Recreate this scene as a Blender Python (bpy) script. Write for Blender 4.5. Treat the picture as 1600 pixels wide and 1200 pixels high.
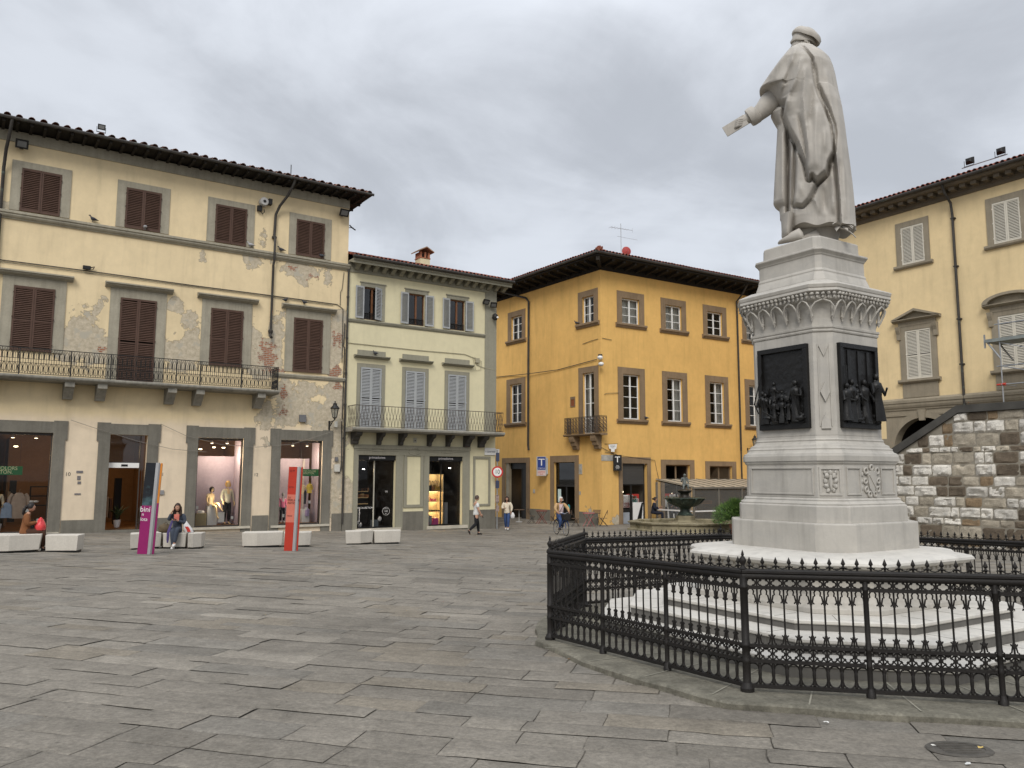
import bpy, bmesh, math, random
import numpy as np
from mathutils import Vector, Matrix, Euler
from mathutils import noise as mnoise
PI = math.pi
random.seed(7)
for b in list(bpy.data.objects): bpy.data.objects.remove(b)
SC = bpy.context.scene
COL = SC.collection
ZB = {}          # base height of every thing that has parts

def rad(a): return math.radians(a)
def lerp(a, b, t): return a + (b - a) * t
def sstep(a, b, x):
    t = min(1.0, max(0.0, (x - a) / (b - a))); return t * t * (3 - 2 * t)

# ------------------------------------------------------------------ mesh builder
class MB:
    def __init__(s):
        s.v = []; s.f = []; s.m = []; s.att = None
    def add(s, vs, fs, mi=0):
        o = len(s.v); s.v.extend([tuple(p) for p in vs])
        for f in fs:
            s.f.append(tuple(i + o for i in f)); s.m.append(mi)
        return s
    def quad(s, a, b, c, d, mi=0): return s.add([a, b, c, d], [(0, 1, 2, 3)], mi)
    def box(s, x0, x1, y0, y1, z0, z1, mi=0):
        v = [(x0,y0,z0),(x1,y0,z0),(x1,y1,z0),(x0,y1,z0),(x0,y0,z1),(x1,y0,z1),(x1,y1,z1),(x0,y1,z1)]
        return s.add(v, [(0,3,2,1),(4,5,6,7),(0,1,5,4),(1,2,6,5),(2,3,7,6),(3,0,4,7)], mi)
    def obox(s, c, d, half_d, up, half_u, half_w, mi=0):
        """box oriented along direction d"""
        d = Vector(d).normalized(); w = d.cross(Vector(up))
        if w.length < 1e-6: w = d.cross(Vector((1, 0, 0)))
        w.normalize(); u = w.cross(d).normalized(); c = Vector(c)
        v = []
        for sz in (-1, 1):
            for sx, sy in ((-1,-1),(1,-1),(1,1),(-1,1)):
                v.append(c + d*half_d*sx + w*half_w*sy + u*half_u*sz)
        return s.add(v, [(0,3,2,1),(4,5,6,7),(0,1,5,4),(1,2,6,5),(2,3,7,6),(3,0,4,7)], mi)
    def prism_x(s, poly, x0, x1, mi=0):
        """poly of (y,z) extruded along x"""
        n = len(poly)
        v = [(x0, p[0], p[1]) for p in poly] + [(x1, p[0], p[1]) for p in poly]
        f = [(i, (i+1) % n, n+(i+1) % n, n+i) for i in range(n)]
        f += [tuple(range(n))[::-1], tuple(range(n, 2*n))]
        return s.add(v, f, mi)
    def prism_y(s, poly, y0, y1, mi=0):
        """poly of (x,z) extruded along y"""
        n = len(poly)
        v = [(p[0], y0, p[1]) for p in poly] + [(p[0], y1, p[1]) for p in poly]
        f = [(i, n+i, n+(i+1) % n, (i+1) % n) for i in range(n)]
        f += [tuple(range(n)), tuple(range(n, 2*n))[::-1]]
        return s.add(v, f, mi)
    def prism_z(s, poly, z0, z1, mi=0):
        n = len(poly)
        v = [(p[0], p[1], z0) for p in poly] + [(p[0], p[1], z1) for p in poly]
        f = [(i, (i+1) % n, n+(i+1) % n, n+i) for i in range(n)]
        f += [tuple(range(n))[::-1], tuple(range(n, 2*n))]
        return s.add(v, f, mi)
    def lathe(s, prof, n=16, c=(0,0,0), sx=1, sy=1, mi=0, wob=None):
        v = []; f = []; m = len(prof)
        for (r, z) in prof:
            for k in range(n):
                a = 2*PI*k/n; q = r*(wob(a, z) if wob else 1)
                v.append((c[0]+q*sx*math.cos(a), c[1]+q*sy*math.sin(a), c[2]+z))
        for i in range(m-1):
            for k in range(n):
                f.append((i*n+k, i*n+(k+1) % n, (i+1)*n+(k+1) % n, (i+1)*n+k))
        if prof[0][0] > 1e-5: f.append(tuple(range(n))[::-1])
        if prof[-1][0] > 1e-5: f.append(tuple((m-1)*n+k for k in range(n)))
        return s.add(v, f, mi)
    def tube(s, path, r, n=6, mi=0, closed=False, flat=1.0, up=None):
        P = [Vector(p) for p in path]; m = len(P)
        R = r if isinstance(r, (list, tuple)) else [r]*m
        v = []; f = []; prev = None
        for i in range(m):
            if closed: t = P[(i+1) % m]-P[i-1]
            else: t = P[min(i+1, m-1)]-P[max(i-1, 0)]
            if t.length < 1e-9: t = Vector((0,0,1))
            t.normalize()
            if prev is None:
                a = Vector(up) if up else (Vector((0,0,1)) if abs(t.z) < .9 else Vector((0,1,0)))
            else: a = prev
            x = (a - t*a.dot(t))
            if x.length < 1e-6: x = t.orthogonal()
            x.normalize(); prev = x; y = t.cross(x)
            for k in range(n):
                an = 2*PI*k/n
                v.append(P[i] + x*R[i]*math.cos(an) + y*R[i]*flat*math.sin(an))
        for i in range(m if closed else m-1):
            j = (i+1) % m
            for k in range(n):
                f.append((i*n+k, i*n+(k+1) % n, j*n+(k+1) % n, j*n+k))
        if not closed:
            f.append(tuple(range(n))[::-1]); f.append(tuple((m-1)*n+k for k in range(n)))
        return s.add(v, f, mi)
    def ball(s, c, rx, ry=None, rz=None, n=10, m=7, mi=0, noise=0, seed=0):
        ry = ry or rx; rz = rz or rx
        v = [(c[0], c[1], c[2]-rz)]; f = []
        for i in range(1, m):
            ph = -PI/2 + PI*i/m
            for k in range(n):
                a = 2*PI*k/n
                p = Vector((math.cos(ph)*math.cos(a), math.cos(ph)*math.sin(a), math.sin(ph)))
                q = 1 + (noise*mnoise.noise(p*2.3+Vector((seed*3.1, seed, 0))) if noise else 0)
                v.append((c[0]+rx*p.x*q, c[1]+ry*p.y*q, c[2]+rz*p.z*q))
        v.append((c[0], c[1], c[2]+rz)); L = len(v)-1
        for k in range(n):
            f.append((0, 1+(k+1) % n, 1+k)); f.append((L, L-n+k, L-n+(k+1) % n))
        for i in range(m-2):
            for k in range(n):
                f.append((1+i*n+k, 1+i*n+(k+1) % n, 1+(i+1)*n+(k+1) % n, 1+(i+1)*n+k))
        return s.add(v, f, mi)
    def loft(s, rings, mi=0, cap=True, closed=True):
        n = len(rings[0]); v = [p for r in rings for p in r]; f = []
        for i in range(len(rings)-1):
            for k in range(n if closed else n-1):
                f.append((i*n+k, i*n+(k+1) % n, (i+1)*n+(k+1) % n, (i+1)*n+k))
        if cap and closed:
            f.append(tuple(range(n))[::-1]); f.append(tuple((len(rings)-1)*n+k for k in range(n)))
        return s.add(v, f, mi)
    def join(s, o, M=None, mi=None):
        off = len(s.v)
        for p in o.v: s.v.append(tuple(M @ Vector(p)) if M else p)
        for f, m in zip(o.f, o.m):
            s.f.append(tuple(i+off for i in f)); s.m.append(m if mi is None else mi)
        return s
    def mesh(s, name, mats, dz=0.0, smooth=None):
        me = bpy.data.meshes.new(name)
        vs = s.v if dz == 0 else [(p[0], p[1], p[2]-dz) for p in s.v]
        me.from_pydata([tuple(map(float, p)) for p in vs], [], s.f)
        for mt in (mats if isinstance(mats, (list, tuple)) else [mats]): me.materials.append(mt)
        me.polygons.foreach_set('material_index', s.m)
        if s.att:
            for an, vals in s.att.items():
                if len(vals) and isinstance(vals[0], (tuple, list)):
                    a = me.color_attributes.new(an, 'FLOAT_COLOR', 'POINT')
                    a.data.foreach_set('color', [c for t in vals for c in t])
                else:
                    a = me.attributes.new(an, 'FLOAT', 'POINT'); a.data.foreach_set('value', vals)
        me.update()
        if smooth is not None:
            me.shade_smooth()
            if smooth < 180: me.set_sharp_from_angle(angle=rad(smooth))
        return me
    def build(s, name, mats, parent=None, smooth=None, loc=(0,0,0), rotz=0, bev=0):
        dz = ZB.get(parent.name, 0.0) if parent is not None and loc == (0,0,0) else 0.0
        return link(name, s.mesh(name, mats, dz, smooth), parent, loc, rotz, bev)

def link(name, me, parent=None, loc=(0,0,0), rotz=0, bev=0):
    o = bpy.data.objects.new(name, me); COL.objects.link(o)
    if parent is not None:
        o.parent = parent
        if loc != (0,0,0): loc = (loc[0], loc[1], loc[2]-ZB.get(parent.name, 0.0))
    o.location = loc; o.rotation_euler = (0, 0, rotz)
    ZB[o.name] = ZB.get(parent.name, 0.0) if parent is not None and loc == (0,0,0) else 0.0
    if bev:
        b = o.modifiers.new('edge', 'BEVEL'); b.width = bev; b.segments = 2; b.limit_method = 'ANGLE'; b.angle_limit = rad(35)
        b.harden_normals = False
    return o

def tag(o, label, cat, group=None):
    o['label'] = label; o['category'] = cat
    if group: o['group'] = group
    return o
def struct(o, kind='structure'):
    o['kind'] = kind; return o
def thing(name, label, cat, loc, rotz=0, group=None, localz=True):
    """Empty at the thing's base.  localz: children are modelled from z=0 at the base;
    otherwise children carry world heights and the base height is subtracted."""
    o = bpy.data.objects.new(name, None); COL.objects.link(o)
    o.empty_display_size = .3; o.location = loc; o.rotation_euler = (0, 0, rotz)
    tag(o, label, cat, group)
    ZB[o.name] = 0.0 if localz else loc[2]
    return o
def dup(root, loc, rotz=None, label=None, group=None):
    r = root.copy(); COL.objects.link(r); r.location = loc
    if rotz is not None: r.rotation_euler = (0, 0, rotz)
    if label: r['label'] = label
    if group: r['group'] = group
    for ch in list(root.children):
        c = ch.copy(); COL.objects.link(c); c.parent = r
        for g in list(ch.children):
            d = g.copy(); COL.objects.link(d); d.parent = c
    return r

def text_mesh(s, size, mat, align='CENTER', ext=.002, sx=1.0, lines=1.0):
    cu = bpy.data.curves.new('lettering', 'FONT'); cu.body = s; cu.size = size; cu.align_x = align; cu.align_y = 'CENTER'
    cu.extrude = ext; cu.space_line = lines
    o = bpy.data.objects.new('lettering', cu); COL.objects.link(o)
    dg = bpy.context.evaluated_depsgraph_get(); dg.update()
    me = bpy.data.meshes.new_from_object(o.evaluated_get(dg))
    bpy.data.objects.remove(o)
    M = Matrix.Rotation(PI/2, 4, 'X') @ Matrix.Diagonal((sx, 1, 1, 1))
    me.transform(M); me.materials.clear(); me.materials.append(mat)
    return me
def lettering(s, size, mat, parent, loc, align='CENTER', rotz=0, sx=1.0, lines=1.0, name='lettering'):
    """text standing upright, read from the -y side"""
    return link(name, text_mesh(s, size, mat, align, .002, sx, lines), parent, loc, rotz)

# ------------------------------------------------------------------ materials
class NT:
    def __init__(s, tree): s.t = tree; s.t.nodes.clear()
    def n(s, typ, **kw):
        nd = s.t.nodes.new(typ)
        for k, v in kw.items():
            if k.startswith('i_'):
                key = k[2:]; key = int(key) if key.isdigit() else key.replace('_', ' ')
                nd.inputs[key].default_value = v
            else: setattr(nd, k, v)
        return nd
    def l(s, a, b): s.t.links.new(a, b)
    def math(s, op, a, b=None, c=None, clamp=False):
        nd = s.n('ShaderNodeMath', operation=op, use_clamp=clamp)
        for i, x in enumerate((a, b, c)):
            if x is None: continue
            if isinstance(x, (int, float)): nd.inputs[i].default_value = x
            else: s.l(x, nd.inputs[i])
        return nd.outputs[0]
    def mix(s, f, a, b, blend='MIX'):
        nd = s.n('ShaderNodeMix', data_type='RGBA', blend_type=blend)
        for i, x in ((0, f), (6, a), (7, b)):
            if isinstance(x, (int, float)): nd.inputs[i].default_value = x
            elif isinstance(x, (tuple, list)): nd.inputs[i].default_value = tuple(x)+((1,) if len(x) == 3 else ())
            else: s.l(x, nd.inputs[i])
        return nd.outputs[2]
    def noise(s, vec, scale, detail=4, rough=.55, dist=0):
        nd = s.n('ShaderNodeTexNoise'); nd.inputs['Scale'].default_value = scale
        nd.inputs['Detail'].default_value = detail; nd.inputs['Roughness'].default_value = rough
        nd.inputs['Distortion'].default_value = dist
        if vec is not None: s.l(vec, nd.inputs['Vector'])
        return nd.outputs['Fac']
    def mapr(s, x, a, b, c=0, d=1, smooth=False):
        nd = s.n('ShaderNodeMapRange'); nd.clamp = True
        if smooth: nd.interpolation_type = 'SMOOTHSTEP'
        s.l(x, nd.inputs[0])
        for i, q in enumerate((a, b, c, d)): nd.inputs[i+1].default_value = q
        return nd.outputs[0]
    def scale(s, vec, sc):
        nd = s.n('ShaderNodeMapping'); nd.inputs['Scale'].default_value = sc; s.l(vec, nd.inputs['Vector']); return nd.outputs[0]

MATS = {}
def M(name, col, rough=.8, var=.12, vs=1.5, bump=.0, bs=40, metal=0, streak=0, spec=.3, fine=.06, dirt=None, coat=0):
    if name in MATS: return MATS[name]
    m = bpy.data.materials.new(name); m.use_nodes = True; t = NT(m.node_tree)
    out = t.n('ShaderNodeOutputMaterial'); p = t.n('ShaderNodeBsdfPrincipled'); t.l(p.outputs[0], out.inputs[0])
    p.inputs['Roughness'].default_value = rough; p.inputs['Metallic'].default_value = metal
    p.inputs['Specular IOR Level'].default_value = spec
    if coat: p.inputs['Coat Weight'].default_value = coat
    co = t.n('ShaderNodeTexCoord').outputs['Object']
    oi = t.n('ShaderNodeObjectInfo')
    vadd = t.n('ShaderNodeVectorMath', operation='ADD'); t.l(co, vadd.inputs[0])
    mul = t.math('MULTIPLY', oi.outputs['Random'], 17.0); cx = t.n('ShaderNodeCombineXYZ'); t.l(mul, cx.inputs[0]); t.l(mul, cx.inputs[2]); t.l(cx.outputs[0], vadd.inputs[1])
    vec = vadd.outputs[0]
    c = tuple(col)
    a = t.mapr(t.noise(vec, vs, 5, .6), .3, .7, 1-var, 1+var)
    b = t.mapr(t.noise(vec, vs*14, 3, .6), .3, .7, 1-fine, 1+fine)
    f = t.math('MULTIPLY', a, b)
    if streak:
        sv = t.scale(vec, (6, 6, .35)); f = t.math('MULTIPLY', f, t.mapr(t.noise(sv, 1.2, 4, .6), .42, .72, 1, 1-streak))
    vm = t.n('ShaderNodeVectorMath', operation='SCALE'); vm.inputs[0].default_value = c; t.l(f, vm.inputs['Scale'])
    colr = vm.outputs[0]
    if dirt:
        colr = t.mix(t.mapr(t.noise(vec, dirt[1], 6, .65), dirt[2], dirt[2]+.12), colr, dirt[0])
    t.l(colr, p.inputs['Base Color'])
    if bump:
        bn = t.n('ShaderNodeBump'); bn.inputs['Strength'].default_value = bump; bn.inputs['Distance'].default_value = .02
        t.l(t.noise(vec, bs, 5, .6), bn.inputs['Height']); t.l(bn.outputs[0], p.inputs['Normal'])
    MATS[name] = m; return m
def emit(name, col, s):
    if name in MATS: return MATS[name]
    m = bpy.data.materials.new(name); m.use_nodes = True; t = NT(m.node_tree)
    out = t.n('ShaderNodeOutputMaterial'); e = t.n('ShaderNodeEmission'); e.inputs[0].default_value = tuple(col)+(1,); e.inputs[1].default_value = s
    t.l(e.outputs[0], out.inputs[0]); MATS[name] = m; return m
def glass(name, tint=(.9,.93,.92), refl=.10, grime=0.0):
    if name in MATS: return MATS[name]
    m = bpy.data.materials.new(name); m.use_nodes = True; t = NT(m.node_tree)
    out = t.n('ShaderNodeOutputMaterial'); tr = t.n('ShaderNodeBsdfTransparent'); tr.inputs[0].default_value = tuple(tint)+(1,)
    gl = t.n('ShaderNodeBsdfGlossy'); gl.inputs['Roughness'].default_value = .02
    fr = t.n('ShaderNodeFresnel'); fr.inputs[0].default_value = 1.5
    f = t.math('ADD', t.math('MULTIPLY', fr.outputs[0], .75), refl, clamp=True)
    mx = t.n('ShaderNodeMixShader'); t.l(f, mx.inputs[0]); t.l(tr.outputs[0], mx.inputs[1]); t.l(gl.outputs[0], mx.inputs[2])
    sh = mx.outputs[0]
    if grime:
        di = t.n('ShaderNodeBsdfDiffuse'); di.inputs[0].default_value = (.5,.5,.48,1)
        m2 = t.n('ShaderNodeMixShader'); m2.inputs[0].default_value = grime; t.l(sh, m2.inputs[1]); t.l(di.outputs[0], m2.inputs[2]); sh = m2.outputs[0]
    t.l(sh, out.inputs[0]); MATS[name] = m; return m

def gz(x, y):
    """height of the square: it falls away from the camera and rises to the left"""
    ye = y if y < 38 else 38 + 2*(1-math.exp(-(y-38)/2))
    z = -.016*min(x, 0) - .028*ye
    r = math.hypot(x-4.1, y-10.3)
    return z - .065*(1-sstep(5.5, 13, r))
ROLL = .16
SKY_OFF = (1.3, .4, 0); SKY_DARK = (.44, .462, .50); SKY_LIGHT = (.625, .655, .705); SKY_ZEN = 1.4; SKY_GAIN = .92
SUN_E = 1.5; EXPO = 0.42
# ------------------------------------------------------------------ camera, sky, sun
cam = bpy.data.cameras.new('camera'); cam.sensor_fit = 'HORIZONTAL'; cam.sensor_width = 36.0
cam.lens = 1249/1600*36.0; cam.clip_start = .05; cam.clip_end = 3000
co = bpy.data.objects.new('camera', cam); COL.objects.link(co)
co.location = (0, 0, 1.65)
co.rotation_euler = (Matrix.Rotation(rad(90+6.55), 3, 'X') @ Matrix.Rotation(rad(ROLL), 3, 'Z')).to_euler()
SC.camera = co

SUN_EL, SUN_AZ = rad(41), rad(188)        # azimuth measured clockwise from +y (behind the camera)
w = bpy.data.worlds.new('World'); SC.world = w; w.use_nodes = True
t = NT(w.node_tree)
out = t.n('ShaderNodeOutputWorld')
sky = t.n('ShaderNodeTexSky', sky_type='NISHITA', sun_disc=False, sun_elevation=SUN_EL, sun_rotation=SUN_AZ, air_density=1.0, dust_density=3.0)
bg1 = t.n('ShaderNodeBackground'); bg1.inputs[1].default_value = .10; t.l(sky.outputs[0], bg1.inputs[0])
d = t.n('ShaderNodeTexCoord').outputs['Generated']
sp = t.n('ShaderNodeSeparateXYZ'); t.l(d, sp.inputs[0])
zc = t.math('MAXIMUM', sp.outputs[2], 0.0)
den = t.math('ADD', zc, .22)
cb = t.n('ShaderNodeCombineXYZ'); t.l(t.math('DIVIDE', sp.outputs[0], den), cb.inputs[0]); t.l(t.math('DIVIDE', sp.outputs[1], den), cb.inputs[1])
cv = t.scale(cb.outputs[0], (1.0, .75, 1)); 
rot = t.n('ShaderNodeMapping'); rot.inputs['Rotation'].default_value = (0, 0, rad(-28)); rot.inputs['Scale'].default_value = (1.0, 1.25, 1); rot.inputs['Location'].default_value = SKY_OFF; t.l(cv, rot.inputs['Vector'])
n1 = t.noise(rot.outputs[0], 1.25, 9, .56, .9)
n2 = t.noise(rot.outputs[0], 2.6, 8, .55, .4)
nn = t.math('ADD', t.math('MULTIPLY', n1, .58), t.math('MULTIPLY', n2, .42))
cm = t.mapr(nn, .38, .62, 0, 1, True)
cc = t.mix(cm, SKY_DARK, SKY_LIGHT)
grad = t.math('ADD', t.math('MULTIPLY', t.mapr(zc, .45, 1.0, 0, 1), SKY_ZEN), 1.0)   # overcast sky: brighter towards the zenith, above the picture
bg2 = t.n('ShaderNodeBackground'); t.l(cc, bg2.inputs[0]); t.l(t.math('MULTIPLY', grad, SKY_GAIN), bg2.inputs[1])
mx = t.n('ShaderNodeMixShader'); mx.inputs[0].default_value = .9
t.l(bg1.outputs[0], mx.inputs[1]); t.l(bg2.outputs[0], mx.inputs[2]); t.l(mx.outputs[0], out.inputs[0])

sl = bpy.data.lights.new('sun', 'SUN'); sl.energy = SUN_E; sl.angle = rad(24); sl.color = (1, .965, .91)
so = bpy.data.objects.new('sun', sl); COL.objects.link(so)
ld = Vector((math.sin(SUN_AZ)*math.cos(SUN_EL), math.cos(SUN_AZ)*math.cos(SUN_EL), math.sin(SUN_EL)))
so.rotation_euler = (-ld).to_track_quat('-Z', 'Y').to_euler(); so.location = ld*60
SC.view_settings.view_transform = 'Standard'; SC.view_settings.look = 'None'
SC.view_settings.exposure = EXPO; SC.view_settings.gamma = 1.0
SC.cycles.max_bounces = 8; SC.cycles.diffuse_bounces = 4; SC.cycles.transparent_max_bounces = 16; SC.cycles.glossy_bounces = 3
SC.cycles.caustics_reflective = False; SC.cycles.caustics_refractive = False
SC.cycles.sample_clamp_indirect = 6.0

# ------------------------------------------------------------------ the square: base sheet and stone slabs
def stone_mat(name, base, lo, hi, attr=True, bumpd=.006):
    m = bpy.data.materials.new(name); m.use_nodes = True; t = NT(m.node_tree)
    out = t.n('ShaderNodeOutputMaterial'); p = t.n('ShaderNodeBsdfPrincipled'); t.l(p.outputs[0], out.inputs[0])
    co = t.n('ShaderNodeTexCoord').outputs['Object']
    if attr:
        at = t.n('ShaderNodeAttribute', attribute_name='tone'); c = at.outputs['Color']
    else:
        rg = t.n('ShaderNodeRGB'); rg.outputs[0].default_value = tuple(base)+(1,); c = rg.outputs[0]
    big = t.mapr(t.noise(co, .30, 5, .65), .3, .7, .80, 1.16)
    med = t.mapr(t.noise(co, 3.0, 6, .68), .28, .72, lo, hi)
    fin = t.math('MULTIPLY', t.mapr(t.noise(co, 30, 5, .75), .3, .7, .70, 1.24), t.mapr(t.noise(co, 13, 4, .7), .3, .7, .86, 1.12))
    f = t.math('MULTIPLY', t.math('MULTIPLY', big, med), fin)
    vm = t.n('ShaderNodeVectorMath', operation='SCALE'); t.l(c, vm.inputs[0]); t.l(f, vm.inputs['Scale'])
    spot = t.math('ADD', t.mapr(t.noise(co, 9, 3, .5), .68, .76, 0, .35), t.mapr(t.noise(co, 55, 3, .6), .66, .72, 0, .5))
    c2 = t.mix(spot, vm.outputs[0], (.035, .033, .030))
    t.l(c2, p.inputs['Base Color'])
    t.l(t.mapr(t.noise(co, 2.0, 4, .6), .3, .7, .70, .92), p.inputs['Roughness']); p.inputs['Specular IOR Level'].default_value = .22
    b1 = t.n('ShaderNodeBump'); b1.inputs['Strength'].default_value = 1.0; b1.inputs['Distance'].default_value = bumpd
    hh = t.math('ADD', t.noise(co, 22, 6, .68), t.math('MULTIPLY', t.noise(co, 120, 3, .6), .35))
    t.l(hh, b1.inputs['Height']); t.l(b1.outputs[0], p.inputs['Normal'])
    return m
m_slab = stone_mat('paving stone', (.2,.2,.2), .80, 1.20, True, .011)
m_joint = stone_mat('paving joints', (.135,.121,.099), .4, 1.6, False)

def ground_sheet():
    xs = sorted(set([-400, -150, -70, 150, 400, 70] + list(np.arange(-40, 41, 2.0))))
    ys = sorted(set([-60, -20, -8, 90, 140, 250, 600] + list(np.arange(-4, 62, 2.0))))
    b = MB(); nx = len(xs)
    for y in ys:
        for x in xs:
            b.v.append((x, y, gz(max(-40, min(40, x)), max(-20, min(60, y))) - .012))
    for j in range(len(ys)-1):
        for i in range(nx-1):
            b.f.append((j*nx+i, j*nx+i+1, (j+1)*nx+i+1, (j+1)*nx+i)); b.m.append(0)
    return struct(b.build('ground', m_joint, smooth=180))
ground_sheet()

def paving():
    rnd = random.Random(3)
    hd = rad(-13); ca, sa = math.cos(hd), math.sin(hd)
    b = MB(); tones = []
    def W(p, q): return (p*ca - q*sa, p*sa + q*ca)
    q = -2.0
    while q < 66:
        rh = rnd.choice((.28, .32, .36, .40, .45)); p = -34 + rnd.random()
        while p < 40:
            L = rnd.uniform(.45, 1.25)
            cx, cy = W(p+L/2, q+rh/2)
            u = 800 + 1249*cx/max(cy, .5)
            keep = 1.5 < cy < 56 and -260-900/max(cy,1) < u < 1860+900/max(cy,1)
            # nothing behind the facades or inside the railing
            if keep and ((-(cx+15.51)*.562+(cy-32.79)*.827) > .3 and cx < -.5): keep = False
            if keep and math.hypot(cx-4.33, cy-10.38) < 3.3: keep = False
            if keep:
                near = cy < 17
                g = rnd.uniform(.002, .006) if near else .005
                x0, x1, y0, y1 = p+g, p+L-g, q+g, q+rh-g
                base = rnd.gauss(1, .06)
                wc = rnd.random()
                tone = (.204, .184, .153) if wc < .72 else ((.194, .178, .151) if wc < .90 else (.212, .186, .147))
                if rnd.random() < .04: base *= 1.16
                if rnd.random() < .06: base *= .88
                tone = tuple(c*base for c in tone)+(1,)
                dz = rnd.uniform(-.006, .006); tx = rnd.uniform(-.004, .004); ty = rnd.uniform(-.006, .006)
                nx, ny = (max(3, int(L/.16)), 4) if near else (2, 1)
                jt = .012 if near else .004
                o = len(b.v)
                inset = .011
                cols = [0]+[inset+(L-2*g-2*inset)*i/nx for i in range(nx+1)]+[L-2*g]
                rows = [0]+[inset+(rh-2*g-2*inset)*i/ny for i in range(ny+1)]+[rh-2*g]
                for jj, ry in enumerate(rows):
                    for ii, rx in enumerate(cols):
                        edge = ii in (0, len(cols)-1) or jj in (0, len(rows)-1)
                        X, Y = x0+rx, y0+ry
                        if near:
                            X += jt*mnoise.noise(Vector((X*5, Y*5, q))); Y += jt*1.3*mnoise.noise(Vector((X*4, Y*4, q+40)))
                        wx, wy = W(X, Y)
                        z = gz(wx, wy)+dz+tx*(rx-L/2)+ty*(ry-rh/2)
                        if near: z += .0055*mnoise.noise(Vector((wx*3.2, wy*3.2, 1.7)))+.003*mnoise.noise(Vector((wx*9, wy*9, 4.7)))
                        if edge: z -= .0055
                        b.v.append((wx, wy, z)); tones.append(tone)
                nc = len(cols)
                for jj in range(len(rows)-1):
                    for ii in range(nc-1):
                        b.f.append((o+jj*nc+ii, o+jj*nc+ii+1, o+(jj+1)*nc+ii+1, o+(jj+1)*nc+ii)); b.m.append(0)
            p += L
        q += rh
    b.att = {'tone': tones}
    return struct(b.build('square_paving', m_slab, smooth=40))
paving()
# ------------------------------------------------------------------ building materials
def plaster_mat(name, col, low=None, lowz=3.8, base=0.0, stain=.18, peel=True, bumps=.25):
    m = bpy.data.materials.new(name); m.use_nodes = True; t = NT(m.node_tree)
    out = t.n('ShaderNodeOutputMaterial'); p = t.n('ShaderNodeBsdfPrincipled'); t.l(p.outputs[0], out.inputs[0])
    p.inputs['Roughness'].default_value = .9; p.inputs['Specular IOR Level'].default_value = .15
    co = t.n('ShaderNodeTexCoord').outputs['Object']
    sp = t.n('ShaderNodeSeparateXYZ'); t.l(co, sp.inputs[0])
    c = tuple(col)
    f = t.math('MULTIPLY', t.mapr(t.noise(co, .45, 5, .62), .3, .7, 1-stain*.6, 1+stain*.45), t.mapr(t.noise(co, 3.1, 5, .65), .3, .7, .955, 1.04))
    sv = t.scale(co, (2.3, 2.3, .3)); f = t.math('MULTIPLY', f, t.mapr(t.noise(sv, 1.0, 5, .62), .5, .78, 1, 1-stain))
    if low:
        cm = t.mix(t.mapr(t.math('ADD', sp.outputs[2], t.math('MULTIPLY', t.noise(co, 1.2, 3), .5)), lowz-base, lowz-base+.5, 0, 1, True), low, c)
    else:
        r = t.n('ShaderNodeRGB'); r.outputs[0].default_value = c+(1,); cm = r.outputs[0]
    vm = t.n('ShaderNodeVectorMath', operation='SCALE'); t.l(cm, vm.inputs[0]); t.l(f, vm.inputs['Scale'])
    col_o = vm.outputs[0]
    # faded, rubbed and stained marks of their own shape
    col_o = t.mix(t.mapr(t.noise(co, 1.7, 6, .7), .66, .74, 0, .22), col_o, (c[0]*.62, c[1]*.6, c[2]*.62))
    h = t.noise(co, 26, 5, .65)
    if peel:
        a = t.n('ShaderNodeAttribute', attribute_name='peel').outputs['Fac']
        bk = t.n('ShaderNodeAttribute', attribute_name='brick').outputs['Fac']
        n1 = t.noise(co, 1.5, 7, .6, .3); n2 = t.noise(co, 4.2, 6, .62)
        e = t.math('ADD', a, t.math('MULTIPLY', t.math('SUBTRACT', t.math('ADD', t.math('MULTIPLY', n1, .7), t.math('MULTIPLY', n2, .3)), .5), 3.2))
        pm = t.mapr(e, .30, .325)
        rim = t.math('MULTIPLY', t.mapr(e, .23, .30), t.mapr(e, .345, .31))
        under = t.mix(t.mapr(t.noise(co, 6, 6, .7), .35, .68), (.38, .325, .235), (.60, .52, .39))
        under = t.mix(t.mapr(t.noise(co, 2.2, 3, .6), .56, .62), under, (.43, .39, .31))
        br = t.n('ShaderNodeTexBrick'); br.inputs['Scale'].default_value = 1.0; br.inputs['Brick Width'].default_value = .26; br.inputs['Row Height'].default_value = .085
        br.inputs['Mortar Size'].default_value = .016; br.inputs['Color1'].default_value = (.36, .135, .07, 1); br.inputs['Color2'].default_value = (.24, .11, .065, 1); br.inputs['Mortar'].default_value = (.34, .30, .24, 1)
        sw = t.n('ShaderNodeCombineXYZ'); t.l(sp.outputs[0], sw.inputs[0]); t.l(sp.outputs[2], sw.inputs[1]); t.l(sw.outputs[0], br.inputs['Vector'])
        bm_ = t.mapr(t.math('ADD', bk, t.math('MULTIPLY', t.math('SUBTRACT', t.noise(co, 3.6, 6, .7), .5), 2.8)), .42, .50)
        under = t.mix(bm_, under, br.outputs['Color'])
        col_o = t.mix(pm, col_o, under)
        col_o = t.mix(t.math('MULTIPLY', rim, .55), col_o, (.12, .10, .08))
        h = t.math('ADD', t.math('MULTIPLY', h, .5), t.math('MULTIPLY', t.math('SUBTRACT', 1.0, pm), 1.6))
        h = t.math('ADD', h, t.math('MULTIPLY', pm, t.noise(co, 14, 6, .7)))
    t.l(col_o, p.inputs['Base Color'])
    b1 = t.n('ShaderNodeBump'); b1.inputs['Strength'].default_value = bumps; b1.inputs['Distance'].default_value = .03
    t.l(h, b1.inputs['Height']); t.l(b1.outputs[0], p.inputs['Normal'])
    return m
pl_L = plaster_mat('peeling yellow plaster', (.74, .60, .375), (.71, .59, .435), 3.9, -.67, .16)
pl_G = plaster_mat('cream plaster', (.66, .60, .40), None, 0, 0, .09, True, .12)
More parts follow.
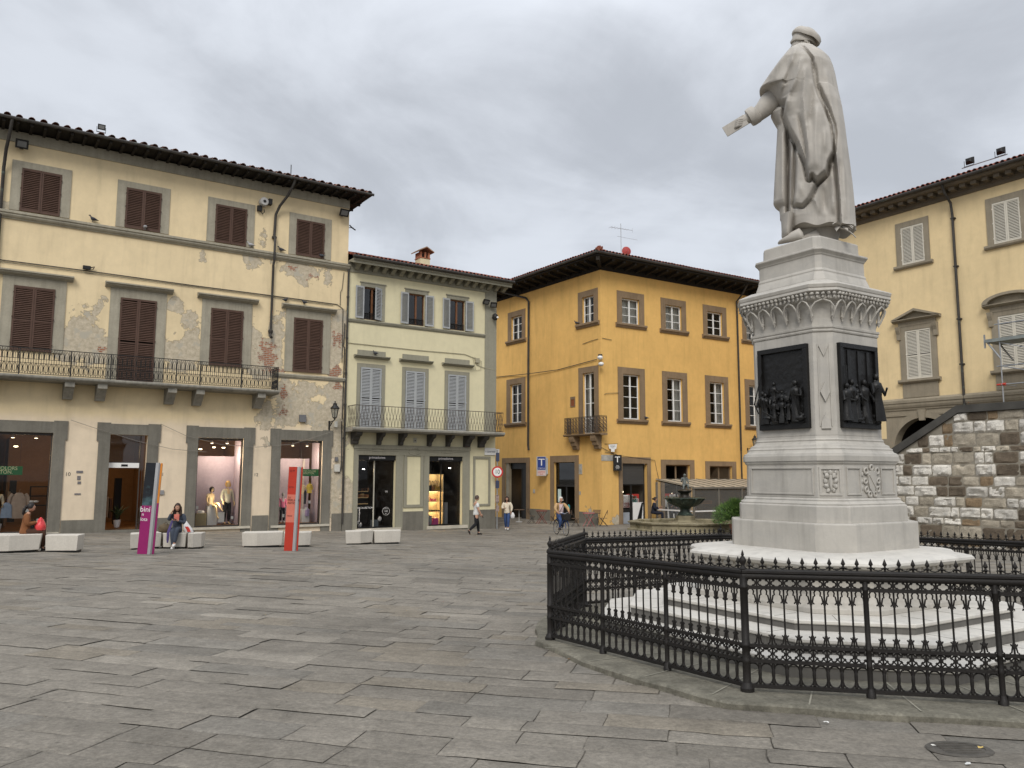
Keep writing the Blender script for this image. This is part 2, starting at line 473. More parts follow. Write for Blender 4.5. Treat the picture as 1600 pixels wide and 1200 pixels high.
pl_Y = plaster_mat('ochre plaster', (.73, .45, .150), None, 0, 0, .17, True, .12)
pl_R = plaster_mat('faded yellow plaster', (.75, .59, .34), None, 0, 0, .15, False, .12)
m_grey = M('grey sandstone trim', (.335, .305, .235), .85, .14, 1.1, .35, 30, streak=.18)
m_dkgrey = M('dark sandstone surround', (.170, .158, .130), .85, .16, 1.0, .35, 30, streak=.2)
m_greyg = M('grey green painted trim', (.270, .255, .195), .8, .07, 1.0, .12, 30, streak=.1)
m_brown = M('brown sandstone trim', (.235, .165, .10), .85, .14, 1.2, .3, 30, streak=.14)
m_tan = M('tan grey stone trim', (.285, .245, .18), .85, .13, 1.2, .3, 30, streak=.14)
m_slabst = M('balcony stone', (.27, .255, .215), .85, .2, 1.5, .35, 25, streak=.25)
m_shut = M('brown shutter paint', (.088, .049, .034), .6, .16, 3, .1, 60)
m_shutg = M('grey shutter paint', (.36, .37, .37), .55, .08, 3, .08, 60)
m_shutw = M('off white shutter paint', (.62, .58, .49), .55, .07, 3, .08, 60)
m_white = M('white window paint', (.74, .73, .70), .5, .05, 3)
m_wood = M('dark roof timber', (.020, .016, .012), .85, .25, 2, .2, 30)
m_wood2 = M('brown window timber', (.17, .075, .035), .55, .15, 3)
m_iron = M('black wrought iron', (.016, .015, .014), .55, .2, 4, .15, 80, spec=.4)
m_rust = M('rusty brown ironwork', (.06, .045, .036), .7, .25, 4, .15, 80)
m_gutter = M('dark copper gutter', (.045, .04, .035), .55, .3, 2, metal=.0, dirt=((.10, .13, .11), 3, .60))
m_tile = M('terracotta tile', (.23, .105, .065), .9, .35, 2.4, .4, 25, dirt=((.12, .105, .085), 5, .52))
m_tile2 = M('red terracotta tile', (.25, .085, .055), .9, .3, 2.4, .4, 25, dirt=((.10, .08, .065), 5, .58))
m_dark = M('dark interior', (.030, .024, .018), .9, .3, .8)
m_black = M('black', (.010, .010, .010), .5, .1, 3)
m_marblesill = M('travertine sill', (.48, .44, .36), .7, .18, 3, .2, 30)
m_alu = M('brushed aluminium', (.50, .50, .50), .35, .06, 3, metal=.8)
m_glass = glass('window glass', (.92, .93, .92), .0)
m_glassd = glass('dark window glass', (.55, .57, .56), .05)
m_wire = M('grey cable', (.05, .05, .048), .7)

def grid_wall(b, x0, x1, z0, z1, holes, step=.25, y=0.0, mi=0):
    xs = {x0, x1}; zs = {z0, z1}
    for h in holes:
        xs |= {max(x0, min(x1, h[0])), max(x0, min(x1, h[1]))}; zs |= {max(z0, min(z1, h[2])), max(z0, min(z1, h[3]))}
    def fill(s):
        s = sorted(s); o = []
        for a, c in zip(s, s[1:]):
            n = max(1, int(math.ceil((c-a)/step)))
            o += [a+(c-a)*i/n for i in range(n)]
        return o+[s[-1]]
    xs, zs = fill(xs), fill(zs)
    o = len(b.v); nx = len(xs)
    for z in zs:
        for x in xs: b.v.append((x, y, z))
    for j in range(len(zs)-1):
        for i in range(nx-1):
            cx, cz = (xs[i]+xs[i+1])/2, (zs[j]+zs[j+1])/2
            if any(h[0] < cx < h[1] and h[2] < cz < h[3] for h in holes): continue
            b.f.append((o+j*nx+i, o+j*nx+i+1, o+(j+1)*nx+i+1, o+(j+1)*nx+i)); b.m.append(mi)
def reveal(b, h, d, y=0.0, mi=0, bottom=True):
    x0, x1, z0, z1 = h
    b.quad((x0,y,z0),(x0,y+d,z0),(x0,y+d,z1),(x0,y,z1), mi)
    b.quad((x1,y,z0),(x1,y,z1),(x1,y+d,z1),(x1,y+d,z0), mi)
    b.quad((x0,y,z1),(x0,y+d,z1),(x1,y+d,z1),(x1,y,z1), mi)
    if bottom: b.quad((x0,y,z0),(x1,y,z0),(x1,y+d,z0),(x0,y+d,z0), mi)
def room(b, x0, x1, y0, y1, z0, z1, mi=0, mfloor=None, mceil=None):
    """inside of a box, open towards y0"""
    mf = mi if mfloor is None else mfloor; mc = mi if mceil is None else mceil
    b.quad((x0,y1,z0),(x1,y1,z0),(x1,y1,z1),(x0,y1,z1), mi)
    b.quad((x0,y0,z0),(x0,y1,z0),(x0,y1,z1),(x0,y0,z1), mi)
    b.quad((x1,y0,z0),(x1,y0,z1),(x1,y1,z1),(x1,y1,z0), mi)
    b.quad((x0,y0,z0),(x1,y0,z0),(x1,y1,z0),(x0,y1,z0), mf)
    b.quad((x0,y0,z1),(x0,y1,z1),(x1,y1,z1),(x1,y0,z1), mc)
def surround(b, x0, x1, z0, z1, wl, wr, wt, wb, y0, y1, mi=0):
    """frame round an opening x0..x1,z0..z1; butt-jointed boxes"""
    if wb: b.box(x0-wl, x1+wr, y0, y1, z0-wb, z0, mi)
    if wt: b.box(x0-wl, x1+wr, y0, y1, z1, z1+wt, mi)
    b.box(x0-wl, x0, y0, y1, z0, z1, mi); b.box(x1, x1+wr, y0, y1, z0, z1, mi)
def shutter_mb(w, h, stile=.06, slat=.072, th=.04, mid=True):
    """one louvred leaf, hinge edge at x=0, hanging in the plane y=0"""
    b = MB()
    b.box(0, stile, -th/2, th/2, 0, h); b.box(w-stile, w, -th/2, th/2, 0, h)
    rails = [(0, .09), (h-.08, h)] + ([(h*.46, h*.46+.06)] if mid else [])
    for a, c in rails: b.box(stile, w-stile, -th/2, th/2, a, c)
    z = .10
    while z < h-.10:
        if not any(a-.03 < z < c+.01 for a, c in rails):
            v = [(stile, -.021, z), (w-stile, -.021, z), (w-stile, .018, z+.046), (stile, .018, z+.046),
                 (stile, -.021, z+.010), (w-stile, -.021, z+.010), (w-stile, .018, z+.056), (stile, .018, z+.056)]
            b.add(v, [(0,3,2,1),(4,5,6,7),(0,1,5,4),(1,2,6,5),(2,3,7,6),(3,0,4,7)])
        z += slat
    for z in (.25, h*.5, h-.3): b.box(-.02, .02, -th/2-.018, -th/2, z, z+.07)
    return b
SH = {}
def shutter(parent, x, y, z, w, h, mat, ang=0, flip=False, mid=True):
    key = (round(w, 3), round(h, 3), mat.name, flip)
    if key not in SH:
        b = shutter_mb(w, h, mid=mid)
        if flip:
            b.v = [(-p[0], p[1], p[2]) for p in b.v]; b.f = [f[::-1] for f in b.f]
        SH[key] = b.mesh('shutter', mat)
    return link('shutter', SH[key], parent, (x, y, z), ang)
def sash(b, x0, x1, z0, z1, y, cols, rows, fr=.06, mun=.03, th=.05, mi=0):
    b.box(x0, x1, y, y+th, z0, z0+fr, mi); b.box(x0, x1, y, y+th, z1-fr, z1, mi)
    b.box(x0, x0+fr, y, y+th, z0+fr, z1-fr, mi); b.box(x1-fr, x1, y, y+th, z0+fr, z1-fr, mi)
    for i in range(1, cols):
        x = lerp(x0, x1, i/cols); q = mun*1.5 if (cols == 2) else mun
        b.box(x-q, x+q, y-.004, y+th, z0+fr, z1-fr, mi)
    for j in range(1, rows):
        z = lerp(z0+fr*.5, z1-fr*.5, j/rows)
        for i in range(cols):
            xa, xb = lerp(x0, x1, i/cols), lerp(x0, x1, (i+1)/cols)
            b.box(xa+.055, xb-.055, y+.006, y+th-.004, z-mun/2, z+mun/2, mi)
def tiles(b, x0, x1, y_e, z_e, slope, length, pitch=.21, seg=.40, r=.085, mi=0, rnd=None, ny=None):
    """cover tiles running up a slope that rises towards +y"""
    rnd = rnd or random.Random(1); n = int((x1-x0)/pitch); c, s_ = math.cos(slope), math.sin(slope)
    b.quad((x0, y_e+.02, z_e-.01), (x1, y_e+.02, z_e-.01), (x1, y_e+length*c, z_e+length*s_-.01), (x0, y_e+length*c, z_e+length*s_-.01), mi)
    for i in range(n):
        x = x0+(i+.5)*(x1-x0)/n
        k = 0; d = rnd.uniform(-.03, .02)
        while d < length:
            L = seg+rnd.uniform(-.02, .02); jx = rnd.uniform(-.012, .012); jz = rnd.uniform(-.006, .012)
            ra, rb_ = r*rnd.uniform(.95, 1.06), r*.82
            rings = []
            for dd, rr, lift in ((d, ra, .028+jz), (d+L+.04, rb_, .002+jz)):
                pts = []
                for q in range(6):
                    a = PI*q/5
                    px, ph = x+jx+rr*math.cos(a), rr*math.sin(a)+lift
                    pts.append((px, y_e+dd*c-ph*s_, z_e+dd*s_+ph*c))
                rings.append(pts)
            b.loft(rings, mi, cap=False, closed=False)
            b.loft([[(p[0], p[1]+.004, p[2]-.014) for p in rings[0]], rings[0]], mi, cap=False, closed=False)
            d += L; k += 1
MOLD = [(0, 0), (-.05, 0), (-.06, .04), (-.11, .07), (-.15, .13), (-.15, .19), (-.19, .21), (-.19, .29), (-.10, .33), (0, .36)]
def mold_prof(depth, z0, z1, prof=MOLD):
    s = depth/.19; h = (z1-z0)/.36
    return [(p[0]*s, z0+p[1]*h) for p in prof]
def bracket_poly(y_out, z0, z1):
    d = y_out; h = z1-z0
    return [(0, z0), (-d*.28, z0), (-d*.34, z0+h*.10), (-d*.36, z0+h*.28), (-d*.55, z0+h*.44), (-d*.62, z0+h*.60), (-d*.88, z0+h*.70), (-d*.97, z0+h*.80), (-d, z1), (0, z1)]

# ================================================================== peeling yellow building on the left
BL = thing('yellow_building', 'long pale yellow three storey building with peeling plaster and brown shutters above clothes shop windows', 'building', (-15.51, 32.79, -.67), rad(34.2), localz=False)
X0, X1, ZT = -9.0, 9.1, 15.05
topw = [-7.57, -3.85, -.11, 3.51, 7.18]; firstw = [-7.56, -3.82, -.08, 3.52, 7.22]
holes = [(c-.66, c+.66, 11.90, 13.60) for c in topw]
for i, c in enumerate(firstw): holes.append((c-.68, c+.68, 5.40 if i == 2 else 6.40, 8.90))
shops = [(-5.45, -2.86, -.56, 3.26), (-.85, .55, -.55, 3.27), (2.54, 4.46, -.56, 3.24), (6.12, 8.09, -.58, 3.24)]
holes += shops
b = MB(); grid_wall(b, X0, X1, -1.2, ZT, holes, .22)
nfront = len(b.v)
for h in holes: reveal(b, h, .28)
b.quad((X1, 0, -1.2), (X1, 9, -1.2), (X1, 9, ZT), (X1, 0, ZT)); b.quad((X0, 0, -1.2), (X0, 0, ZT), (X0, 9, ZT), (X0, 9, -1.2)); b.quad((X0, 9, -1.2), (X0, 9, ZT), (X1, 9, ZT), (X1, 9, -1.2))
BLOB = [(-2.0, 7.2, .6, .8, .95), (-1.6, 6.6, .8, .45, 1.1), (-2.4, 6.8, .5, .7, 1.0), (1.75, 6.7, .7, .6, 1.25), (1.95, 8.3, .4, .35, .9), (1.4, 8.8, .3, .35, .9), (-1.45, 8.6, .25, .2, .9), (2.2, 7.2, .35, .6, 1.0),
        (5.2, 6.9, .75, .75, 1.35), (4.8, 7.6, .4, .5, 1.0), (5.75, 8.0, .4, .45, .9), (5.9, 8.9, .3, .25, .8), (8.55, 7.6, .35, 1.3, 1.35), (8.75, 8.8, .3, .6, 1.2),
        (6.6, 4.9, .7, .6, 1.05), (7.6, 4.6, .8, .5, 1.1), (8.6, 5.1, .5, .9, 1.25), (6.2, 5.6, .35, .5, 1.1), (7.3, 5.5, .5, .4, 1.0), (6.3, 4.2, .5, .35, .9), (8.2, 4.0, .7, .4, 1.0),
        (6.7, 11.2, .85, .3, 1.15), (6.9, 10.8, .35, .35, 1.0), (8.1, 11.0, .18, .5, .8), (4.7, 11.25, .5, .25, .8), (5.0, 12.0, .18, .6, .6), (2.35, 11.2, .16, .25, .7), (5.4, 4.3, .3, .8, .9),
        (8.85, 1.5, .3, 1.2, 1.0), (8.9, .2, .35, .5, 1.2), (-4.9, 11.95, .3, .2, .9), (4.35, 8.3, .3, .4, .8), (8.8, 3.2, .35, .8, 1.0)]
BRK = [(5.35, 7.0, .42, .7, 1.0), (8.6, 6.5, .35, .35, 1.1), (6.15, 5.35, .2, .35, 1.1), (8.7, 8.1, .3, .5, .75), (6.3, 11.25, .35, .2, .7), (7.3, 10.95, .4, .25, .75), (-1.3, 6.65, .2, .25, .8), (8.75, 5.85, .3, .2, 1.0), (6.2, 4.5, .3, .3, .7), (5.7, 6.3, .5, .2, .9)]
def blobs(v, BB):
    o = []
    for i, p in enumerate(v):
        m = -.9
        if i < nfront:
            for (s_, z_, rs, rz, st) in BB:
                d = math.hypot((p[0]-s_)/rs, (p[2]-z_)/rz)
                q = st*(1-.62*d)
                if q > m: m = q
        o.append(m)
    return o
b.att = {'peel': blobs(b.v, BLOB), 'brick': blobs(b.v, BRK)}
b.build('wall', pl_L, BL)
# plinth, string courses, bands
pl = [(X0, -5.98), (-2.40, -1.24), (.97, 2.05), (4.95, 5.66), (8.62, X1)]
for a, c in pl: MB().box(a, c, -.035, -.002, -1.2, -.12).build('plinth', m_dkgrey, BL)
b = MB(); b.prism_x(mold_prof(.2, 11.50, 11.86), X0, X1+.05); b.build('string_course', m_grey, BL)
b = MB(); b.prism_x(mold_prof(.10, 6.06, 6.28), 5.75, X1+.03); b.build('sill_band', m_grey, BL)
b = MB(); b.box(X0, X1, -.05, -.002, 14.60, 15.04); b.build('frieze', m_grey, BL)
b = MB(); b.tube([(X0, -.03, 9.83), (-2, -.035, 9.84), (2, -.03, 9.80), (5.2, -.03, 9.80), (8.6, -.03, 9.78), (8.9, -.03, 9.6), (8.92, -.03, 7.0)], .018, 5); b.tube([(X0, -.03, 9.76), (-1, -.035, 9.75), (8.4, -.03, 9.70)], .010, 5)
b.tube([(8.75, -.03, 9.75), (8.75, -.03, 10.4), (8.82, -.04, 10.55), (8.9, -.03, 11.4)], .014, 5)
b.build('cable', m_wire, BL)
def shutter_pair(win, c, z0, z1, w, mat, y=-.01, mid=True):
    lw = w/2-.004
    shutter(win, c-w/2, y, z0, lw, z1-z0, mat, -rad(random.random()*2.2), False, mid); shutter(win, c+w/2, y, z0, lw, z1-z0, mat, rad(random.random()*2.2), True, mid)
for i, c in enumerate(topw):
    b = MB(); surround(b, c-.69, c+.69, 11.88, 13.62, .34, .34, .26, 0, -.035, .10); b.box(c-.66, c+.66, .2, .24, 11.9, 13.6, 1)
    wn = b.build('window', [m_grey, m_dark], BL); shutter_pair(wn, c, 11.885, 13.61, 1.36, m_shut, -.045, False)
for i, c in enumerate(firstw):
    z0 = 5.39 if i == 2 else 6.39
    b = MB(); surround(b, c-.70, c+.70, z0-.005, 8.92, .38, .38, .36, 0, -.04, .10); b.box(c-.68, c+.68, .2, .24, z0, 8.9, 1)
    wn = b.build('window', [m_grey, m_dark], BL); shutter_pair(wn, c, z0, 8.91, 1.38, m_shut, -.05)
    b = MB(); b.prism_x(mold_prof(.30, 9.285, 9.53), c-1.30, c+1.30); h_ = b.build('hood', m_grey, wn)
# shop openings with their dark stone surrounds
for i, (x0, x1, z0, z1) in enumerate(shops):
    b = MB(); ear = .07
    wl = .42
    b.box(x0-wl-ear, x0, -.05, -.003, 3.0, 3.74); b.box(x1, x1+wl+ear, -.05, -.003, 3.0, 3.74)
    b.box(x0, x1, -.05, -.003, z1, 3.70); b.box(x0-wl, x0, -.05, -.003, -1.1, 3.0); b.box(x1, x1+wl, -.05, -.003, -1.1, 3.0)
    fr = b.build('shop_window' if i != 1 else 'shop_door', m_dkgrey, BL)
    b = MB()
    if i != 1:
        b.box(x0-.35, x1+.40, -.10, .28, z0-.10, z0); b.build('sill', m_marblesill, fr)
        b = MB(); surround(b, x0+.05, x1-.05, z0+.06, z1-.10, .05, .05, .10, .06, .10, .16); b.build('frame', M('dark bronze frame', (.05, .042, .036), .45, .1), fr)
        b = MB(); b.quad((x0, .13, z0+.02), (x1, .13, z0+.02), (x1, .13, z1-.05), (x0, .13, z1-.05)); b.build('pane', m_glass, fr)
    else:
        b.box(x0-.1, x1+.1, -.10, .28, z0-.12, z0); b.build('sill', m_dkgrey, fr)
        b = MB(); b.box(x0, x1-.24, .20, .30, 1.93, 2.13, 0); b.box(-.36, -.12, .185, .20, 1.99, 2.07, 1); b.build('door_header', [m_white, m_black], fr)
        b = MB(); b.box(x1-.24, x1-.20, .2, .28, z0, z1, 0); b.box(x1-.12, x1-.10, .26, .30, z0, 2.0, 0); b.box(x0, x1-.24, .21, .25, 2.13, 2.17, 0); b.build('frame', M('dark bronze frame', (.05, .042, .036), .45, .1), fr)
        b = MB(); b.quad((x0, .24, 2.13), (x1-.24, .24, 2.13), (x1-.24, .24, z1), (x0, .24, z1)); b.quad((x1-.22, .27, z0), (x1, .27, z0), (x1, .27, z1), (x1-.22, .27, z1)); b.build('pane', m_glassd, fr)
# shop interior
m_shopw = M('warm shop wall', (.24, .145, .075), .8, .12, .8); m_shopf = M('shop floor boards', (.22, .115, .05), .35, .2, 2); m_lilac = M('lilac display panel', (.42, .355, .42), .7, .05, .6)
m_bulb = emit('lit shop lamp', (1, .80, .5), 9.0)
m_lampmetal = M('lamp metal', (.5, .5, .5), .3, .1, metal=.7)
def lamp(x, y, z, e, parent, col=(1, .72, .42), r=.06):
    l = bpy.data.lights.new('shop_lamp_or_fill', 'POINT'); l.energy = e; l.color = col; l.shadow_soft_size = r
    o = bpy.data.objects.new('shop_lamp_or_fill', l); COL.objects.link(o); o.parent = parent; o.location = (x, y, z-ZB.get(parent.name, 0)); return o
b = MB(); room(b, X0+.3, 1.2, .3, 7.0, -.56, 3.6, 0, 1, 0)
b.box(-4.16, -4.10, 3.5, 6.9, -.5, 3.2, 0); b.box(-2.55, -2.45, 2.2, 2.7, -.5, 3.2, 2)
b.build('shop_interior', [m_shopw, m_shopf, M('lit ochre pillar', (.50, .27, .09), .8, .1)], BL)
b = MB(); room(b, 1.35, 5.05, .3, 5.5, -.56, 3.6, 0, 1, 0); b.build('shop_interior', [m_shopw, m_shopf], BL)
b = MB(); room(b, 5.15, 8.95, .3, 5.5, -.56, 3.6, 0, 1, 0); b.build('shop_interior', [m_shopw, m_shopf], BL)
b = MB(); b.box(2.4, 4.62, 1.30, 1.34, -.5, 2.48); b.quad((4.44, .35, -.56), (4.44, 1.3, -.56), (4.44, 1.3, 3.2), (4.44, .35, 3.2)); b.box(2.5, 4.5, .32, 1.3, -.56, -.52, 1); b.build('display_panel', [m_lilac, m_shopf], BL)
b = MB(); b.box(5.95, 7.95, 1.30, 1.34, -.5, 2.43); b.quad((8.07, .35, -.56), (8.07, 1.3, -.56), (8.07, 1.3, 3.2), (8.07, .35, 3.2)); b.box(6.1, 8.1, .32, 1.3, -.56, -.52, 1); b.box(7.62, 7.70, 1.2, 1.29, -.5, 2.42, 2); b.box(7.0, 7.04, 1.2, 1.29, -.5, 1.6, 2); b.build('display_panel', [m_lilac, m_shopf, M('pale shop post', (.5, .45, .42), .6)], BL)
def spot(x, y, z, par, lit=True):
    b = MB(); b.lathe([(.012, .16), (.012, .08), (.05, .07), (.075, 0), (.07, -.02)], 10, (x, y, z)); b.lathe([(.0, .0), (.055, -.012), (.055, -.018), (0, -.02)], 8, (x, y, z-.008), mi=1)
    return b.build('spotlight', [m_lampmetal, m_bulb], par, smooth=40)
for x, z in ((-4.17, 3.08), (-3.39, 3.08), (3.25, 3.05), (3.9, 3.05), (6.86, 3.02), (7.55, 3.02)): spot(x, .55, z, BL)
for x, y, z in ((3.75, 2.2, 2.9), (4.2, 2.3, 2.9), (3.25, 2.6, 2.82), (-4.0, 1.6, 2.75)):
    b = MB(); b.lathe([(.0, .02), (.07, .02), (.07, -.01), (0, -.02)], 10, (x, y, z)); b.build('spotlight', m_bulb, BL)
for x, y, z, e in ((3.3, .42, 2.5, 34), (4.0, .42, 2.5, 34), (3.6, .40, .5, 10), (6.7, .42, 2.5, 28), (7.5, .42, 2.5, 28), (7.1, .40, .5, 8), (-3.8, 1.0, 2.6, 14), (-3.2, 4.2, 2.4, 22), (-.4, 3.0, 2.7, 44), (3.6, 3.5, 2.9, 14), (7, 3.5, 2.9, 14)): lamp(x, y, z, e, BL, (1, .80, .58) if 2 < x and y < 1 else (1, .66, .34))  # lights close behind the glass are added fill to brighten the mannequins
# clothes rails and plants deep in the shop
rr = random.Random(5); cm_ = [M('orange cloth', (.45, .12, .05)), M('beige cloth', (.4, .3, .2)), M('brown cloth', (.13, .07, .04))]
for x, y, z in ((-.72, 2.2, .3), (-.55, 2.3, .35), (-.40, 2.4, .3), (-4.1, 3.2, .6)):
    MB().box(x, x+.10, y, y+.4, z-.5, z+.35).build('hanging_clothes', rr.choice(cm_), BL)
for q in ((-.15, .12, 3.0, 3.3, -.5, 1.5), (-2.3, -1.4, 5.6, 5.9, -.5, 1.3), (-4.05, -3.8, 3.3, 3.4, -.3, 1.4)): MB().box(*q).build('dark_cabinet', m_black, BL)
b = MB(); b.box(-3.25, -3.2, 4.4, 4.6, -.5, 1.15); b.box(-2.6, -2.55, 4.4, 4.6, -.5, 1.15)
for z in (.30, .70, 1.10): b.box(-3.2, -2.6, 4.4, 4.6, z, z+.05)
b.build('shelf', m_black, BL)
# balcony
b = MB(); b.prism_x([(0, 5.20), (-.86, 5.20), (-.92, 5.24), (-.98, 5.27), (-1.0, 5.31), (-1.0, 5.36), (-.97, 5.38), (0, 5.38)], X0, 5.66)
BLC = b.build('balcony', m_slabst, BL)
for s_ in (-8.0, -6.3, -5.1, -2.48, -1.34, 1.25, 2.36, 4.93):
    MB().prism_x([(0, 4.58), (-.30, 4.58), (-.36, 4.66), (-.72, 4.98), (-.86, 5.02), (-.86, 5.199), (0, 5.199)], s_-.17, s_+.17).build('bracket', m_slabst, BLC)
def iron_fence(b, p0, p1, z0, z1, style, r=.011, step=.17):
    """railing from p0 to p1 (x,y)"""
    P0, P1 = Vector(p0), Vector(p1); L = (P1-P0).length; d = (P1-P0)/L; n = max(1, round(L/step)); st = L/n
    def pt(t, z): q = P0+d*t; return (q.x, q.y, z)
    H = z1-z0
    b.obox(pt(L/2, z1), (d.x, d.y, 0), L/2, (0,0,1), .014, .022); b.obox(pt(L/2, z0+.05), (d.x, d.y, 0), L/2, (0,0,1), .010, .013)
    if style == 'A':
        for zz in (z0+.45*H, z0+.60*H): b.obox(pt(L/2, zz), (d.x, d.y, 0), L/2, (0,0,1), .008, .012)
        for i in range(n):
            c = (i+.5)*st
            b.tube([pt(i*st, z0+.05), pt(i*st, z1)], r*.9, 4)
            # pointed loop above, lyre below, stave between
            b.tube([pt(c-st*.36, z0+.60*H), pt(c-st*.40, z0+.78*H), pt(c-st*.2, z0+.90*H), pt(c, z0+.96*H), pt(c+st*.2, z0+.90*H), pt(c+st*.40, z0+.78*H), pt(c+st*.36, z0+.60*H)], r*.8, 4)
            b.tube([pt(c-st*.1, z0+.45*H), pt(c-st*.40, z0+.30*H), pt(c-st*.30, z0+.14*H), pt(c, z0+.10*H), pt(c+st*.30, z0+.14*H), pt(c+st*.40, z0+.30*H), pt(c+st*.1, z0+.45*H)], r*.9, 4)
            b.tube([pt(c, z0+.05), pt(c, z0+.8*H)], r*.7, 4)
    if style == 'B':
        for i in range(n):
            a0, a1 = i*st, (i+1)*st
            for q0, q1 in ((a0, a1), (a1, a0)):
                pts = []
                for k in range(9):
                    u = k/8; x = lerp(q0, q1, .5-.5*math.cos(PI*u)); pts.append(pt(x, lerp(z0+.05, z1, u)))
                b.tube(pts, r*.85, 4)
            c = (a0+a1)/2
            b.tube([pt(c+.035*math.cos(2*PI*k/8), z0+.42*H+.035*math.sin(2*PI*k/8)) for k in range(8)], r*.7, 4, closed=True)
    if style == 'C':
        for i in range(n+1): b.tube([pt(i*st, z0+.05), pt(i*st, z1)], r, 4)
        for i in range(n):
            c = (i+.5)*st
            for zz in (.2, .42, .64, .86):
                b.tube([pt(c+st*.42*math.cos(2*PI*k/8), z0+zz*H+.10*H*math.sin(2*PI*k/8)) for k in range(8)], r*.8, 4, closed=True)
                b.tube([pt(c-st*.4, z0+(zz-.08)*H), pt(c+st*.4, z0+(zz+.08)*H)], r*.7, 4)
b = MB(); iron_fence(b, (X0, -.93), (5.58, -.93), 5.38, 6.39, 'A'); iron_fence(b, (5.58, -.93), (5.58, -.02), 5.38, 6.39, 'A')
s_ = X0
for s_ in (-7.6, -5.85, -4.2, -2.5, -1.1, 1.35, 2.3, 4.0, 5.58): b.box(s_-.018, s_+.018, -.95, -.91, 5.38, 6.40)
b.build('railing', m_iron, BLC)
# roof: rafters, boards, gutter, tiles
b = MB(); z_ = 14.99
k = X0
while k < X1+.75:
    b.box(k, k+.10, -.98, .3, z_, z_+.13); k += .46
b.box(X0, X1+.75, -1.02, .3, z_+.131, z_+.155); b.box(X1, X1+.78, .3, 9, z_+.131, z_+.155)
for q in range(0, 9):
    b.box(X1+.01, X1+.72, .35+q*.9, .45+q*.9, z_, z_+.13)
ev = b.build('eave', m_wood, BL)
b = MB(); b.tube([(X0, -1.06, 15.16), (X1+.80, -1.06, 15.16)], .07, 8); b.build('gutter', m_gutter, ev)
b = MB(); tiles(b, X0, X1+.78, -1.08, 15.17, rad(17), 5.2, .40, .42, .125); zr = 15.20+5.2*math.sin(rad(17)); yr = -1.08+5.2*math.cos(rad(17))
b.quad((X0, yr, zr), (X1+.78, yr, zr), (X1+.78, 9.6, 15.2), (X0, 9.6, 15.2)); b.add([(X1+.7, -1, 15.25), (X1+.7, yr, zr), (X1+.7, 9.5, 15.2)], [(0, 1, 2)])
b.build('roof', m_tile, BL)
b = MB(); b.tube([(6.03, -1.05, 15.2), (6.0, -.95, 14.95), (5.85, -.6, 14.45), (5.6, -.25, 14.0), (5.47, -.10, 13.6), (5.44, -.09, 12.6)], .062, 8); b.tube([(5.44, -.09, 12.6), (5.44, -.22, 12.45), (5.44, -.24, 11.4), (5.44, -.12, 11.2), (5.44, -.09, 8.15)], .055, 8)
b.lathe([(.11, -.06), (.12, 0), (.08, .06)], 10, (5.44, -.10, 12.52)); b.lathe([(.06, -.12), (.10, -.05), (.11, .04), (.06, .10)], 10, (5.43, -.10, 8.12)); b.tube([(5.43, -.1, 8.05), (5.42, -.16, 7.9), (5.42, -.3, 7.82)], .06, 8)
b.build('downpipe', m_gutter, BL, smooth=40)
b = MB(); b.tube([(9.12, -.07, 11.9), (9.13, -.07, -.6)], .05, 8)
for z in (10.2, 8.2, 6.5, 5, 3.4): b.lathe([(.07, -.04), (.07, .04)], 8, (9.12, -.07, z))
b.tube([(9.0, -.05, 8.9), (8.98, -.05, 8.0), (8.95, -.05, 7.8), (9.02, -.05, 7.75), (9.0, -.05, 4.3)], .022, 6)
b.tube([(8.98, -.06, 4.2), (9.02, -.06, 2.0), (8.9, -.06, 1.75)], .025, 6)
b.build('downpipe', m_gutter, BL, smooth=40)
b = MB(); b.tube([(-5.0, -1.05, 15.2), (-5.05, -.9, 14.6), (-5.12, -.4, 14.1), (-5.15, -.10, 13.4), (-5.15, -.09, 8)], .06, 8); b.build('downpipe', m_gutter, BL, smooth=40)
# small things fixed to this wall
def lat(o): o.matrix_world
def on_wall(B, x, y, z): return tuple(Matrix.LocRotScale(B.location, B.rotation_euler, None) @ Vector((x, y, z-ZB[B.name])))
for s_, txt in ((-2.27, '10'), (1.15, '11'), (5.06, '12')): lettering(txt, .20, m_wire, BL, (s_, -.004, 1.66), name='house_number')
b = MB(); b.box(-1.98, -1.75, -.02, 0, 1.71, 1.80); b.box(-1.94, -1.82, -.02, 0, 1.44, 1.60); b.box(-1.92, -1.80, -.02, 0, 1.28, 1.38); b.box(-2.0, -1.78, -.02, 0, .86, .92); b.build('wall_plate', M('grey plate', (.16, .15, .15), .4, .3, 9), BL)
b = MB(); b.box(1.09, 1.27, -.06, 0, .84, 1.02); b.box(1.11, 1.17, -.065, -.06, .86, .92); b.box(1.19, 1.25, -.065, -.06, .93, 1.0); b.build('intercom', [M('steel grey', (.25, .25, .25), .4, .2, 5)], BL)
b = MB(); b.box(6.92, 7.22, -.12, 0, 4.08, 4.41); b.build('junction_box', M('grey box', (.15, .15, .155), .6, .1), BL)
b = MB(); b.box(8.66, 8.92, -.12, 0, 1.82, 2.16, 0); b.box(8.70, 8.84, -.08, 0, 2.3, 2.5, 1); b.box(8.62, 8.76, -.1, 0, 3.9, 4.18, 0); b.build('junction_box', [M('cream box', (.55, .53, .47), .6, .1), M('grey box', (.15, .15, .155), .6, .1)], BL)

for pts in ([(-2.3, 3.78), (-1.3, 3.45), (.2, 3.0), (1.5, 2.72), (2.9, 2.62)], [(1.0, 3.75), (2.0, 3.3), (3.5, 2.95), (5.0, 2.88), (6.6, 3.05), (8.4, 3.65)]):
    b = MB(); b.tube([(p[0], -.13, p[1]) for p in pts], .009, 4); b.build('cable', M('pale cable', (.22, .20, .17), .8), BL)
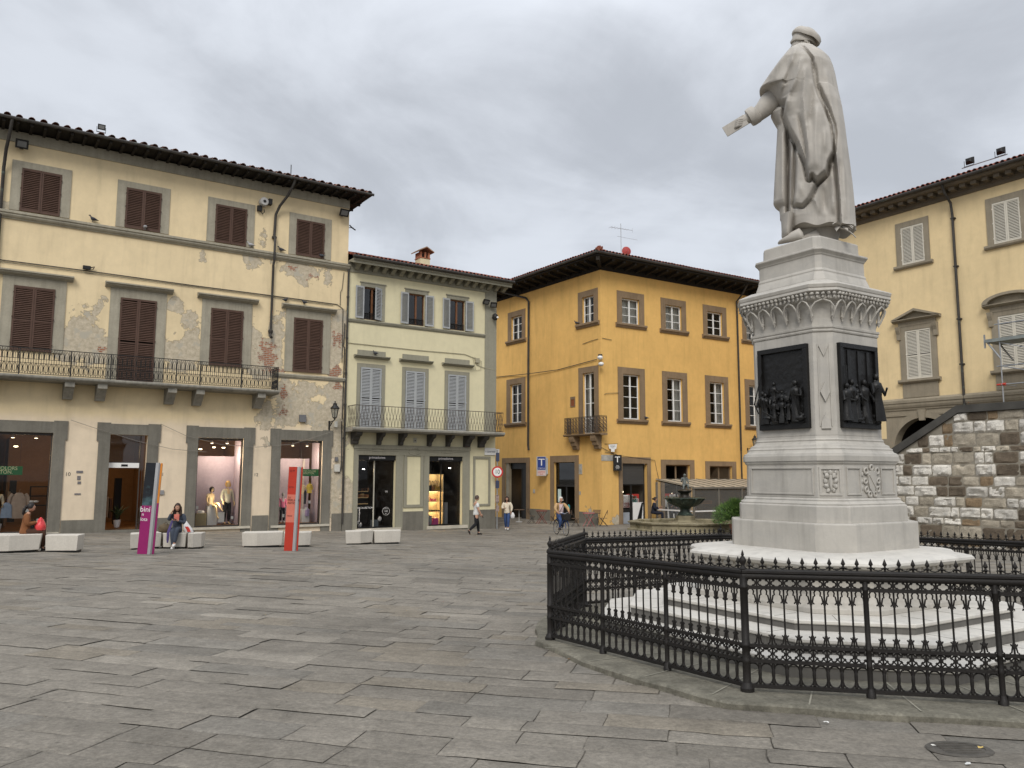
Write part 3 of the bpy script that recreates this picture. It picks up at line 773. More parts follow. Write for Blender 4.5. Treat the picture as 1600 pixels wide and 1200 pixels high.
# ================================================================== cream building beside it
BG = thing('cream_building', 'cream three storey building with grey green trim and grey shutters, squeezed between two yellow buildings', 'building', (-7.98, 37.9, -.95), rad(34.2), localz=False)
D0 = 9.1
def gx(s_): return s_-D0
W1 = 17.68-D0
g_top = [(10.44, .46), (12.86, .46), (15.26, .46)]; g_first = [10.44, 12.85, 15.28]
holes = [(gx(c)-h, gx(c)+h, 9.22, 10.85) for c, h in g_top]+[(gx(c)-.55, gx(c)+.55, 3.96, 6.87) for c in g_first]
gs = [(gx(9.88), gx(11.86), -.86, 2.62), (gx(13.70), gx(15.66), -.86, 2.62)]
holes += gs
b = MB(); grid_wall(b, .03, W1, -1.6, 12.0, holes, .3); nfront = len(b.v)
for h in holes: reveal(b, h, .26)
b.quad((W1, 0, -1.6), (W1, 9, -1.6), (W1, 9, 12), (W1, 0, 12)); b.quad((.03, 9, -1.6), (.03, 9, 12), (W1, 9, 12), (W1, 9, -1.6))
b.att = {'peel': blobs(b.v, [(.2, 1.0, .4, .5, 1.1), (.25, .2, .45, .3, 1.0), (.2, 3.4, .2, .5, .9)]), 'brick': [-1.0]*len(b.v)}
b.build('wall', pl_G, BG)
for a, c in ((.03, gx(9.62)), (gx(16.1), W1), (gx(12.26), gx(13.40))): MB().box(a, c, -.056, -.002, -1.6, -.11).build('plinth', m_dkgrey, BG)
b = MB(); b.prism_x(mold_prof(.10, 9.0, 9.2), .05, gx(16.96)); b.build('string_course', m_greyg, BG)
b = MB(); b.box(gx(16.97), W1+.02, -.035, -.002, 3.92, 11.5); b.box(W1, W1+.03, 0, .7, 3.9, 11.5); b.build('pilaster', m_greyg, BG)
b = MB(); b.box(.05, W1+.02, -.05, -.002, 11.48, 12.0); b.prism_x([(-.05, 11.98), (-.60, 11.80), (-.66, 11.80), (-.66, 11.90), (-.72, 11.94), (-.72, 12.02), (-.05, 12.02)], .02, W1+.6)
k = .3
while k < W1+.3:
    b.prism_x([(-.05, 11.62), (-.12, 11.60), (-.2, 11.64), (-.3, 11.72), (-.46, 11.76), (-.5, 11.80), (-.5, 11.86), (-.05, 11.97)], k, k+.2); k += .475
b.build('cornice', m_greyg, BG)
b = MB(); b.tube([(-.05, -.80, 12.08), (W1+.66, -.80, 12.08)], .075, 8); b.tube([(W1+.66, -.8, 12.08), (W1+.66, 4, 12.08)], .07, 8); b.build('gutter', m_gutter, BG)
b = MB(); tiles(b, -.02, W1+.64, -.78, 12.12, rad(17), 4.6, .215); b.quad((0, 3.6, 13.46), (W1+.6, 3.6, 13.46), (W1+.6, 9, 12.1), (0, 9, 12.1)); b.add([(W1+.6, -.75, 12.1), (W1+.6, 3.6, 13.46), (W1+.6, 9, 12.1)], [(0, 1, 2)]); b.build('roof', m_tile2, BG)
b = MB(); b.box(5.12, 5.72, 2.3, 2.9, 12.6, 13.5, 0)
b.box(5.09, 5.75, 2.27, 2.93, 13.5, 13.54, 1)
for x in (5.12, 5.38, 5.62): b.box(x, x+.10, 2.3, 2.4, 13.54, 13.85, 1); b.box(x, x+.10, 2.8, 2.9, 13.54, 13.85, 1)
b.box(5.12, 5.22, 2.4, 2.8, 13.54, 13.85, 1); b.box(5.62, 5.72, 2.4, 2.8, 13.54, 13.85, 1); b.box(5.24, 5.6, 2.42, 2.78, 13.54, 13.8, 2)
for sg in (-1, 1):
    v = [(5.42, 2.1, 14.14), (5.42, 3.1, 14.14), (5.42+sg*.46, 3.1, 13.90), (5.42+sg*.46, 2.1, 13.90)]
    b.add(v+[(p[0], p[1], p[2]-.06) for p in v], [(0,1,2,3),(7,6,5,4),(0,4,5,1),(1,5,6,2),(2,6,7,3),(3,7,4,0)], 3)
b.build('chimney', [pl_G, M('chimney brick', (.36, .15, .085), .9, .3, 6), m_black, M('chimney tiles', (.30, .19, .12), .9, .35, 6)], BG)
# windows of the top floor: open shutters, brown timber casements
for i, (c, hw) in enumerate(g_top):
    c = gx(c); b = MB(); surround(b, c-hw, c+hw, 9.22, 10.85, .19, .19, .18, 0, -.03, .02); b.box(c-hw-.24, c+hw+.24, -.06, .02, 11.03, 11.08)
    wn = b.build('window', m_greyg, BG)
    b = MB(); surround(b, c-hw+.05, c+hw-.05, 9.30, 10.78, .05, .05, .07, .08, .10, .15, 0); b.box(c-.045, c+.045, .09, .15, 9.30, 10.78, 0); b.build('casement', m_wood2, wn)
    b = MB(); b.quad((c-hw, .13, 9.25), (c+hw, .13, 9.25), (c+hw, .13, 10.8), (c-hw, .13, 10.8)); b.build('pane', m_glassd, wn)
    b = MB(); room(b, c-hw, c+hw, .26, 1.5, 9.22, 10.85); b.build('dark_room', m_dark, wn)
    b = MB(); iron_fence(b, (c-hw+.05, .03), (c+hw-.05, .03), 9.22, 9.55, 'C', .006, .12); b.build('guard_rail', m_iron, wn)
    shutter(wn, c-hw-.02, -.06, 9.24, .46, 1.60, m_shutg, PI+rad(7), False, False)
    if i == 0: shutter(wn, c+hw, -.045, 9.24, .45, 1.60, m_shutg, rad(24), True, False)
    else: shutter(wn, c+hw+.02, -.06, 9.24, .46, 1.60, m_shutg, PI-rad(7), True, False)
for i, c in enumerate(g_first):
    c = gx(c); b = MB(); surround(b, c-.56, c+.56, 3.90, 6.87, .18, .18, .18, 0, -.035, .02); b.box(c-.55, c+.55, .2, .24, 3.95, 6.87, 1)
    wn = b.build('window', [m_greyg, m_dark], BG); shutter_pair(wn, c, 3.93, 6.86, 1.08, m_shutg, -.03)
    b = MB(); b.box(c-.74, c+.74, -.03, -.002, 7.46, 7.70); b.prism_x(mold_prof(.26, 7.30, 7.459), c-.92, c+.92); b.build('hood', m_greyg, wn)
b = MB(); b.tube([(.05, -.03, 7.98), (4, -.03, 7.96), (6.6, -.03, 8.0), (7.2, -.03, 7.85), (7.35, -.03, 7.5), (7.9, -.04, 7.35), (W1, -.03, 7.3)], .016, 5); b.tube([(7.1, -.03, 7.9), (7.3, -.04, 7.2), (7.6, -.04, 7.25), (7.65, -.04, 7.7), (7.2, -.04, 7.9)], .012, 5); b.box(7.25, 7.5, -.1, 0, 7.6, 7.85); b.build('cable', M('cream cable', (.34, .31, .22), .8), BG)
# balcony
b = MB(); b.prism_x([(0, 3.70), (-.84, 3.70), (-.90, 3.74), (-.97, 3.78), (-.98, 3.86), (-.95, 3.90), (0, 3.90)], .05, W1-.02)
GB = b.build('balcony', m_slabst, BG)
b = MB(); iron_fence(b, (.2, -.9), (W1-.10, -.9), 3.90, 4.93, 'B', .011, .17); iron_fence(b, (.2, -.9), (.2, -.02), 3.9, 4.93, 'B'); iron_fence(b, (W1-.1, -.9), (W1-.1, -.02), 3.9, 4.93, 'B')
b.build('railing', m_rust, GB)
for s_ in (9.62, 10.88, 12.05, 13.64, 14.72, 15.84, 16.72):
    wd = .16 if s_ in (9.62, 15.84, 16.72) else .09
    b = MB(); b.prism_x(bracket_poly(.70, 3.12, 3.699), gx(s_)-wd, gx(s_)+wd); b.build('bracket', M('dark cast bracket', (.065, .06, .052), .8, .2), GB)
# ground floor
b = MB(); x0, x1 = gx(9.62), gx(16.1)
b.box(x0, x1, -.09, -.003, 2.93, 3.12); b.box(x0+.02, x1-.02, -.055, -.003, 2.63, 2.93)
for a, c in ((x0+.02, gs[0][0]), (gs[0][1], gx(12.26)), (gx(13.40), gs[1][0]), (gs[1][1], x1-.02)): b.box(a, c, -.05, -.003, -1.5, 2.63)
for a, c in ((gs[0][0]-.13, gs[0][1]+.13), (gs[1][0]-.13, gs[1][1]+.13)): b.box(a, c, -.075, -.055, 2.84, 2.865); b.box((a+c)/2-.3, (a+c)/2+.3, -.08, -.055, 2.80, 2.84)
for a in (gx(12.83), gx(10.87), gx(14.68)):
    for q in range(-3, 4): b.ball((a+q*.09, -.085, 3.0-.02*abs(q)), .035, .02, .05, 6, 5)
b.tube([(gx(12.5), -.06, 2.80), (gx(12.6), -.06, 2.72), (gx(12.85), -.06, 2.66), (gx(13.1), -.06, 2.72), (gx(13.2), -.06, 2.80)], .02, 5)
b.build('shop_front', m_greyg, BG)
b = MB(); surround(b, gx(12.46), gx(13.22), .22, 2.60, .16, .16, .03, .14, -.045, -.003); b.build('wall_panel_border', m_greyg, BG); b = MB(); surround(b, gx(16.42), gx(17.24), .19, 2.53, .12, .12, .13, .10, -.045, -.003); b.build('wall_panel_border', m_greyg, BG)
b = MB(); b.box(gx(12.80), gx(12.98), -.03, -.003, 3.28, 3.52, 0); b.ball((gx(12.89), -.03, 3.38), .03, mi=1); b.build('wall_plate', [M('pale plate', (.45, .43, .36), .6), m_black], BG)
m_gsh = M('black shop interior', (.016, .014, .013), .6, .3, 1)
for i, (x0, x1, z0, z1) in enumerate(gs):
    b = MB(); b.box(x0, x1, .02, .20, 2.38, 2.62); sg = b.build('shop_sign_band', m_black, BG)
    me = text_mesh('primadonna', .17, M('silver lettering', (.55, .52, .52), .4), 'CENTER', .003, 1.05)
    link('lettering', me, sg, ((x0+x1)/2, .012, 2.51))
    b = MB(); xm = x0+.92 if i == 0 else x0+.80
    surround(b, x0+.04, x1-.04, z0+.05, 2.36, .04, .04, .02, .05, .22, .27); b.box(xm, xm+.05, .21, .27, z0+.05, 2.36, 1 if i == 0 else 0); 
    fr = b.build('shop_window', [m_black, M('pale frame', (.42, .40, .33), .4, .1)], BG)
    b = MB(); b.quad((x0, .245, z0), (x1, .245, z0), (x1, .245, 2.4), (x0, .245, 2.4)); b.build('pane', glass('shop glass', (.94, .94, .94), .0), fr)
    b = MB(); b.box(x0-.1, x1+.3, -.12, .26, z0-.16, z0); b.build('sill', m_marblesill, fr)
    b = MB(); room(b, x0, x1, .28, 3.2, z0, 2.6, 0)
    b.build('shop_interior', m_gsh, BG)
x0, x1, z0, z1 = gs[0]
m_poster = M('poster print', (.25, .19, .17), .5, .8, 9); m_wh = M('white card', (.75, .73, .70), .6, .04); m_wsh = M('warm shelf', (.6, .42, .2), .5, .1)
b = MB(); b.box(x0+.05, x0+.35, .7, .74, .9, 1.75, 0); b.box(x0+.0, x0+.42, .6, .64, .05, .12, 1); b.box(x0+.36, x0+.41, .6, .64, -.86, .12, 1)
for z in (.85, .55, .25): b.box(x0+.45, x0+1.0, 1.0, 1.3, z, z+.03, 2)
for q in range(14): b.box(x0+.45+random.random()*.45, x0+.55+random.random()*.5, 1.0, 1.1, .58+.3*(q % 2), .70+.3*(q % 2)+random.random()*.06, random.choice((2, 3, 4)))
for q in range(9): b.ball((x0+.15+random.random()*1.5, .5+random.random()*.4, z0+.12+random.random()*.3), .10, .08, .12, 7, 5, random.choice((3, 1, 5)), .3, q)
b.box(x0+1.05, x0+1.35, .5, .8, z0, z0+.35, 5)
b.build('shop_display', [m_poster, m_wh, m_wsh, m_black, M('tan leather', (.3, .13, .05), .5), M('grey leather', (.12, .14, .15), .5)], BG)
lettering('NEW COLLECTION', .115, m_wh, BG, (x0+.42, .235, .10))
lettering('FREE\n~~~', .07, m_wh, BG, (x0+1.62, .235, .85), lines=.8)
b = MB(); b.tube([(x0+1.62+.19*math.cos(a*PI/10), .235, -.08+.19*math.sin(a*PI/10)) for a in range(20)], .007, 4, closed=True)
b.build('window_sticker', m_wh, BG); lettering('UP TO', .06, m_wh, BG, (x0+1.62, .235, .03)); lettering('5+8', .10, m_wh, BG, (x0+1.62, .235, -.08)); lettering('% %', .06, m_wh, BG, (x0+1.62, .235, -.19))
x0, x1, z0, z1 = gs[1]
m_lit = M('cream shelf unit', (.52, .42, .26), .6, .05); m_pink = M('pink goods', (.55, .08, .25), .5, .2)
b = MB(); b.box(x0, x0+1.28, 1.35, 1.4, z0, 1.72, 0)
for z in (.86, .33, -.20): b.box(x0, x0+1.26, .85, 1.35, z-.03, z, 0)
b.box(x0+1.27, x0+1.31, .8, 1.35, z0, 1.72, 0)
for q in range(7):
    xx = x0+.12+q*.17; hh = random.uniform(.15, .34)
    if q not in (0,): b.box(xx-.07, xx+.07, 1.0, 1.12, .865, .865+hh, random.choice((1, 2, 4))); b.tube([(xx-.05, 1.05, .865+hh), (xx-.04, 1.05, .865+hh+.2), (xx, 1.05, .865+hh+.26), (xx+.04, 1.05, .865+hh+.2), (xx+.05, 1.05, .865+hh)], .012, 4, 1)
for q in range(9): b.ball((x0+.1+q*.13, 1.0, -.15), .06, .10, .04, 7, 5, 1)
for q in range(5): b.box(x0+.08+q*.2, x0+.2+q*.2, 1.0, 1.1, .34, .34+random.uniform(.05, .2), random.choice((3, 1, 2)))
for q in range(6): b.box(x0+.05+q*.13, x0+.22+q*.13, .5, .8, z0, z0+random.uniform(.1, .5), random.choice((3, 3, 5)))
b.box(x0+1.6, x0+1.8, 1.2, 1.4, z0, .25, 5)
b.build('shop_display', [m_lit, m_black, M('mustard bag', (.35, .22, .04), .5), m_pink, M('tan leather', (.3, .13, .05), .5), M('grey card', (.3, .3, .3), .6)], BG)
for z in (1.6, .80, .27, -.26): lamp(x0+.35, 1.05, z, 5.5, BG, (1, .74, .38), .04); lamp(x0+.95, 1.05, z, 5.5, BG, (1, .74, .38), .04)
b = MB()
for z in (.825, .295, -.235): b.box(x0+.02, x0+1.24, 1.28, 1.33, z-.012, z, 0)
b.build('shelf_light', emit('shelf light strip', (1, .76, .40), 5.0), BG)
b = MB()
for xx, zz in ((gs[0][0]+.10, 2.30), (gs[0][0]+.55, 1.95), (gs[1][0]+.12, 2.28), (gs[1][0]+1.55, 2.05)): b.lathe([(.0, .01), (.06, .01), (.06, -.01), (0, -.02)], 8, (xx, .6, zz))
b.build('spotlight', emit('cool spot', (1, .95, .85), 14), BG); lamp(gs[0][0]+.6, .9, 1.9, 9, BG); lamp(gs[0][0]+.6, .55, -.1, 3, BG, (1, .9, .8))
# ================================================================== ochre corner building
OY = (5.166, 46.0, -1.12)
BY = thing('ochre_corner_building', 'bright ochre corner building with brown stone window frames and deep dark eaves', 'building', OY, rad(32.5), localz=False)
ang = rad(125.0-32.5)                     # the second facade meets the first at this angle
lc, ls = math.cos(ang), math.sin(ang)
LY, RY, ZW = 16.0, 20.0, 13.9
FRAMES = []
class Side:
    """one facade of the corner building in the local frame of its root"""
    def __init__(s, left): s.left = left; s.rz = 0 if not left else ang+PI
    def xform(s, b):
        if s.left:                        # facade coordinate t runs away from the corner; mirror so x grows to the right
            R = Matrix.Rotation(ang+PI, 4, 'Z'); b.v = [tuple(R @ Vector(p)) for p in b.v]
        return b
SR, SL = Side(False), Side(True)          # on the left side x = -t
def ywall(side, x0, x1, holes):
    b = MB(); grid_wall(b, x0, x1, -1.8, ZW, holes, .6)
    for h in holes: reveal(b, h, .24)
    n = len(b.v); 
    pk = []
    for p in b.v:
        m = -.9
        for (s_, z_, rs, rz) in (([(-1.2, -.55, .8, .25), (-5.6, -.50, .5, .15)]) if side.left else [(1.0, -.95, .4, .3)]):
            if abs(p[1]) < .01: m = max(m, .75*(1-.6*math.hypot((p[0]-s_)/rs, (p[2]-z_)/rz)))
        pk.append(m)
    side.xform(b); b.att = {'peel': pk, 'brick': [-1.0]*n}
    return b.build('wall', pl_Y, BY)
ry_top = [2.31, 5.82, 9.46, 13.1]; ry_low = [2.29, 5.80, 9.48, 13.15]
hr = [(c-.69, c+.69, 10.70, 12.25) for c in ry_top]+[(c-.65, c+.65, 4.98, 7.66) for c in ry_low]
gr = [(1.50, 3.42, -1.2, 2.39), (4.90, 6.94, .2, 2.35), (8.64, 10.68, .2, 2.30)]
ywall(SR, 0, RY, hr+gr)
ly = [(-1.11, .53), (-8.48, .63)]
hl = [(c-h, c+h, 10.72, 12.33) for c, h in ly]+[(-1.12-.52, -1.12+.52, 4.10, 7.72), (-8.54-.66, -8.54+.66, 5.13, 7.74)]
gl = [(-4.45, -2.42, -1.2, 2.48), (-9.73, -7.34, -1.2, 2.50)]
ywall(SL, -LY, 0, hl+gl)
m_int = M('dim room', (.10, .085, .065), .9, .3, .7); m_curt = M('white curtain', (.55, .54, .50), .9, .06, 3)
def ywindow(side, c, hw, z0, z1, fw, ft, rows, sill=True, curtain=0):
    b = MB(); surround(b, c-hw, c+hw, z0, z1, fw, fw, ft, 0, -.035, .02); wn = side.xform(b).build('window', m_brown, BY)
    if sill:
        b = MB(); b.prism_x([(-.002, z0-.26), (-.06, z0-.26), (-.13, z0-.14), (-.17, z0-.12), (-.17, z0-.02), (-.16, z0), (.2, z0), (.2, z0-.05), (-.002, z0-.05)], c-hw-fw-.12, c+hw+fw+.12); side.xform(b).build('sill', m_brown, wn)
    b = MB(); sash(b, c-hw+.01, c+hw-.01, z0+.01, z1-.01, .13, 2, rows, .075, .035); side.xform(b).build('sash', m_white, wn)
    b = MB(); b.quad((c-hw, .165, z0), (c+hw, .165, z0), (c+hw, .165, z1), (c-hw, .165, z1)); side.xform(b).build('pane', m_glass, wn)
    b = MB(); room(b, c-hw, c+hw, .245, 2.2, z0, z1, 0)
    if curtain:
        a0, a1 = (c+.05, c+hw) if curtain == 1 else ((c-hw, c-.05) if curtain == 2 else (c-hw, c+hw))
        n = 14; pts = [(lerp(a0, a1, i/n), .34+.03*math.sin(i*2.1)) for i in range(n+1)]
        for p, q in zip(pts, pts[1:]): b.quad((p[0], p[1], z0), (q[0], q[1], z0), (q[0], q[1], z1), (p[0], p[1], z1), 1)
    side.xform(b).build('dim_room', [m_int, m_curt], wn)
for i, c in enumerate(ry_top): ywindow(SR, c, .69, 10.70, 12.25, .38, .40, 3, True, (3, 3, 0, 2)[i])
for i, c in enumerate(ry_low): ywindow(SR, c, .65, 4.98, 7.66, .40, .40, 4, True, (0, 1, 1, 0)[i])
for i, (c, h) in enumerate(ly): ywindow(SL, c, h, 10.72, 12.33, .38, .36, 3, True, (2, 0)[i])
ywindow(SL, -8.54, .66, 5.13, 7.74, .42, .37, 4); ywindow(SL, -1.12, .52, 4.10, 7.72, .38, .36, 4, False, 2)
# ground floor surrounds
def yopen(side, h, fw, ft, name):
    b = MB(); x0, x1, z0, z1 = h; b.box(x0-fw, x1+fw, -.04, .01, z1, z1+ft); b.box(x0-fw, x0, -.04, .01, z0-.4, z1); b.box(x1, x1+fw, -.04, .01, z0-.4, z1)
    return side.xform(b).build(name, m_brown, BY)
m_bdoor = M('black bar door', (.018, .017, .016), .4, .2, 4)
for h in gr[1:]:
    fr = yopen(SR, (h[0], h[1], .2, h[3]), .37, .30, 'window')
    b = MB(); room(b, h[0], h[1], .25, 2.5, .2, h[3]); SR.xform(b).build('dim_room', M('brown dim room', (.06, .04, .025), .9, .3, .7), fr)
    b = MB()
    if h is gr[2]:
        q = h[0]-1.2
        while q < h[1]:
            for sg in (1, -1):
                a0, a1 = q, q+(h[3]-.2)
                za, zb = (.2, h[3]) if sg > 0 else (h[3], .2)
                A, Bp = max(a0, h[0]), min(a1, h[1])
                if Bp > A: b.tube([(A, .1, lerp(za, zb, (A-a0)/(a1-a0))), (Bp, .1, lerp(za, zb, (Bp-a0)/(a1-a0)))], .006, 3)
            q += .16
    sash(b, h[0], h[1], .2, h[3], .18, 2, 1, .07, .03); SR.xform(b).build('sash', m_brown, fr)
fr = yopen(SR, gr[0], .28, .37, 'bar_door'); x0, x1, z0, z1 = gr[0]
b = MB(); room(b, x0, x1, .25, 4, -1.15, 2.39); SR.xform(b).build('bar_interior', m_int, fr)
b = MB()
for q in range(13): b.box(x0, x1-.18, .14, .17, 1.2+q*.09, 1.27+q*.09)
b.box(x0, x1-.18, .16, .18, 1.2, 2.39)
SR.xform(b).build('roller_shutter', M('grey roller shutter', (.075, .072, .068), .5, .1), fr)
b = MB(); surround(b, x0+.05, x1-.18, -1.1, 1.12, .05, .05, .08, .05, .14, .19); b.box(x0+.72, x0+.82, .13, .2, -1.1, 1.12); b.box(x0, x0+.72, .15, .18, -1.1, -.25); SR.xform(b).build('frame', m_bdoor, fr)
b = MB(); b.box(x0+.84, x0+1.62, .06, .10, -1.1, .12, 0); b.add([(x0+1.05, .055, -1.1), (x0+1.45, .055, -1.1), (x0+1.62, .055, .1), (x0+1.5, .055, .1)], [(0, 1, 2, 3)], 1); b.box(x0+.12, x0+.62, .13, .15, -1.1, -.45, 2); SR.xform(b).build('counter_panel', [m_wh, m_black, M('grey blue card', (.3, .32, .35), .5)], fr)
b = MB()
for q in range(16): b.box(x0+.1+random.random()*1.5, x0+.2+random.random()*1.5, .4, .6, -.2, .1+random.random()*.5, random.choice((0, 1, 2, 3)))
b.box(x0+.0, x1, .8, 1.2, -1.1, -.2, 4); SR.xform(b).build('bar_goods', [m_wh, M('teal tin', (.06, .25, .22)), M('red tin', (.4, .04, .03)), M('amber bottle', (.25, .10, .02)), m_bdoor], fr)
b = MB(); b.ball((x0+.35, 1.0, .55), .05); b.ball((x0+1.1, 1.3, .7), .05); b.box(x0+.05, x0+.4, .5, .62, -.26, -.16); SR.xform(b).build('spotlight', emit('bar lamp', (1, .85, .6), 6), fr)
for i, h in enumerate(gl):
    x0, x1, z0, z1 = h
    fr = yopen(SL, h, .36 if i == 0 else .38, .40 if i == 0 else .33, 'bar_door')
    b = MB(); room(b, x0, x1, .25, 5, -1.15, z1); SL.xform(b).build('bar_interior', m_dark, fr)
    b = MB()
    if i == 0:
        surround(b, x0+.06, x1-.06, -1.1, z1-.04, .06, .06, .04, .03, .16, .22); b.box(x0, x1, .15, .23, 1.0, 1.12); b.box((x0+x1)/2-.05, (x0+x1)/2+.05, .15, .23, -1.1, 1.0)
        SL.xform(b).build('frame', m_bdoor, fr)
        b = MB(); b.box(x0+.22, x0+.5, .12, .15, .05, .85, 0); b.box(x0+.18, x0+.55, .12, .15, -.75, -.15, 1); b.box(x0+.5, x0+.8, .12, .15, -.25, .02, 2); b.ball((x0+1.25, .13, -.25), .12, .03, .2, 8, 6, 2)
        SL.xform(b).build('poster', [M('pale blue card', (.55, .68, .66), .6), M('lime card', (.35, .45, .06), .6), M('teal card', (.03, .3, .33), .6)], fr)
        b = MB(); b.quad((x0, .19, 1.1), (x1, .19, 1.1), (x1, .19, z1), (x0, .19, z1)); SL.xform(b).build('pane', m_glassd, fr)
        b = MB(); b.ball((x0+1.45, 1.2, .72), .04); b.ball((x0+1.75, 1.6, .74), .04); SL.xform(b).build('spotlight', emit('bar lamp', (1, .85, .6), 6), fr)
    else:
        b.box(x0, x0+.35, .02, .24, -1.1, z1, 1); b.box(x0+.35, x1, .2, .23, 2.1, z1, 0); b.box(x0+1.5, x0+1.56, .25, .32, -1.1, 2.1, 0); b.box(x0+1.55, x1, .27, .30, -1.1, 2.1, 0); SL.xform(b).build('frame', [m_bdoor, m_grey], fr)
        b = MB(); b.ball((x0+.75, 1.5, 1.0), .09, .09, .13); SL.xform(b).build('pendant_lamp', emit('glowing bulb', (1, .6, .22), 7), fr)
        o = lamp(0, 0, 0, 12, BY); p = Matrix.Rotation(ang+PI, 4, 'Z') @ Vector((x0+.9, 1.3, 1.0)); o.location = (p.x, p.y, p.z-OY[2])
# balcony on the left facade
b = MB(); b.prism_x([(0, 3.98), (-.50, 3.98), (-.56, 4.04), (-.56, 4.09), (0, 4.09)], -2.86, .50); yb = SL.xform(b).build('balcony', m_brown, BY)
b = MB(); iron_fence(b, (-2.76, -.50), (.42, -.50), 4.09, 5.07, 'C', .022, .26); iron_fence(b, (-2.76, -.50), (-2.76, -.02), 4.09, 5.07, 'C', .022, .26); iron_fence(b, (.42, -.50), (.42, .02), 4.09, 5.07, 'C', .022, .26); SL.xform(b).build('railing', m_rust, yb)
for c in (-2.2, -.24):
    b = MB(); b.prism_x([(0, 3.2), (-.15, 3.2), (-.2, 3.28), (-.22, 3.40), (-.32, 3.42), (-.35, 3.55), (-.36, 3.64), (-.45, 3.66), (-.49, 3.82), (-.49, 3.978), (0, 3.978)], c-.22, c+.22); SL.xform(b).build('bracket', m_brown, yb)
b = MB(); surround(b, -2.75, -2.42, 5.85, 6.25, .06, .06, .16, .06, -.03, 0); b.box(-2.75, -2.42, -.006, 0, 5.85, 6.25, 1); SL.xform(b).build('niche', [m_brown, M('niche red', (.25, .08, .03))], BY)
# eaves and roof over both sides: mitred soffit, rafters, gutter, tiles
E0 = 1.15
cx = E0*math.tan((PI-ang)/2)              # how far the eaves corner lies beyond the wall corner along x
b = MB()
def both(fn):
    for side, L in ((SR, RY), (SL, LY)):
        bb = MB(); fn(bb, side, L); side.xform(bb); b.join(bb)
sgn = lambda side: (1 if side is SR else -1)
def soff(bb, side, L):
    s_ = sgn(side)
    bb.quad((-s_*cx, -E0, 14.18), (s_*L, -E0, 14.18), (s_*L, 0, 14.05), (0, 0, 14.05))
    bb.quad((-s_*cx, -E0, 14.18), (s_*L, -E0, 14.18), (s_*L, -E0, 14.34), (-s_*cx, -E0, 14.34))
    bb.box(min(0, s_*L), max(0, s_*L), -.06, -.003, 13.72, 14.05)
    k = .15
    while k < L:
        bb.prism_x([(-.06, 13.86), (-.5, 13.93), (-E0+.12, 14.02), (-E0+.08, 14.16), (-.06, 14.05)], s_*k-.07, s_*k+.07); k += .85
both(soff)
cdir = Vector((-cx, -E0)); 
b.obox((-cx*.5, -E0*.5, 14.0), (cdir.x, cdir.y, .12), .7, (0, 0, 1), .14, .10)
ev = b.build('eave', m_wood, BY)
b = MB(); both(lambda bb, side, L: bb.tube([(-sgn(side)*(cx+.06), -E0-.07, 14.36), (sgn(side)*L, -E0-.07, 14.36)], .085, 8)); b.build('gutter', m_gutter, ev)
b = MB(); slope = rad(18); SLN = 5.5
def rf(bb, side, L):
    s_ = sgn(side); rnd = random.Random(9); c_, sn = math.cos(slope), math.sin(slope)
    n = int((L+cx)/.24)
    ye, ze = -E0-.09, 14.40
    bb.quad((-s_*(cx), ye, ze), (s_*L, ye, ze), (s_*L, ye+7*c_, ze+7*sn), (s_*(7*c_*cx/E0-cx), ye+7*c_, ze+7*sn))
    for i in range(n):
        x = -cx+(i+.5)*.24; d = -.02
        lim = SLN
        while d < lim:
            # stay on this side of the hip
            yy = d*c_
            if x < yy*cx/E0-cx-.05: break
            jx, jz = rnd.uniform(-.012, .012), rnd.uniform(-.005, .012); rings = []
            for dd, rr, lf in ((d, .10*rnd.uniform(.95, 1.06), .03+jz), (d+.46, .082, .004+jz)):
                rings.append([(s_*(x+jx)+rr*math.cos(PI*q/5), ye+dd*c_-(rr*math.sin(PI*q/5)+lf)*sn, ze+dd*sn+(rr*math.sin(PI*q/5)+lf)*c_) for q in range(6)])
            bb.loft(rings, 0, cap=False, closed=False)
            d += .42
both(rf)
hip = Vector((cx*7*math.cos(slope)/E0-cx, -E0-.09+7*math.cos(slope), 14.42+7*math.sin(slope))); p0 = Vector((-cx-.02, -E0-.1, 14.44))
for q in range(16):
    a, c_ = p0.lerp(hip, q/16), p0.lerp(hip, (q+1.1)/16); b.tube([a+Vector((0,0,.03)), c_], [.12, .10], 8)
for q in range(10): b.ball(tuple(p0+Vector((random.uniform(-.15, .2), random.uniform(-.1, .2), .08+random.random()*.12))), .07, mi=0, noise=.8, seed=q)
b.build('roof', m_tile2, BY)
b = MB(); b.tube([(11.48, -E0, 14.3), (11.48, -.6, 13.6), (11.48, -.1, 13.2), (11.48, -.1, 3.3)], .06, 8)
b.tube([(11.48, -.1, 3.3), (11.48, -.1, -1.1)], .05, 8); b.build('downpipe', m_gutter, BY)
b = MB(); b.tube([(-9.6, -E0, 14.3), (-9.2, -.7, 14.0), (-7.3, -.12, 13.35), (-6.98, -.1, 13.05), (-7.02, -.1, 8), (-7.03, -.1, 3.6), (-6.95, -.12, 3.3)], .07, 8); SL.xform(b).build('downpipe', m_gutter, BY)
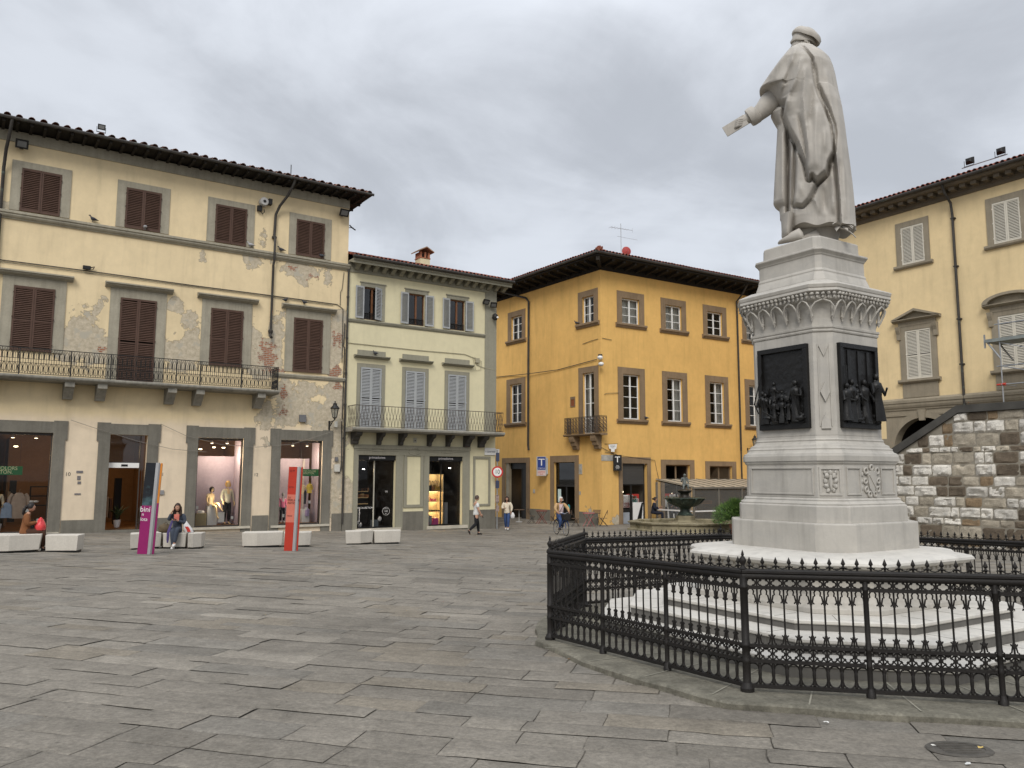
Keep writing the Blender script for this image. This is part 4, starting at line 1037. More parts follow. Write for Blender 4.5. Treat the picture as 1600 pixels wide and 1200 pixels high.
b = MB(); b.tube([(-12.5, -.06, 8.5), (-9, -.05, 8.35), (-7, -.15, 8.25), (-4, -.05, 8.2), (-.3, -.06, 8.42)], .022, 5); b.tube([(-1.6, -.03, 9.5), (-.9, -.04, 9.58), (-.2, -.03, 9.62)], .014, 5); SL.xform(b); bb = MB(); bb.tube([(.1, -.03, 9.65), (.8, -.04, 9.6)], .014, 5); bb.tube([(.2, -.04, 6.35), (.35, -.06, 6.42), (1.25, -.04, 6.5)], .014, 5); bb.tube([(-.1, -.05, 3.3), (.5, -.05, 3.05), (1.1, -.05, 2.85), (4, -.05, 2.6), (4.3, -.06, 1.4)], .014, 5); bb.tube([(.2, -.05, 3.02), (1.0, -.05, 2.9), (1.3, -.05, 2.8)], .014, 5); b.join(bb); b.build('cable', m_wire, BY)
b = MB(); b.box(-.05, .8, -.02, -.003, 2.52, 2.86); b.build('wall_plate', M('pale stone plate', (.38, .36, .32), .7, .25, 4), BY)
b = MB(); b.box(-2.05+.0, -1.75, -.02, -.002, 1.75, 2.35); b.ball((-1.9, -.02, 2.05), .12, .02, .14); b.box(-2.1, -1.9, -.02, -.002, .55, .75); b.box(-6.62, -6.42, -.02, -.002, .55, .8); SL.xform(b).build('wall_plate', M('pale stone plate', (.38, .36, .32), .7, .25, 4), BY)
# grey worn base on the left facade
for a, c in ((-6.95, -4.83), (-2.04, -.35)): SL.xform(MB().box(a, c, -.03, -.003, -1.8, -.43)).build('plinth', m_dkgrey, BY)

# ================================================================== yellow palace on the right
BR = thing('yellow_palace', 'pale yellow palace behind the stone stair with off white shutters and pedimented windows', 'building', (19.696, 41.0, -1.1), rad(123.0), localz=False)
# facade coordinate s: positive away from the camera (to the left in the picture); outer side is +y of the root
def RX(b): b.v = [(-p[0], -p[1], p[2]) for p in b.v]; return b      # model with x to the right, y inwards, then turn
RA, RB = -3.6, 14.0
rt = [1.44, 5.97, 10.5]
holes = [(c-.58, c+.58, 12.46, 14.44) for c in rt]+[(c-.64, c+.64, 6.55, 9.05) for c in rt]
# arches of the ground-floor loggia
AC = [1.46, 5.96, 10.46]; AR, AZ = 1.55, 3.05
b = MB(); grid_wall(b, RA, RB, 5.05, 15.3, holes, .6)
for h in holes: reveal(b, h, .22)
b.quad((RA, 0, -1.5), (RA, 10, -1.5), (RA, 10, 15.4), (RA, 0, 15.4)); RX(b)
b.build('wall', pl_R, BR)
b = MB()
xs = [RA]
for c in AC: xs += [c-AR, c+AR]
xs.append(RB)
for a, c in zip(xs[0::2], xs[1::2]): b.quad((a, 0, -1.5), (c, 0, -1.5), (c, 0, 5.05), (a, 0, 5.05))
for c in AC:
    n = 20
    for i in range(n):
        a0, a1 = PI-PI*i/n, PI-PI*(i+1)/n
        p, q = (c+AR*math.cos(a0), AZ+AR*math.sin(a0)), (c+AR*math.cos(a1), AZ+AR*math.sin(a1))
        b.quad((p[0], 0, p[1]), (q[0], 0, q[1]), (q[0], 0, 5.05), (p[0], 0, 5.05)); b.quad((p[0], 0, p[1]), (p[0], .5, p[1]), (q[0], .5, q[1]), (q[0], 0, q[1]))
    for sx in (-1, 1): b.quad((c+sx*AR, 0, -1.5), (c+sx*AR, .5, -1.5), (c+sx*AR, .5, AZ), (c+sx*AR, 0, AZ))
    b.box(c-AR-.9, c-AR-.42, -.004, 0, 3.6, 4.55, 1); b.box(c+AR+.42, c+AR+.9, -.004, 0, 3.6, 4.55, 1)
RX(b); b.build('loggia_wall', [m_tan, pl_R], BR)
b = MB()
for c in AC:
    n = 24
    for i in range(n):
        a0, a1 = PI*i/n, PI*(i+1)/n
        P = [(c+r_*math.cos(a), AZ+r_*math.sin(a)) for a in (a0, a1) for r_ in (AR, AR+.30)]
        b.add([(P[0][0], -.06, P[0][1]), (P[1][0], -.06, P[1][1]), (P[3][0], -.06, P[3][1]), (P[2][0], -.06, P[2][1]), (P[0][0], -.003, P[0][1]), (P[1][0], -.003, P[1][1]), (P[3][0], -.003, P[3][1]), (P[2][0], -.003, P[2][1])], [(0,3,2,1),(0,1,5,4),(1,2,6,5),(2,3,7,6),(3,0,4,7)])
    b.prism_y([(c-.2, 5.0), (c+.2, 5.0), (c+.13, 4.45), (c-.13, 4.45)], -.13, -.003)
    for sx in (-1, 1): b.box(c+sx*(AR+.15)-.22, c+sx*(AR+.15)+.22, -.08, -.003, 2.9, 3.1)
b.box(RA, RB, -.05, -.003, 4.72, 4.80); RX(b).build('arch_trim', m_tan, BR)
b = MB()
for c in AC: room(b, c-AR-.2, c+AR+.2, .5, 3.5, -1.3, 4.9)
RX(b).build('dark_loggia', m_dark, BR)
b = MB(); b.prism_x(mold_prof(.16, 5.02, 5.62), RA, RB); RX(b).build('string_course', m_tan, BR)
b = MB(); b.prism_x([(0, 15.26), (-.06, 15.26), (-.10, 15.34), (-.10, 15.45), (-.16, 15.48), (-.16, 15.66), (-.66, 15.68), (-.74, 15.74), (-.78, 15.86), (0, 15.86)], RA-.3, RB)
k = RA
while k < RB: b.box(k, k+.26, -.55, -.16, 15.50, 15.675); k += .52
RX(b).build('cornice', M('dark cornice', (.13, .105, .075), .85, .2, 1.5), BR)
b = MB(); b.tube([(RA-.4, -.86, 15.90), (RB, -.86, 15.90)], .09, 8); RX(b).build('gutter', m_gutter, BR)
b = MB(); tiles(b, RA-.4, RB, -.9, 15.95, rad(17), 5.2, .25, .42, .1); RX(b).build('roof', m_tile2, BR)
for c in rt:
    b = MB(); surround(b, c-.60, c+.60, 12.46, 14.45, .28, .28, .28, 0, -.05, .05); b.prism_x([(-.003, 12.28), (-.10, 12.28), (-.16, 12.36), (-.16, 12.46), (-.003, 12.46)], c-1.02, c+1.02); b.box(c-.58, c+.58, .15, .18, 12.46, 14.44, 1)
    wn = RX(b).build('window', [m_tan, m_dark], BR)
    for sx in (-1, 1): shutter(wn, -c+sx*.595, .02, 12.47, .59, 1.97, m_shutw, PI, sx < 0, False)
for i, c in enumerate(rt):
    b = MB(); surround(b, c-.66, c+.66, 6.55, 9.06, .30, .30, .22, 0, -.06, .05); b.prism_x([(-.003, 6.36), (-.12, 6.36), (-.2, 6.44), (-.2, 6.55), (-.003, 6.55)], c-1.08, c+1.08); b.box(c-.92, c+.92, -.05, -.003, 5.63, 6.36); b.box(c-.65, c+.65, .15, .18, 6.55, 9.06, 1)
    b.box(c-.98, c+.98, -.08, -.003, 9.28, 9.50)
    for sx in (-1, 1): b.prism_x([(-.06, 8.6), (-.12, 8.62), (-.14, 8.9), (-.22, 9.1), (-.26, 9.28), (-.003, 9.28), (-.003, 8.6)], c+sx*.96-.10, c+sx*.96+.10)
    wn = RX(b).build('window', [m_tan, m_dark], BR)
    b = MB(); b.prism_x(mold_prof(.30, 9.50, 9.66), c-1.24, c+1.24)
    if i % 2 == 0:
        for sx in (-1, 1):
            A, Bq = (c+sx*1.24, 9.66), (c, 10.12); b.prism_y([A, Bq, (Bq[0], Bq[1]-.13), (A[0]-sx*.28, A[1])], -.30, -.003)
        b.prism_y([(c-1.0, 9.66), (c+1.0, 9.66), (c, 10.0)], -.06, -.003)
    else:
        pts = [(c+1.24*math.cos(a), 9.66+.46*math.sin(a)) for a in [PI*k/14 for k in range(15)]]; inn = [(c+1.0*math.cos(a), 9.66+.34*math.sin(a)) for a in [PI*k/14 for k in range(15)]]
        for k in range(14): b.prism_y([pts[k], pts[k+1], inn[k+1], inn[k]], -.30, -.003)
        b.prism_y(inn, -.06, -.003)
    RX(b).build('pediment', m_tan, wn)
    for sx in (-1, 1): shutter(wn, -c+sx*.655, .02, 6.56, .65, 2.49, m_shutw, PI, sx < 0)
b = MB(); b.tube([(3.50, -.8, 15.85), (3.52, -.6, 15.4), (3.56, -.2, 15.0), (3.56, -.1, 14.4), (3.58, -.1, 5.0)], .065, 8)
for z in (14.2, 11.8, 9.2, 7): b.box(3.48, 3.68, -.17, 0, z, z+.06)
RX(b).build('downpipe', m_gutter, BR)

# ================================================================== rough stone stair wall in front of the palace
SW = thing('stone_wall', 'rough wall of white and brown stone blocks with a sloping dark coping', 'wall', (16.25, 29.0, -.81), rad(123.0), localz=False)
m_block = stone_mat('rough wall stone', (.3, .3, .3), .72, 1.25, True, .02)
def blockwall():
    b = MB(); tones = []; rnd = random.Random(11)
    levels = [-1.2, -.55, -.09, .17, .57, .93, 1.32, 1.68, 2.11, 2.54, 2.74, 3.21, 3.64, 3.97]
    def top(s_): return 3.97 if s_ < 0 else 3.97-s_*.585
    for z0, z1 in zip(levels, levels[1:]):
        s_ = -9.0+rnd.random()*.4
        while s_ < 8.4:
            w_ = rnd.uniform(.28, .86)*(1.0 if z1-z0 > .3 else .85); a, c = s_, min(s_+w_, 8.5); s_ += w_
            za, zb = z0+.012, z1-.012
            t0, t1 = top(a), top(c)
            if za > min(t0, t1)-.02: continue
            nx, nz = 8, 6; o = len(b.v); a_, c_ = a+.01, c-.01
            kind = rnd.random()
            if kind < .54: tone = (.62, .585, .52)
            elif kind < .74: tone = (.42, .37, .29)
            elif kind < .93: tone = (.15, .118, .085)
            else: tone = (.25, .18, .11)
            k = rnd.uniform(.8, 1.15); tone = tuple(x*k for x in tone)+(1,)
            amp = .085 if kind < .5 else .045; sd = rnd.random()*50
            for j in range(nz+1):
                for i in range(nx+1):
                    u, v = i/nx, j/nz
                    x = lerp(a_, c_, u); zz = lerp(za, min(zb, top(x)-.01), v)
                    e = min(u, 1-u)*nx*1.5; e2 = min(v, 1-v)*nz*1.5
                    pil = min(1, e)*min(1, e2)
                    y = .012+pil*(.006+amp*(.5+.8*mnoise.noise(Vector((x*4.2+sd, zz*4.2, sd)))+.6*mnoise.noise(Vector((x*9+sd, zz*12, sd)))))
                    jx = .015*mnoise.noise(Vector((x*6, zz*6, 3.3)))
                    b.v.append((x+jx, y, zz+.012*mnoise.noise(Vector((x*5, zz*5, 9.1))))); tones.append(tone)
            for j in range(nz):
                for i in range(nx):
                    q = o+j*(nx+1)+i; b.f.append((q+1, q, q+nx+1, q+nx+2)); b.m.append(0)
            # edges back into the joint
    b.att = {'tone': tones}
    return b.build('stone_blocks', m_block, SW, smooth=22)
blockwall()
b = MB(); b.prism_y([(8.5, -1.3), (8.5, -1.02), (0, 3.955), (0, -1.3)], -2.6, .015); b.box(-9, 0, -9.3, .015, -1.3, 3.955); b.build('wall_core', M('mortar', (.25, .225, .18), .95, .2, 3, .4, 30), SW)
b = MB(); b.prism_y([(-9, 3.97), (-.02, 3.97), (8.45, -.985), (8.6, -.74), (.02, 4.24), (-9, 4.22)], -.20, .12); b.build('coping', M('dark coping stone', (.065, .062, .055), .85, .25, 1.5, .3, 25), SW)
# scaffold standing on the terrace behind the coping
m_galv = M('galvanised tube', (.33, .34, .35), .45, .15, 4, metal=.5)
SF = thing('scaffold', 'grey tube scaffold with a raised deck standing behind the sloping coping', 'scaffold', (19.696, 41.0, 3.96), rad(123.0), localz=False)
for x, y in ((-6.48, 2.5), (-9.0, 2.5), (-9.0, 1.4)): MB().tube([(x, y, 3.96), (x, y, 8.45)], .03, 8).build('standard', m_galv, SF)
b = MB()
for y in (2.5,):
    for z in (5.62, 6.42, 8.26): b.tube([(-6.30, y, z), (-9.2, y, z)], .025, 8)
b.tube([(-6.48, 2.5, 6.42), (-9.0, 2.55, 5.7)], .022, 8); b.tube([(-6.48, 2.5, 7.45), (-9.0, 2.55, 6.6)], .022, 8)
for y in (1.4, 2.5): b.tube([(-5.95, y, 7.55), (-6.48, y, 6.75)], .04, 8)
for z in (5.62, 6.42): b.tube([(-6.48, 1.3, z), (-6.48, 2.6, z)], .025, 8)
b.build('ledger', m_galv, SF)
b = MB(); b.box(-9.2, -5.92, 1.3, 2.6, 7.50, 7.64); b.build('deck', M('scaffold deck', (.20, .22, .21), .6, .2, 3), SF)
b = MB(); b.box(-5.88, -5.82, 2.45, 2.5, 7.28, 7.88); b.build('end_plate', m_galv, SF)
b = MB(); b.tube([(-6.25, 2.5, 5.62), (-6.62, 2.5, 5.62)], [.035, .065], 8); b.build('red_cap', M('red plastic cap', (.5, .05, .03), .5), SF)
# ================================================================== monument
def marble_mat(name, col, bumpy=.15, stain=.18):
    m = bpy.data.materials.new(name); m.use_nodes = True; t = NT(m.node_tree)
    out = t.n('ShaderNodeOutputMaterial'); p = t.n('ShaderNodeBsdfPrincipled'); t.l(p.outputs[0], out.inputs[0])
    co = t.n('ShaderNodeTexCoord').outputs['Object']
    f = t.math('MULTIPLY', t.mapr(t.noise(co, 1.3, 5, .6), .3, .7, 1-stain*.5, 1+stain*.3), t.mapr(t.noise(co, 7, 5, .65), .3, .7, .95, 1.04))
    sv = t.scale(co, (7, 7, .7)); f = t.math('MULTIPLY', f, t.mapr(t.noise(sv, 1.1, 5, .62), .5, .78, 1, 1-stain))
    vein = t.noise(t.scale(co, (1.2, 1.2, 2.5)), 1.4, 8, .7, 1.6)
    vm = t.n('ShaderNodeVectorMath', operation='SCALE'); vm.inputs[0].default_value = col; t.l(f, vm.inputs['Scale'])
    c2 = t.mix(t.mapr(vein, .50, .60, 0, .22), vm.outputs[0], (col[0]*.72, col[1]*.74, col[2]*.78))
    t.l(c2, p.inputs['Base Color']); p.inputs['Roughness'].default_value = .62; p.inputs['Specular IOR Level'].default_value = .3
    b1 = t.n('ShaderNodeBump'); b1.inputs['Strength'].default_value = bumpy; b1.inputs['Distance'].default_value = .01
    t.l(t.noise(co, 35, 5, .65), b1.inputs['Height']); t.l(b1.outputs[0], p.inputs['Normal'])
    return m
m_mar = marble_mat('weathered white marble', (.435, .41, .365), .2, .26)
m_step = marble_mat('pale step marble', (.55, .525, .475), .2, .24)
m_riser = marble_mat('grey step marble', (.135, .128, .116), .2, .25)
m_stat = marble_mat('statue marble', (.43, .40, .355), .15, .34)
m_bronze = M('black bronze', (.0065, .006, .0055), .45, .35, 3, .25, 40, spec=.35)
PHI = rad(32.2); PC = (3.915, 10.25)
MO = thing('monument', 'tall white marble monument pedestal with black bronze relief panels on octagonal marble steps', 'monument', (PC[0], PC[1], -.34), PHI, localz=False)
def octa(w, c): return [(-w, w-c), (-w, -w+c), (-w+c, -w), (w-c, -w), (w, -w+c), (w, w-c), (w-c, w), (-w+c, w)]
def octl(b, levels, mi=0, cap=True):
    b.loft([[(x, y, z) for x, y in octa(w, c)] for (w, c, z) in levels], mi, cap); return b
def pedpart(name, levels, mat, bev=.006): return octl(MB(), levels).build(name, mat, MO, bev=bev)
for (w, c, z0, z1) in ((2.45, 1.02, -.42, -.07), (2.12, .88, -.07, .075), (1.79, .82, .075, .185)):
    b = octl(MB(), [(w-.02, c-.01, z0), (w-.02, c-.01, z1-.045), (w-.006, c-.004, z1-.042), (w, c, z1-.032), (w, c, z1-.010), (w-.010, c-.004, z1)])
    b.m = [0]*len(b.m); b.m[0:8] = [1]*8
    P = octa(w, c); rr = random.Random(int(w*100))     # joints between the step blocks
    for i in range(8):
        a, q = P[i], P[(i+1) % 8]; n = 3 if i % 2 == 0 else 1
        for k in range(n):
            u = (k+rr.uniform(.35, .65))/n; x, y = lerp(a[0], q[0], u), lerp(a[1], q[1], u); d = (q[0]-a[0], q[1]-a[1], 0)
            ny_ = Vector((d[1], -d[0], 0)).normalized()
            if ny_.x*x+ny_.y*y < 0: ny_ = -ny_
            c_ = Vector((x, y, 0))-ny_*.19; b.obox((c_.x, c_.y, z1), (ny_.x, ny_.y, 0), .172, (0, 0, 1), .0015, .003, 2); b.obox((x-ny_.x*.019, y-ny_.y*.019, (z0+z1)/2), (ny_.x, ny_.y, 0), .002, (0, 0, 1), (z1-z0)/2-.05, .003, 2)
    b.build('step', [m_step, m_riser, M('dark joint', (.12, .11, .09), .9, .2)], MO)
pedpart('bench_base', [(1.34, .50, .185), (1.34, .50, .24), (1.30, .48, .26), (1.24, .46, .29), (1.22, .45, .33), (1.20, .44, .36), (1.20, .44, .54), (1.22, .45, .57), (1.27, .48, .60), (1.29, .50, .63), (1.34, .52, .655)], m_mar)
def slab(w, c, z, n=5):
    """bench slab: chamfered square whose short sides are drawn in a little, as in the real one"""
    pts = []; P = octa(w, c)
    for i in range(8):
        a, q = P[i], P[(i+1) % 8]; short = i % 2 == 1
        for k in range(n):
            u = k/n; x, y = lerp(a[0], q[0], u), lerp(a[1], q[1], u)
            if short:
                s_ = .07*math.sin(PI*u); l = math.hypot(x, y); x -= x/l*s_; y -= y/l*s_
            pts.append((x, y, z))
    return pts
b = MB(); b.loft([slab(1.32, .52, .655), slab(1.38, .54, .66), slab(1.41, .55, .68), slab(1.425, .55, .70), slab(1.42, .55, .725), slab(1.395, .54, .745), slab(1.30, .5, .765), slab(.9, .3, .80)]); b.build('bench_slab', m_step, MO, smooth=30)
b = MB()
for i in range(8):                       # little dentils under the slab
    P = octa(1.30, .50); a, q = P[i], P[(i+1) % 8]; L = math.hypot(q[0]-a[0], q[1]-a[1]); n = int(L/.09)
    for k in range(n):
        u = (k+.5)/n; x, y = lerp(a[0], q[0], u), lerp(a[1], q[1], u); b.obox((x, y, .63), (q[0]-a[0], q[1]-a[1], 0), .026, (0, 0, 1), .02, .03)
b.build('dentils', m_mar, MO)
pedpart('plinth', [(.92, .313, .79), (.92, .313, 1.10), (.915, .312, 1.118)], m_mar)
pedpart('upper_plinth', [(.82, .258, 1.116), (.82, .258, 1.30), (.815, .257, 1.312), (.80, .25, 1.316), (.805, .25, 1.335), (.78, .235, 1.345), (.755, .22, 1.365), (.76, .22, 1.38), (.735, .21, 1.40)], m_mar)
pedpart('die', [(.726, .207, 1.40), (.72, .207, 1.79), (.735, .208, 1.81), (.742, .208, 1.832)], m_mar)
pedpart('die_cap', [(.75, .206, 1.833), (.753, .206, 1.90), (.745, .205, 1.91), (.742, .204, 1.93), (.715, .20, 1.945), (.70, .195, 1.97), (.705, .195, 1.985), (.68, .19, 2.0), (.672, .188, 2.03), (.64, .18, 2.045), (.622, .176, 2.075), (.63, .177, 2.09), (.614, .176, 2.105), (.609, .174, 2.14)], m_mar)
pedpart('dado', [(.609, .174, 2.14), (.607, .162, 3.386)], m_mar, .004)
pedpart('trim', [(.608, .162, 3.386), (.618, .164, 3.395), (.622, .165, 3.41), (.618, .164, 3.425), (.63, .166, 3.44), (.632, .167, 3.465), (.606, .163, 3.47)], m_mar, .003)
pedpart('corbel_frieze', [(.600, .162, 3.47), (.604, .164, 3.56), (.625, .18, 3.68), (.655, .20, 3.745), (.70, .215, 3.765), (.715, .222, 3.78), (.72, .224, 3.84), (.745, .228, 3.855)], m_mar, .003)
pedpart('cap_slab', [(.752, .228, 3.855), (.766, .23, 3.865), (.758, .23, 3.90), (.766, .232, 3.905), (.775, .235, 3.945), (.765, .23, 3.955), (.60, .13, 4.03)], m_mar)
pedpart('upper_block', [(.545, .095, 4.0), (.54, .094, 4.06), (.515, .08, 4.13), (.498, .067, 4.165), (.503, .067, 4.18), (.495, .065, 4.20), (.485, .058, 4.21), (.482, .055, 4.375), (.492, .058, 4.385), (.498, .06, 4.40), (.515, .068, 4.42), (.528, .074, 4.435), (.526, .074, 4.458), (.46, .072, 4.475), (.45, .071, 4.48), (.446, .071, 4.62), (.43, .066, 4.638)], m_mar, .005)
# ornament under the cap: leaf row, gothic arches with pendants
b = MB()
P = octa(.735, .226)
for i in range(8):
    a, q = P[i], P[(i+1) % 8]; L = math.hypot(q[0]-a[0], q[1]-a[1]); n = max(2, int(L/.062))
    nx, ny = (q[1]-a[1])/L, -(q[0]-a[0])/L
    if nx*a[0]+ny*a[1] < 0: nx, ny = -nx, -ny
    for k in range(n):
        u = (k+.5)/n; x, y = lerp(a[0], q[0], u), lerp(a[1], q[1], u)
        b.ball((x+nx*.008, y+ny*.008, 3.835), .026, .026, .022, 7, 5, 0, .5, k); b.ball((x-nx*.004, y-ny*.004, 3.80), .017, .017, .026, 6, 5, 0, .5, k+3)
b.build('leaf_row', m_mar, MO, smooth=60)
b = MB()
Pl, Pu = octa(.604, .164), octa(.71, .218)
for i in range(8):
    a, q = Pl[i], Pl[(i+1) % 8]; A, Q = Pu[i], Pu[(i+1) % 8]; n = 5 if i % 2 == 0 else 1
    def pt(u, z, out=0):
        f = sstep(3.5, 3.78, z)*.9
        x = lerp(lerp(a[0], q[0], u), lerp(A[0], Q[0], u), f); y = lerp(lerp(a[1], q[1], u), lerp(A[1], Q[1], u), f); l = math.hypot(x, y)
        return (x*(1+out/l), y*(1+out/l), z)
    for k in range(n):
        u0, u1 = k/n, (k+1)/n; um = (u0+u1)/2
        path = [pt(u0, 3.56, .03), pt(u0, 3.62, .03), pt(lerp(u0, um, .12), 3.68, .03), pt(lerp(u0, um, .45), 3.735, .03), pt(um, 3.77, .02), pt(lerp(u1, um, .45), 3.735, .03), pt(lerp(u1, um, .12), 3.68, .03), pt(u1, 3.62, .03), pt(u1, 3.56, .03)]
        b.tube(path, .0115, 6); 
    for k in range(n+1 if i % 2 == 0 else 0):
        c = pt(k/n, 3.5, .03); b.lathe([(.003, 0), (.015, .03), (.016, .05), (.024, .06), (.016, .08), (.02, .17), (.02, .2)], 8, (c[0], c[1], 3.52))
b.build('gothic_arches', m_mar, MO, smooth=50)
# plain borders and carvings on the die and the dado: faces -x (left in the picture), -y (right), and the chamfer between
b = MB()
def border(b, face, u0, u1, z0, z1, t, w, h):
    """raised border on a face: face 'x' -> plane x=-w, u=y ; 'y' -> plane y=-w, u=x"""
    for (a, c, d, e) in ((u0, u1, z0, z0+t), (u0, u1, z1-t, z1), (u0, u0+t, z0+t, z1-t), (u1-t, u1, z0+t, z1-t)):
        if face == 'x': b.box(-w-h, -w+.01, a, c, d, e)
        else: b.box(a, c, -w-h, -w+.01, d, e)
for a in (('x', -.47, .47), ('y', -.47, -.20), ('y', .19, .47)): b = MB(); border(b, *a, 1.435, 1.765, .021, .722, .015); b.build('panel_border', m_mar, MO, bev=.003)
b = MB()
d_ = (math.sqrt(.5), -math.sqrt(.5)); cc = (-.722+.1035, -.722+.1035); nn_ = (-d_[0], d_[1])
def cham(u, out, z, base=cc): return (base[0]+d_[0]*u-math.sqrt(.5)*out, base[1]+d_[1]*u-math.sqrt(.5)*out, z)
for (a, c, d, e) in ((-.125, .125, 1.43, 1.46), (-.125, .125, 1.735, 1.765), (-.125, -.098, 1.46, 1.735), (.098, .125, 1.46, 1.735)):
    b.add([cham(a, .016, d), cham(c, .016, d), cham(c, .016, e), cham(a, .016, e), cham(a, -.01, d), cham(c, -.01, d), cham(c, -.01, e), cham(a, -.01, e)], [(0,1,2,3),(0,4,5,1),(1,5,6,2),(2,6,7,3),(3,7,4,0)])
b.build('niche_border', m_mar, MO, bev=.003)
b = MB(); rr = random.Random(2)
for (u, z, ru, rz) in ((0, 1.60, .022, .11), (-.04, 1.66, .03, .035), (.04, 1.66, .03, .035), (-.055, 1.60, .028, .03), (.055, 1.60, .028, .03), (-.05, 1.54, .03, .03), (.05, 1.54, .03, .03), (-.03, 1.49, .025, .03), (.03, 1.49, .025, .03), (0, 1.70, .025, .03), (-.06, 1.70, .02, .025), (.06, 1.70, .02, .025)):
    c = cham(u, .006, z); b.ball(c, ru, ru, rz, 8, 6, 0, .6, u*50)
b.build('carved_leaves', m_mar, MO, smooth=60)
b = MB()                                # shield in a scrolled cartouche on the right face
def sh(cx, s_): return [(cx-.085*s_, 1.73), (cx-.03*s_, 1.715), (cx, 1.735), (cx+.03*s_, 1.715), (cx+.085*s_, 1.73), (cx+.082*s_, 1.62), (cx+.06*s_, 1.52), (cx, 1.45), (cx-.06*s_, 1.52), (cx-.082*s_, 1.62)]
b.prism_y(sh(0, 1.0), -.748, -.722)
for k in range(3): b.obox((0, -.752, 1.60+.0*k), (.09, 0, -.12), .10, (0, 1, 0), .004, .012) if k == 1 else None
for (x, z, r_) in ((-.11, 1.72, .035), (.11, 1.72, .035), (-.125, 1.60, .028), (.125, 1.60, .028), (-.11, 1.50, .03), (.11, 1.50, .03), (-.05, 1.445, .03), (.05, 1.445, .03), (0, 1.76, .03)):
    b.tube([(x+r_*math.cos(a*PI/5), -.735, z+r_*math.sin(a*PI/5)) for a in range(10)], .014, 6, closed=True)
for (x, z) in ((-.175, 1.60), (-.18, 1.52), (-.17, 1.68), (.165, 1.62), (.16, 1.53)): b.ball((x, -.727, z), .022, .012, .03, 7, 5, 0, .5, z*40)
b.build('carved_shield', m_mar, MO, smooth=35)
b = MB()                                # pointed niche and lozenge on the chamfer of the dado
cb_ = (-.608+.084, -.608+.084)
def chp(poly, o0, o1):
    n = len(poly); v = [cham(u, o1, z, cb_) for u, z in poly]+[cham(u, o0, z, cb_) for u, z in poly]
    b.add(v, [tuple(range(n))]+[(i, n+i, n+(i+1) % n, (i+1) % n) for i in range(n)])
chp([(0, 2.78), (.055, 2.66), (0, 2.54), (-.055, 2.66)], -.01, .03)
chp([(-.055, 2.22), (.055, 2.22), (.05, 2.30), (0, 2.42), (-.05, 2.30)], -.01, .02)
chp([(-.055, 3.22), (-.045, 3.22), (0, 3.13), (.045, 3.22), (.055, 3.22), (0, 3.09)], -.01, .02)
for sx in (-1, 1): chp([(sx*.060, 2.25), (sx*.070, 2.25), (sx*.070, 3.25), (sx*.060, 3.25)], -.01, .012)
b.build('carved_lozenge', m_mar, MO)
# bronze reliefs
def robed(b, x, y, z, h, fx, fy, rnd, lean=0):
    """small robed relief figure, continuous robe with head and bent arms; fx,fy = outward direction"""
    n = 9; rings = []
    w = h*.16
    prof = [(0, 1.05), (.12, 1.0), (.30, .85), (.50, .72), (.62, .80), (.72, .95), (.80, .85), (.84, .35), (.87, .30)]
    ph = rnd.random()*6
    for (t_, r_) in prof:
        ring = []
        for k in range(n):
            a = 2*PI*k/n; q = w*r_*(1+.16*math.sin(a*4+ph+t_*3)*(1-t_))
            ring.append((x+q*math.cos(a)+lean*t_*h, y+q*.85*math.sin(a), z+t_*h))
        rings.append(ring)
    b.loft(rings)
    b.ball((x+lean*h*.93+fx*.01, y+fy*.01, z+h*.935), h*.062, h*.07, h*.08, 7, 6)
    for sx in (-1, 1):
        s_ = (x+lean*h*.78+(-fy)*sx*w*.85, y+fx*sx*w*.85, z+h*.78)
        e_ = (s_[0]+fx*w*.5+(-fy)*sx*w*.4, s_[1]+fy*w*.5+fx*sx*w*.4, z+h*rnd.uniform(.5, .62))
        hd = (e_[0]+fx*w*.5+fy*sx*w*rnd.uniform(.2, .9), e_[1]+fy*w*.5-fx*sx*w*rnd.uniform(.2, .9), z+h*rnd.uniform(.5, .85))
        b.tube([s_, e_, hd], [w*.30, w*.24, w*.15], 6)
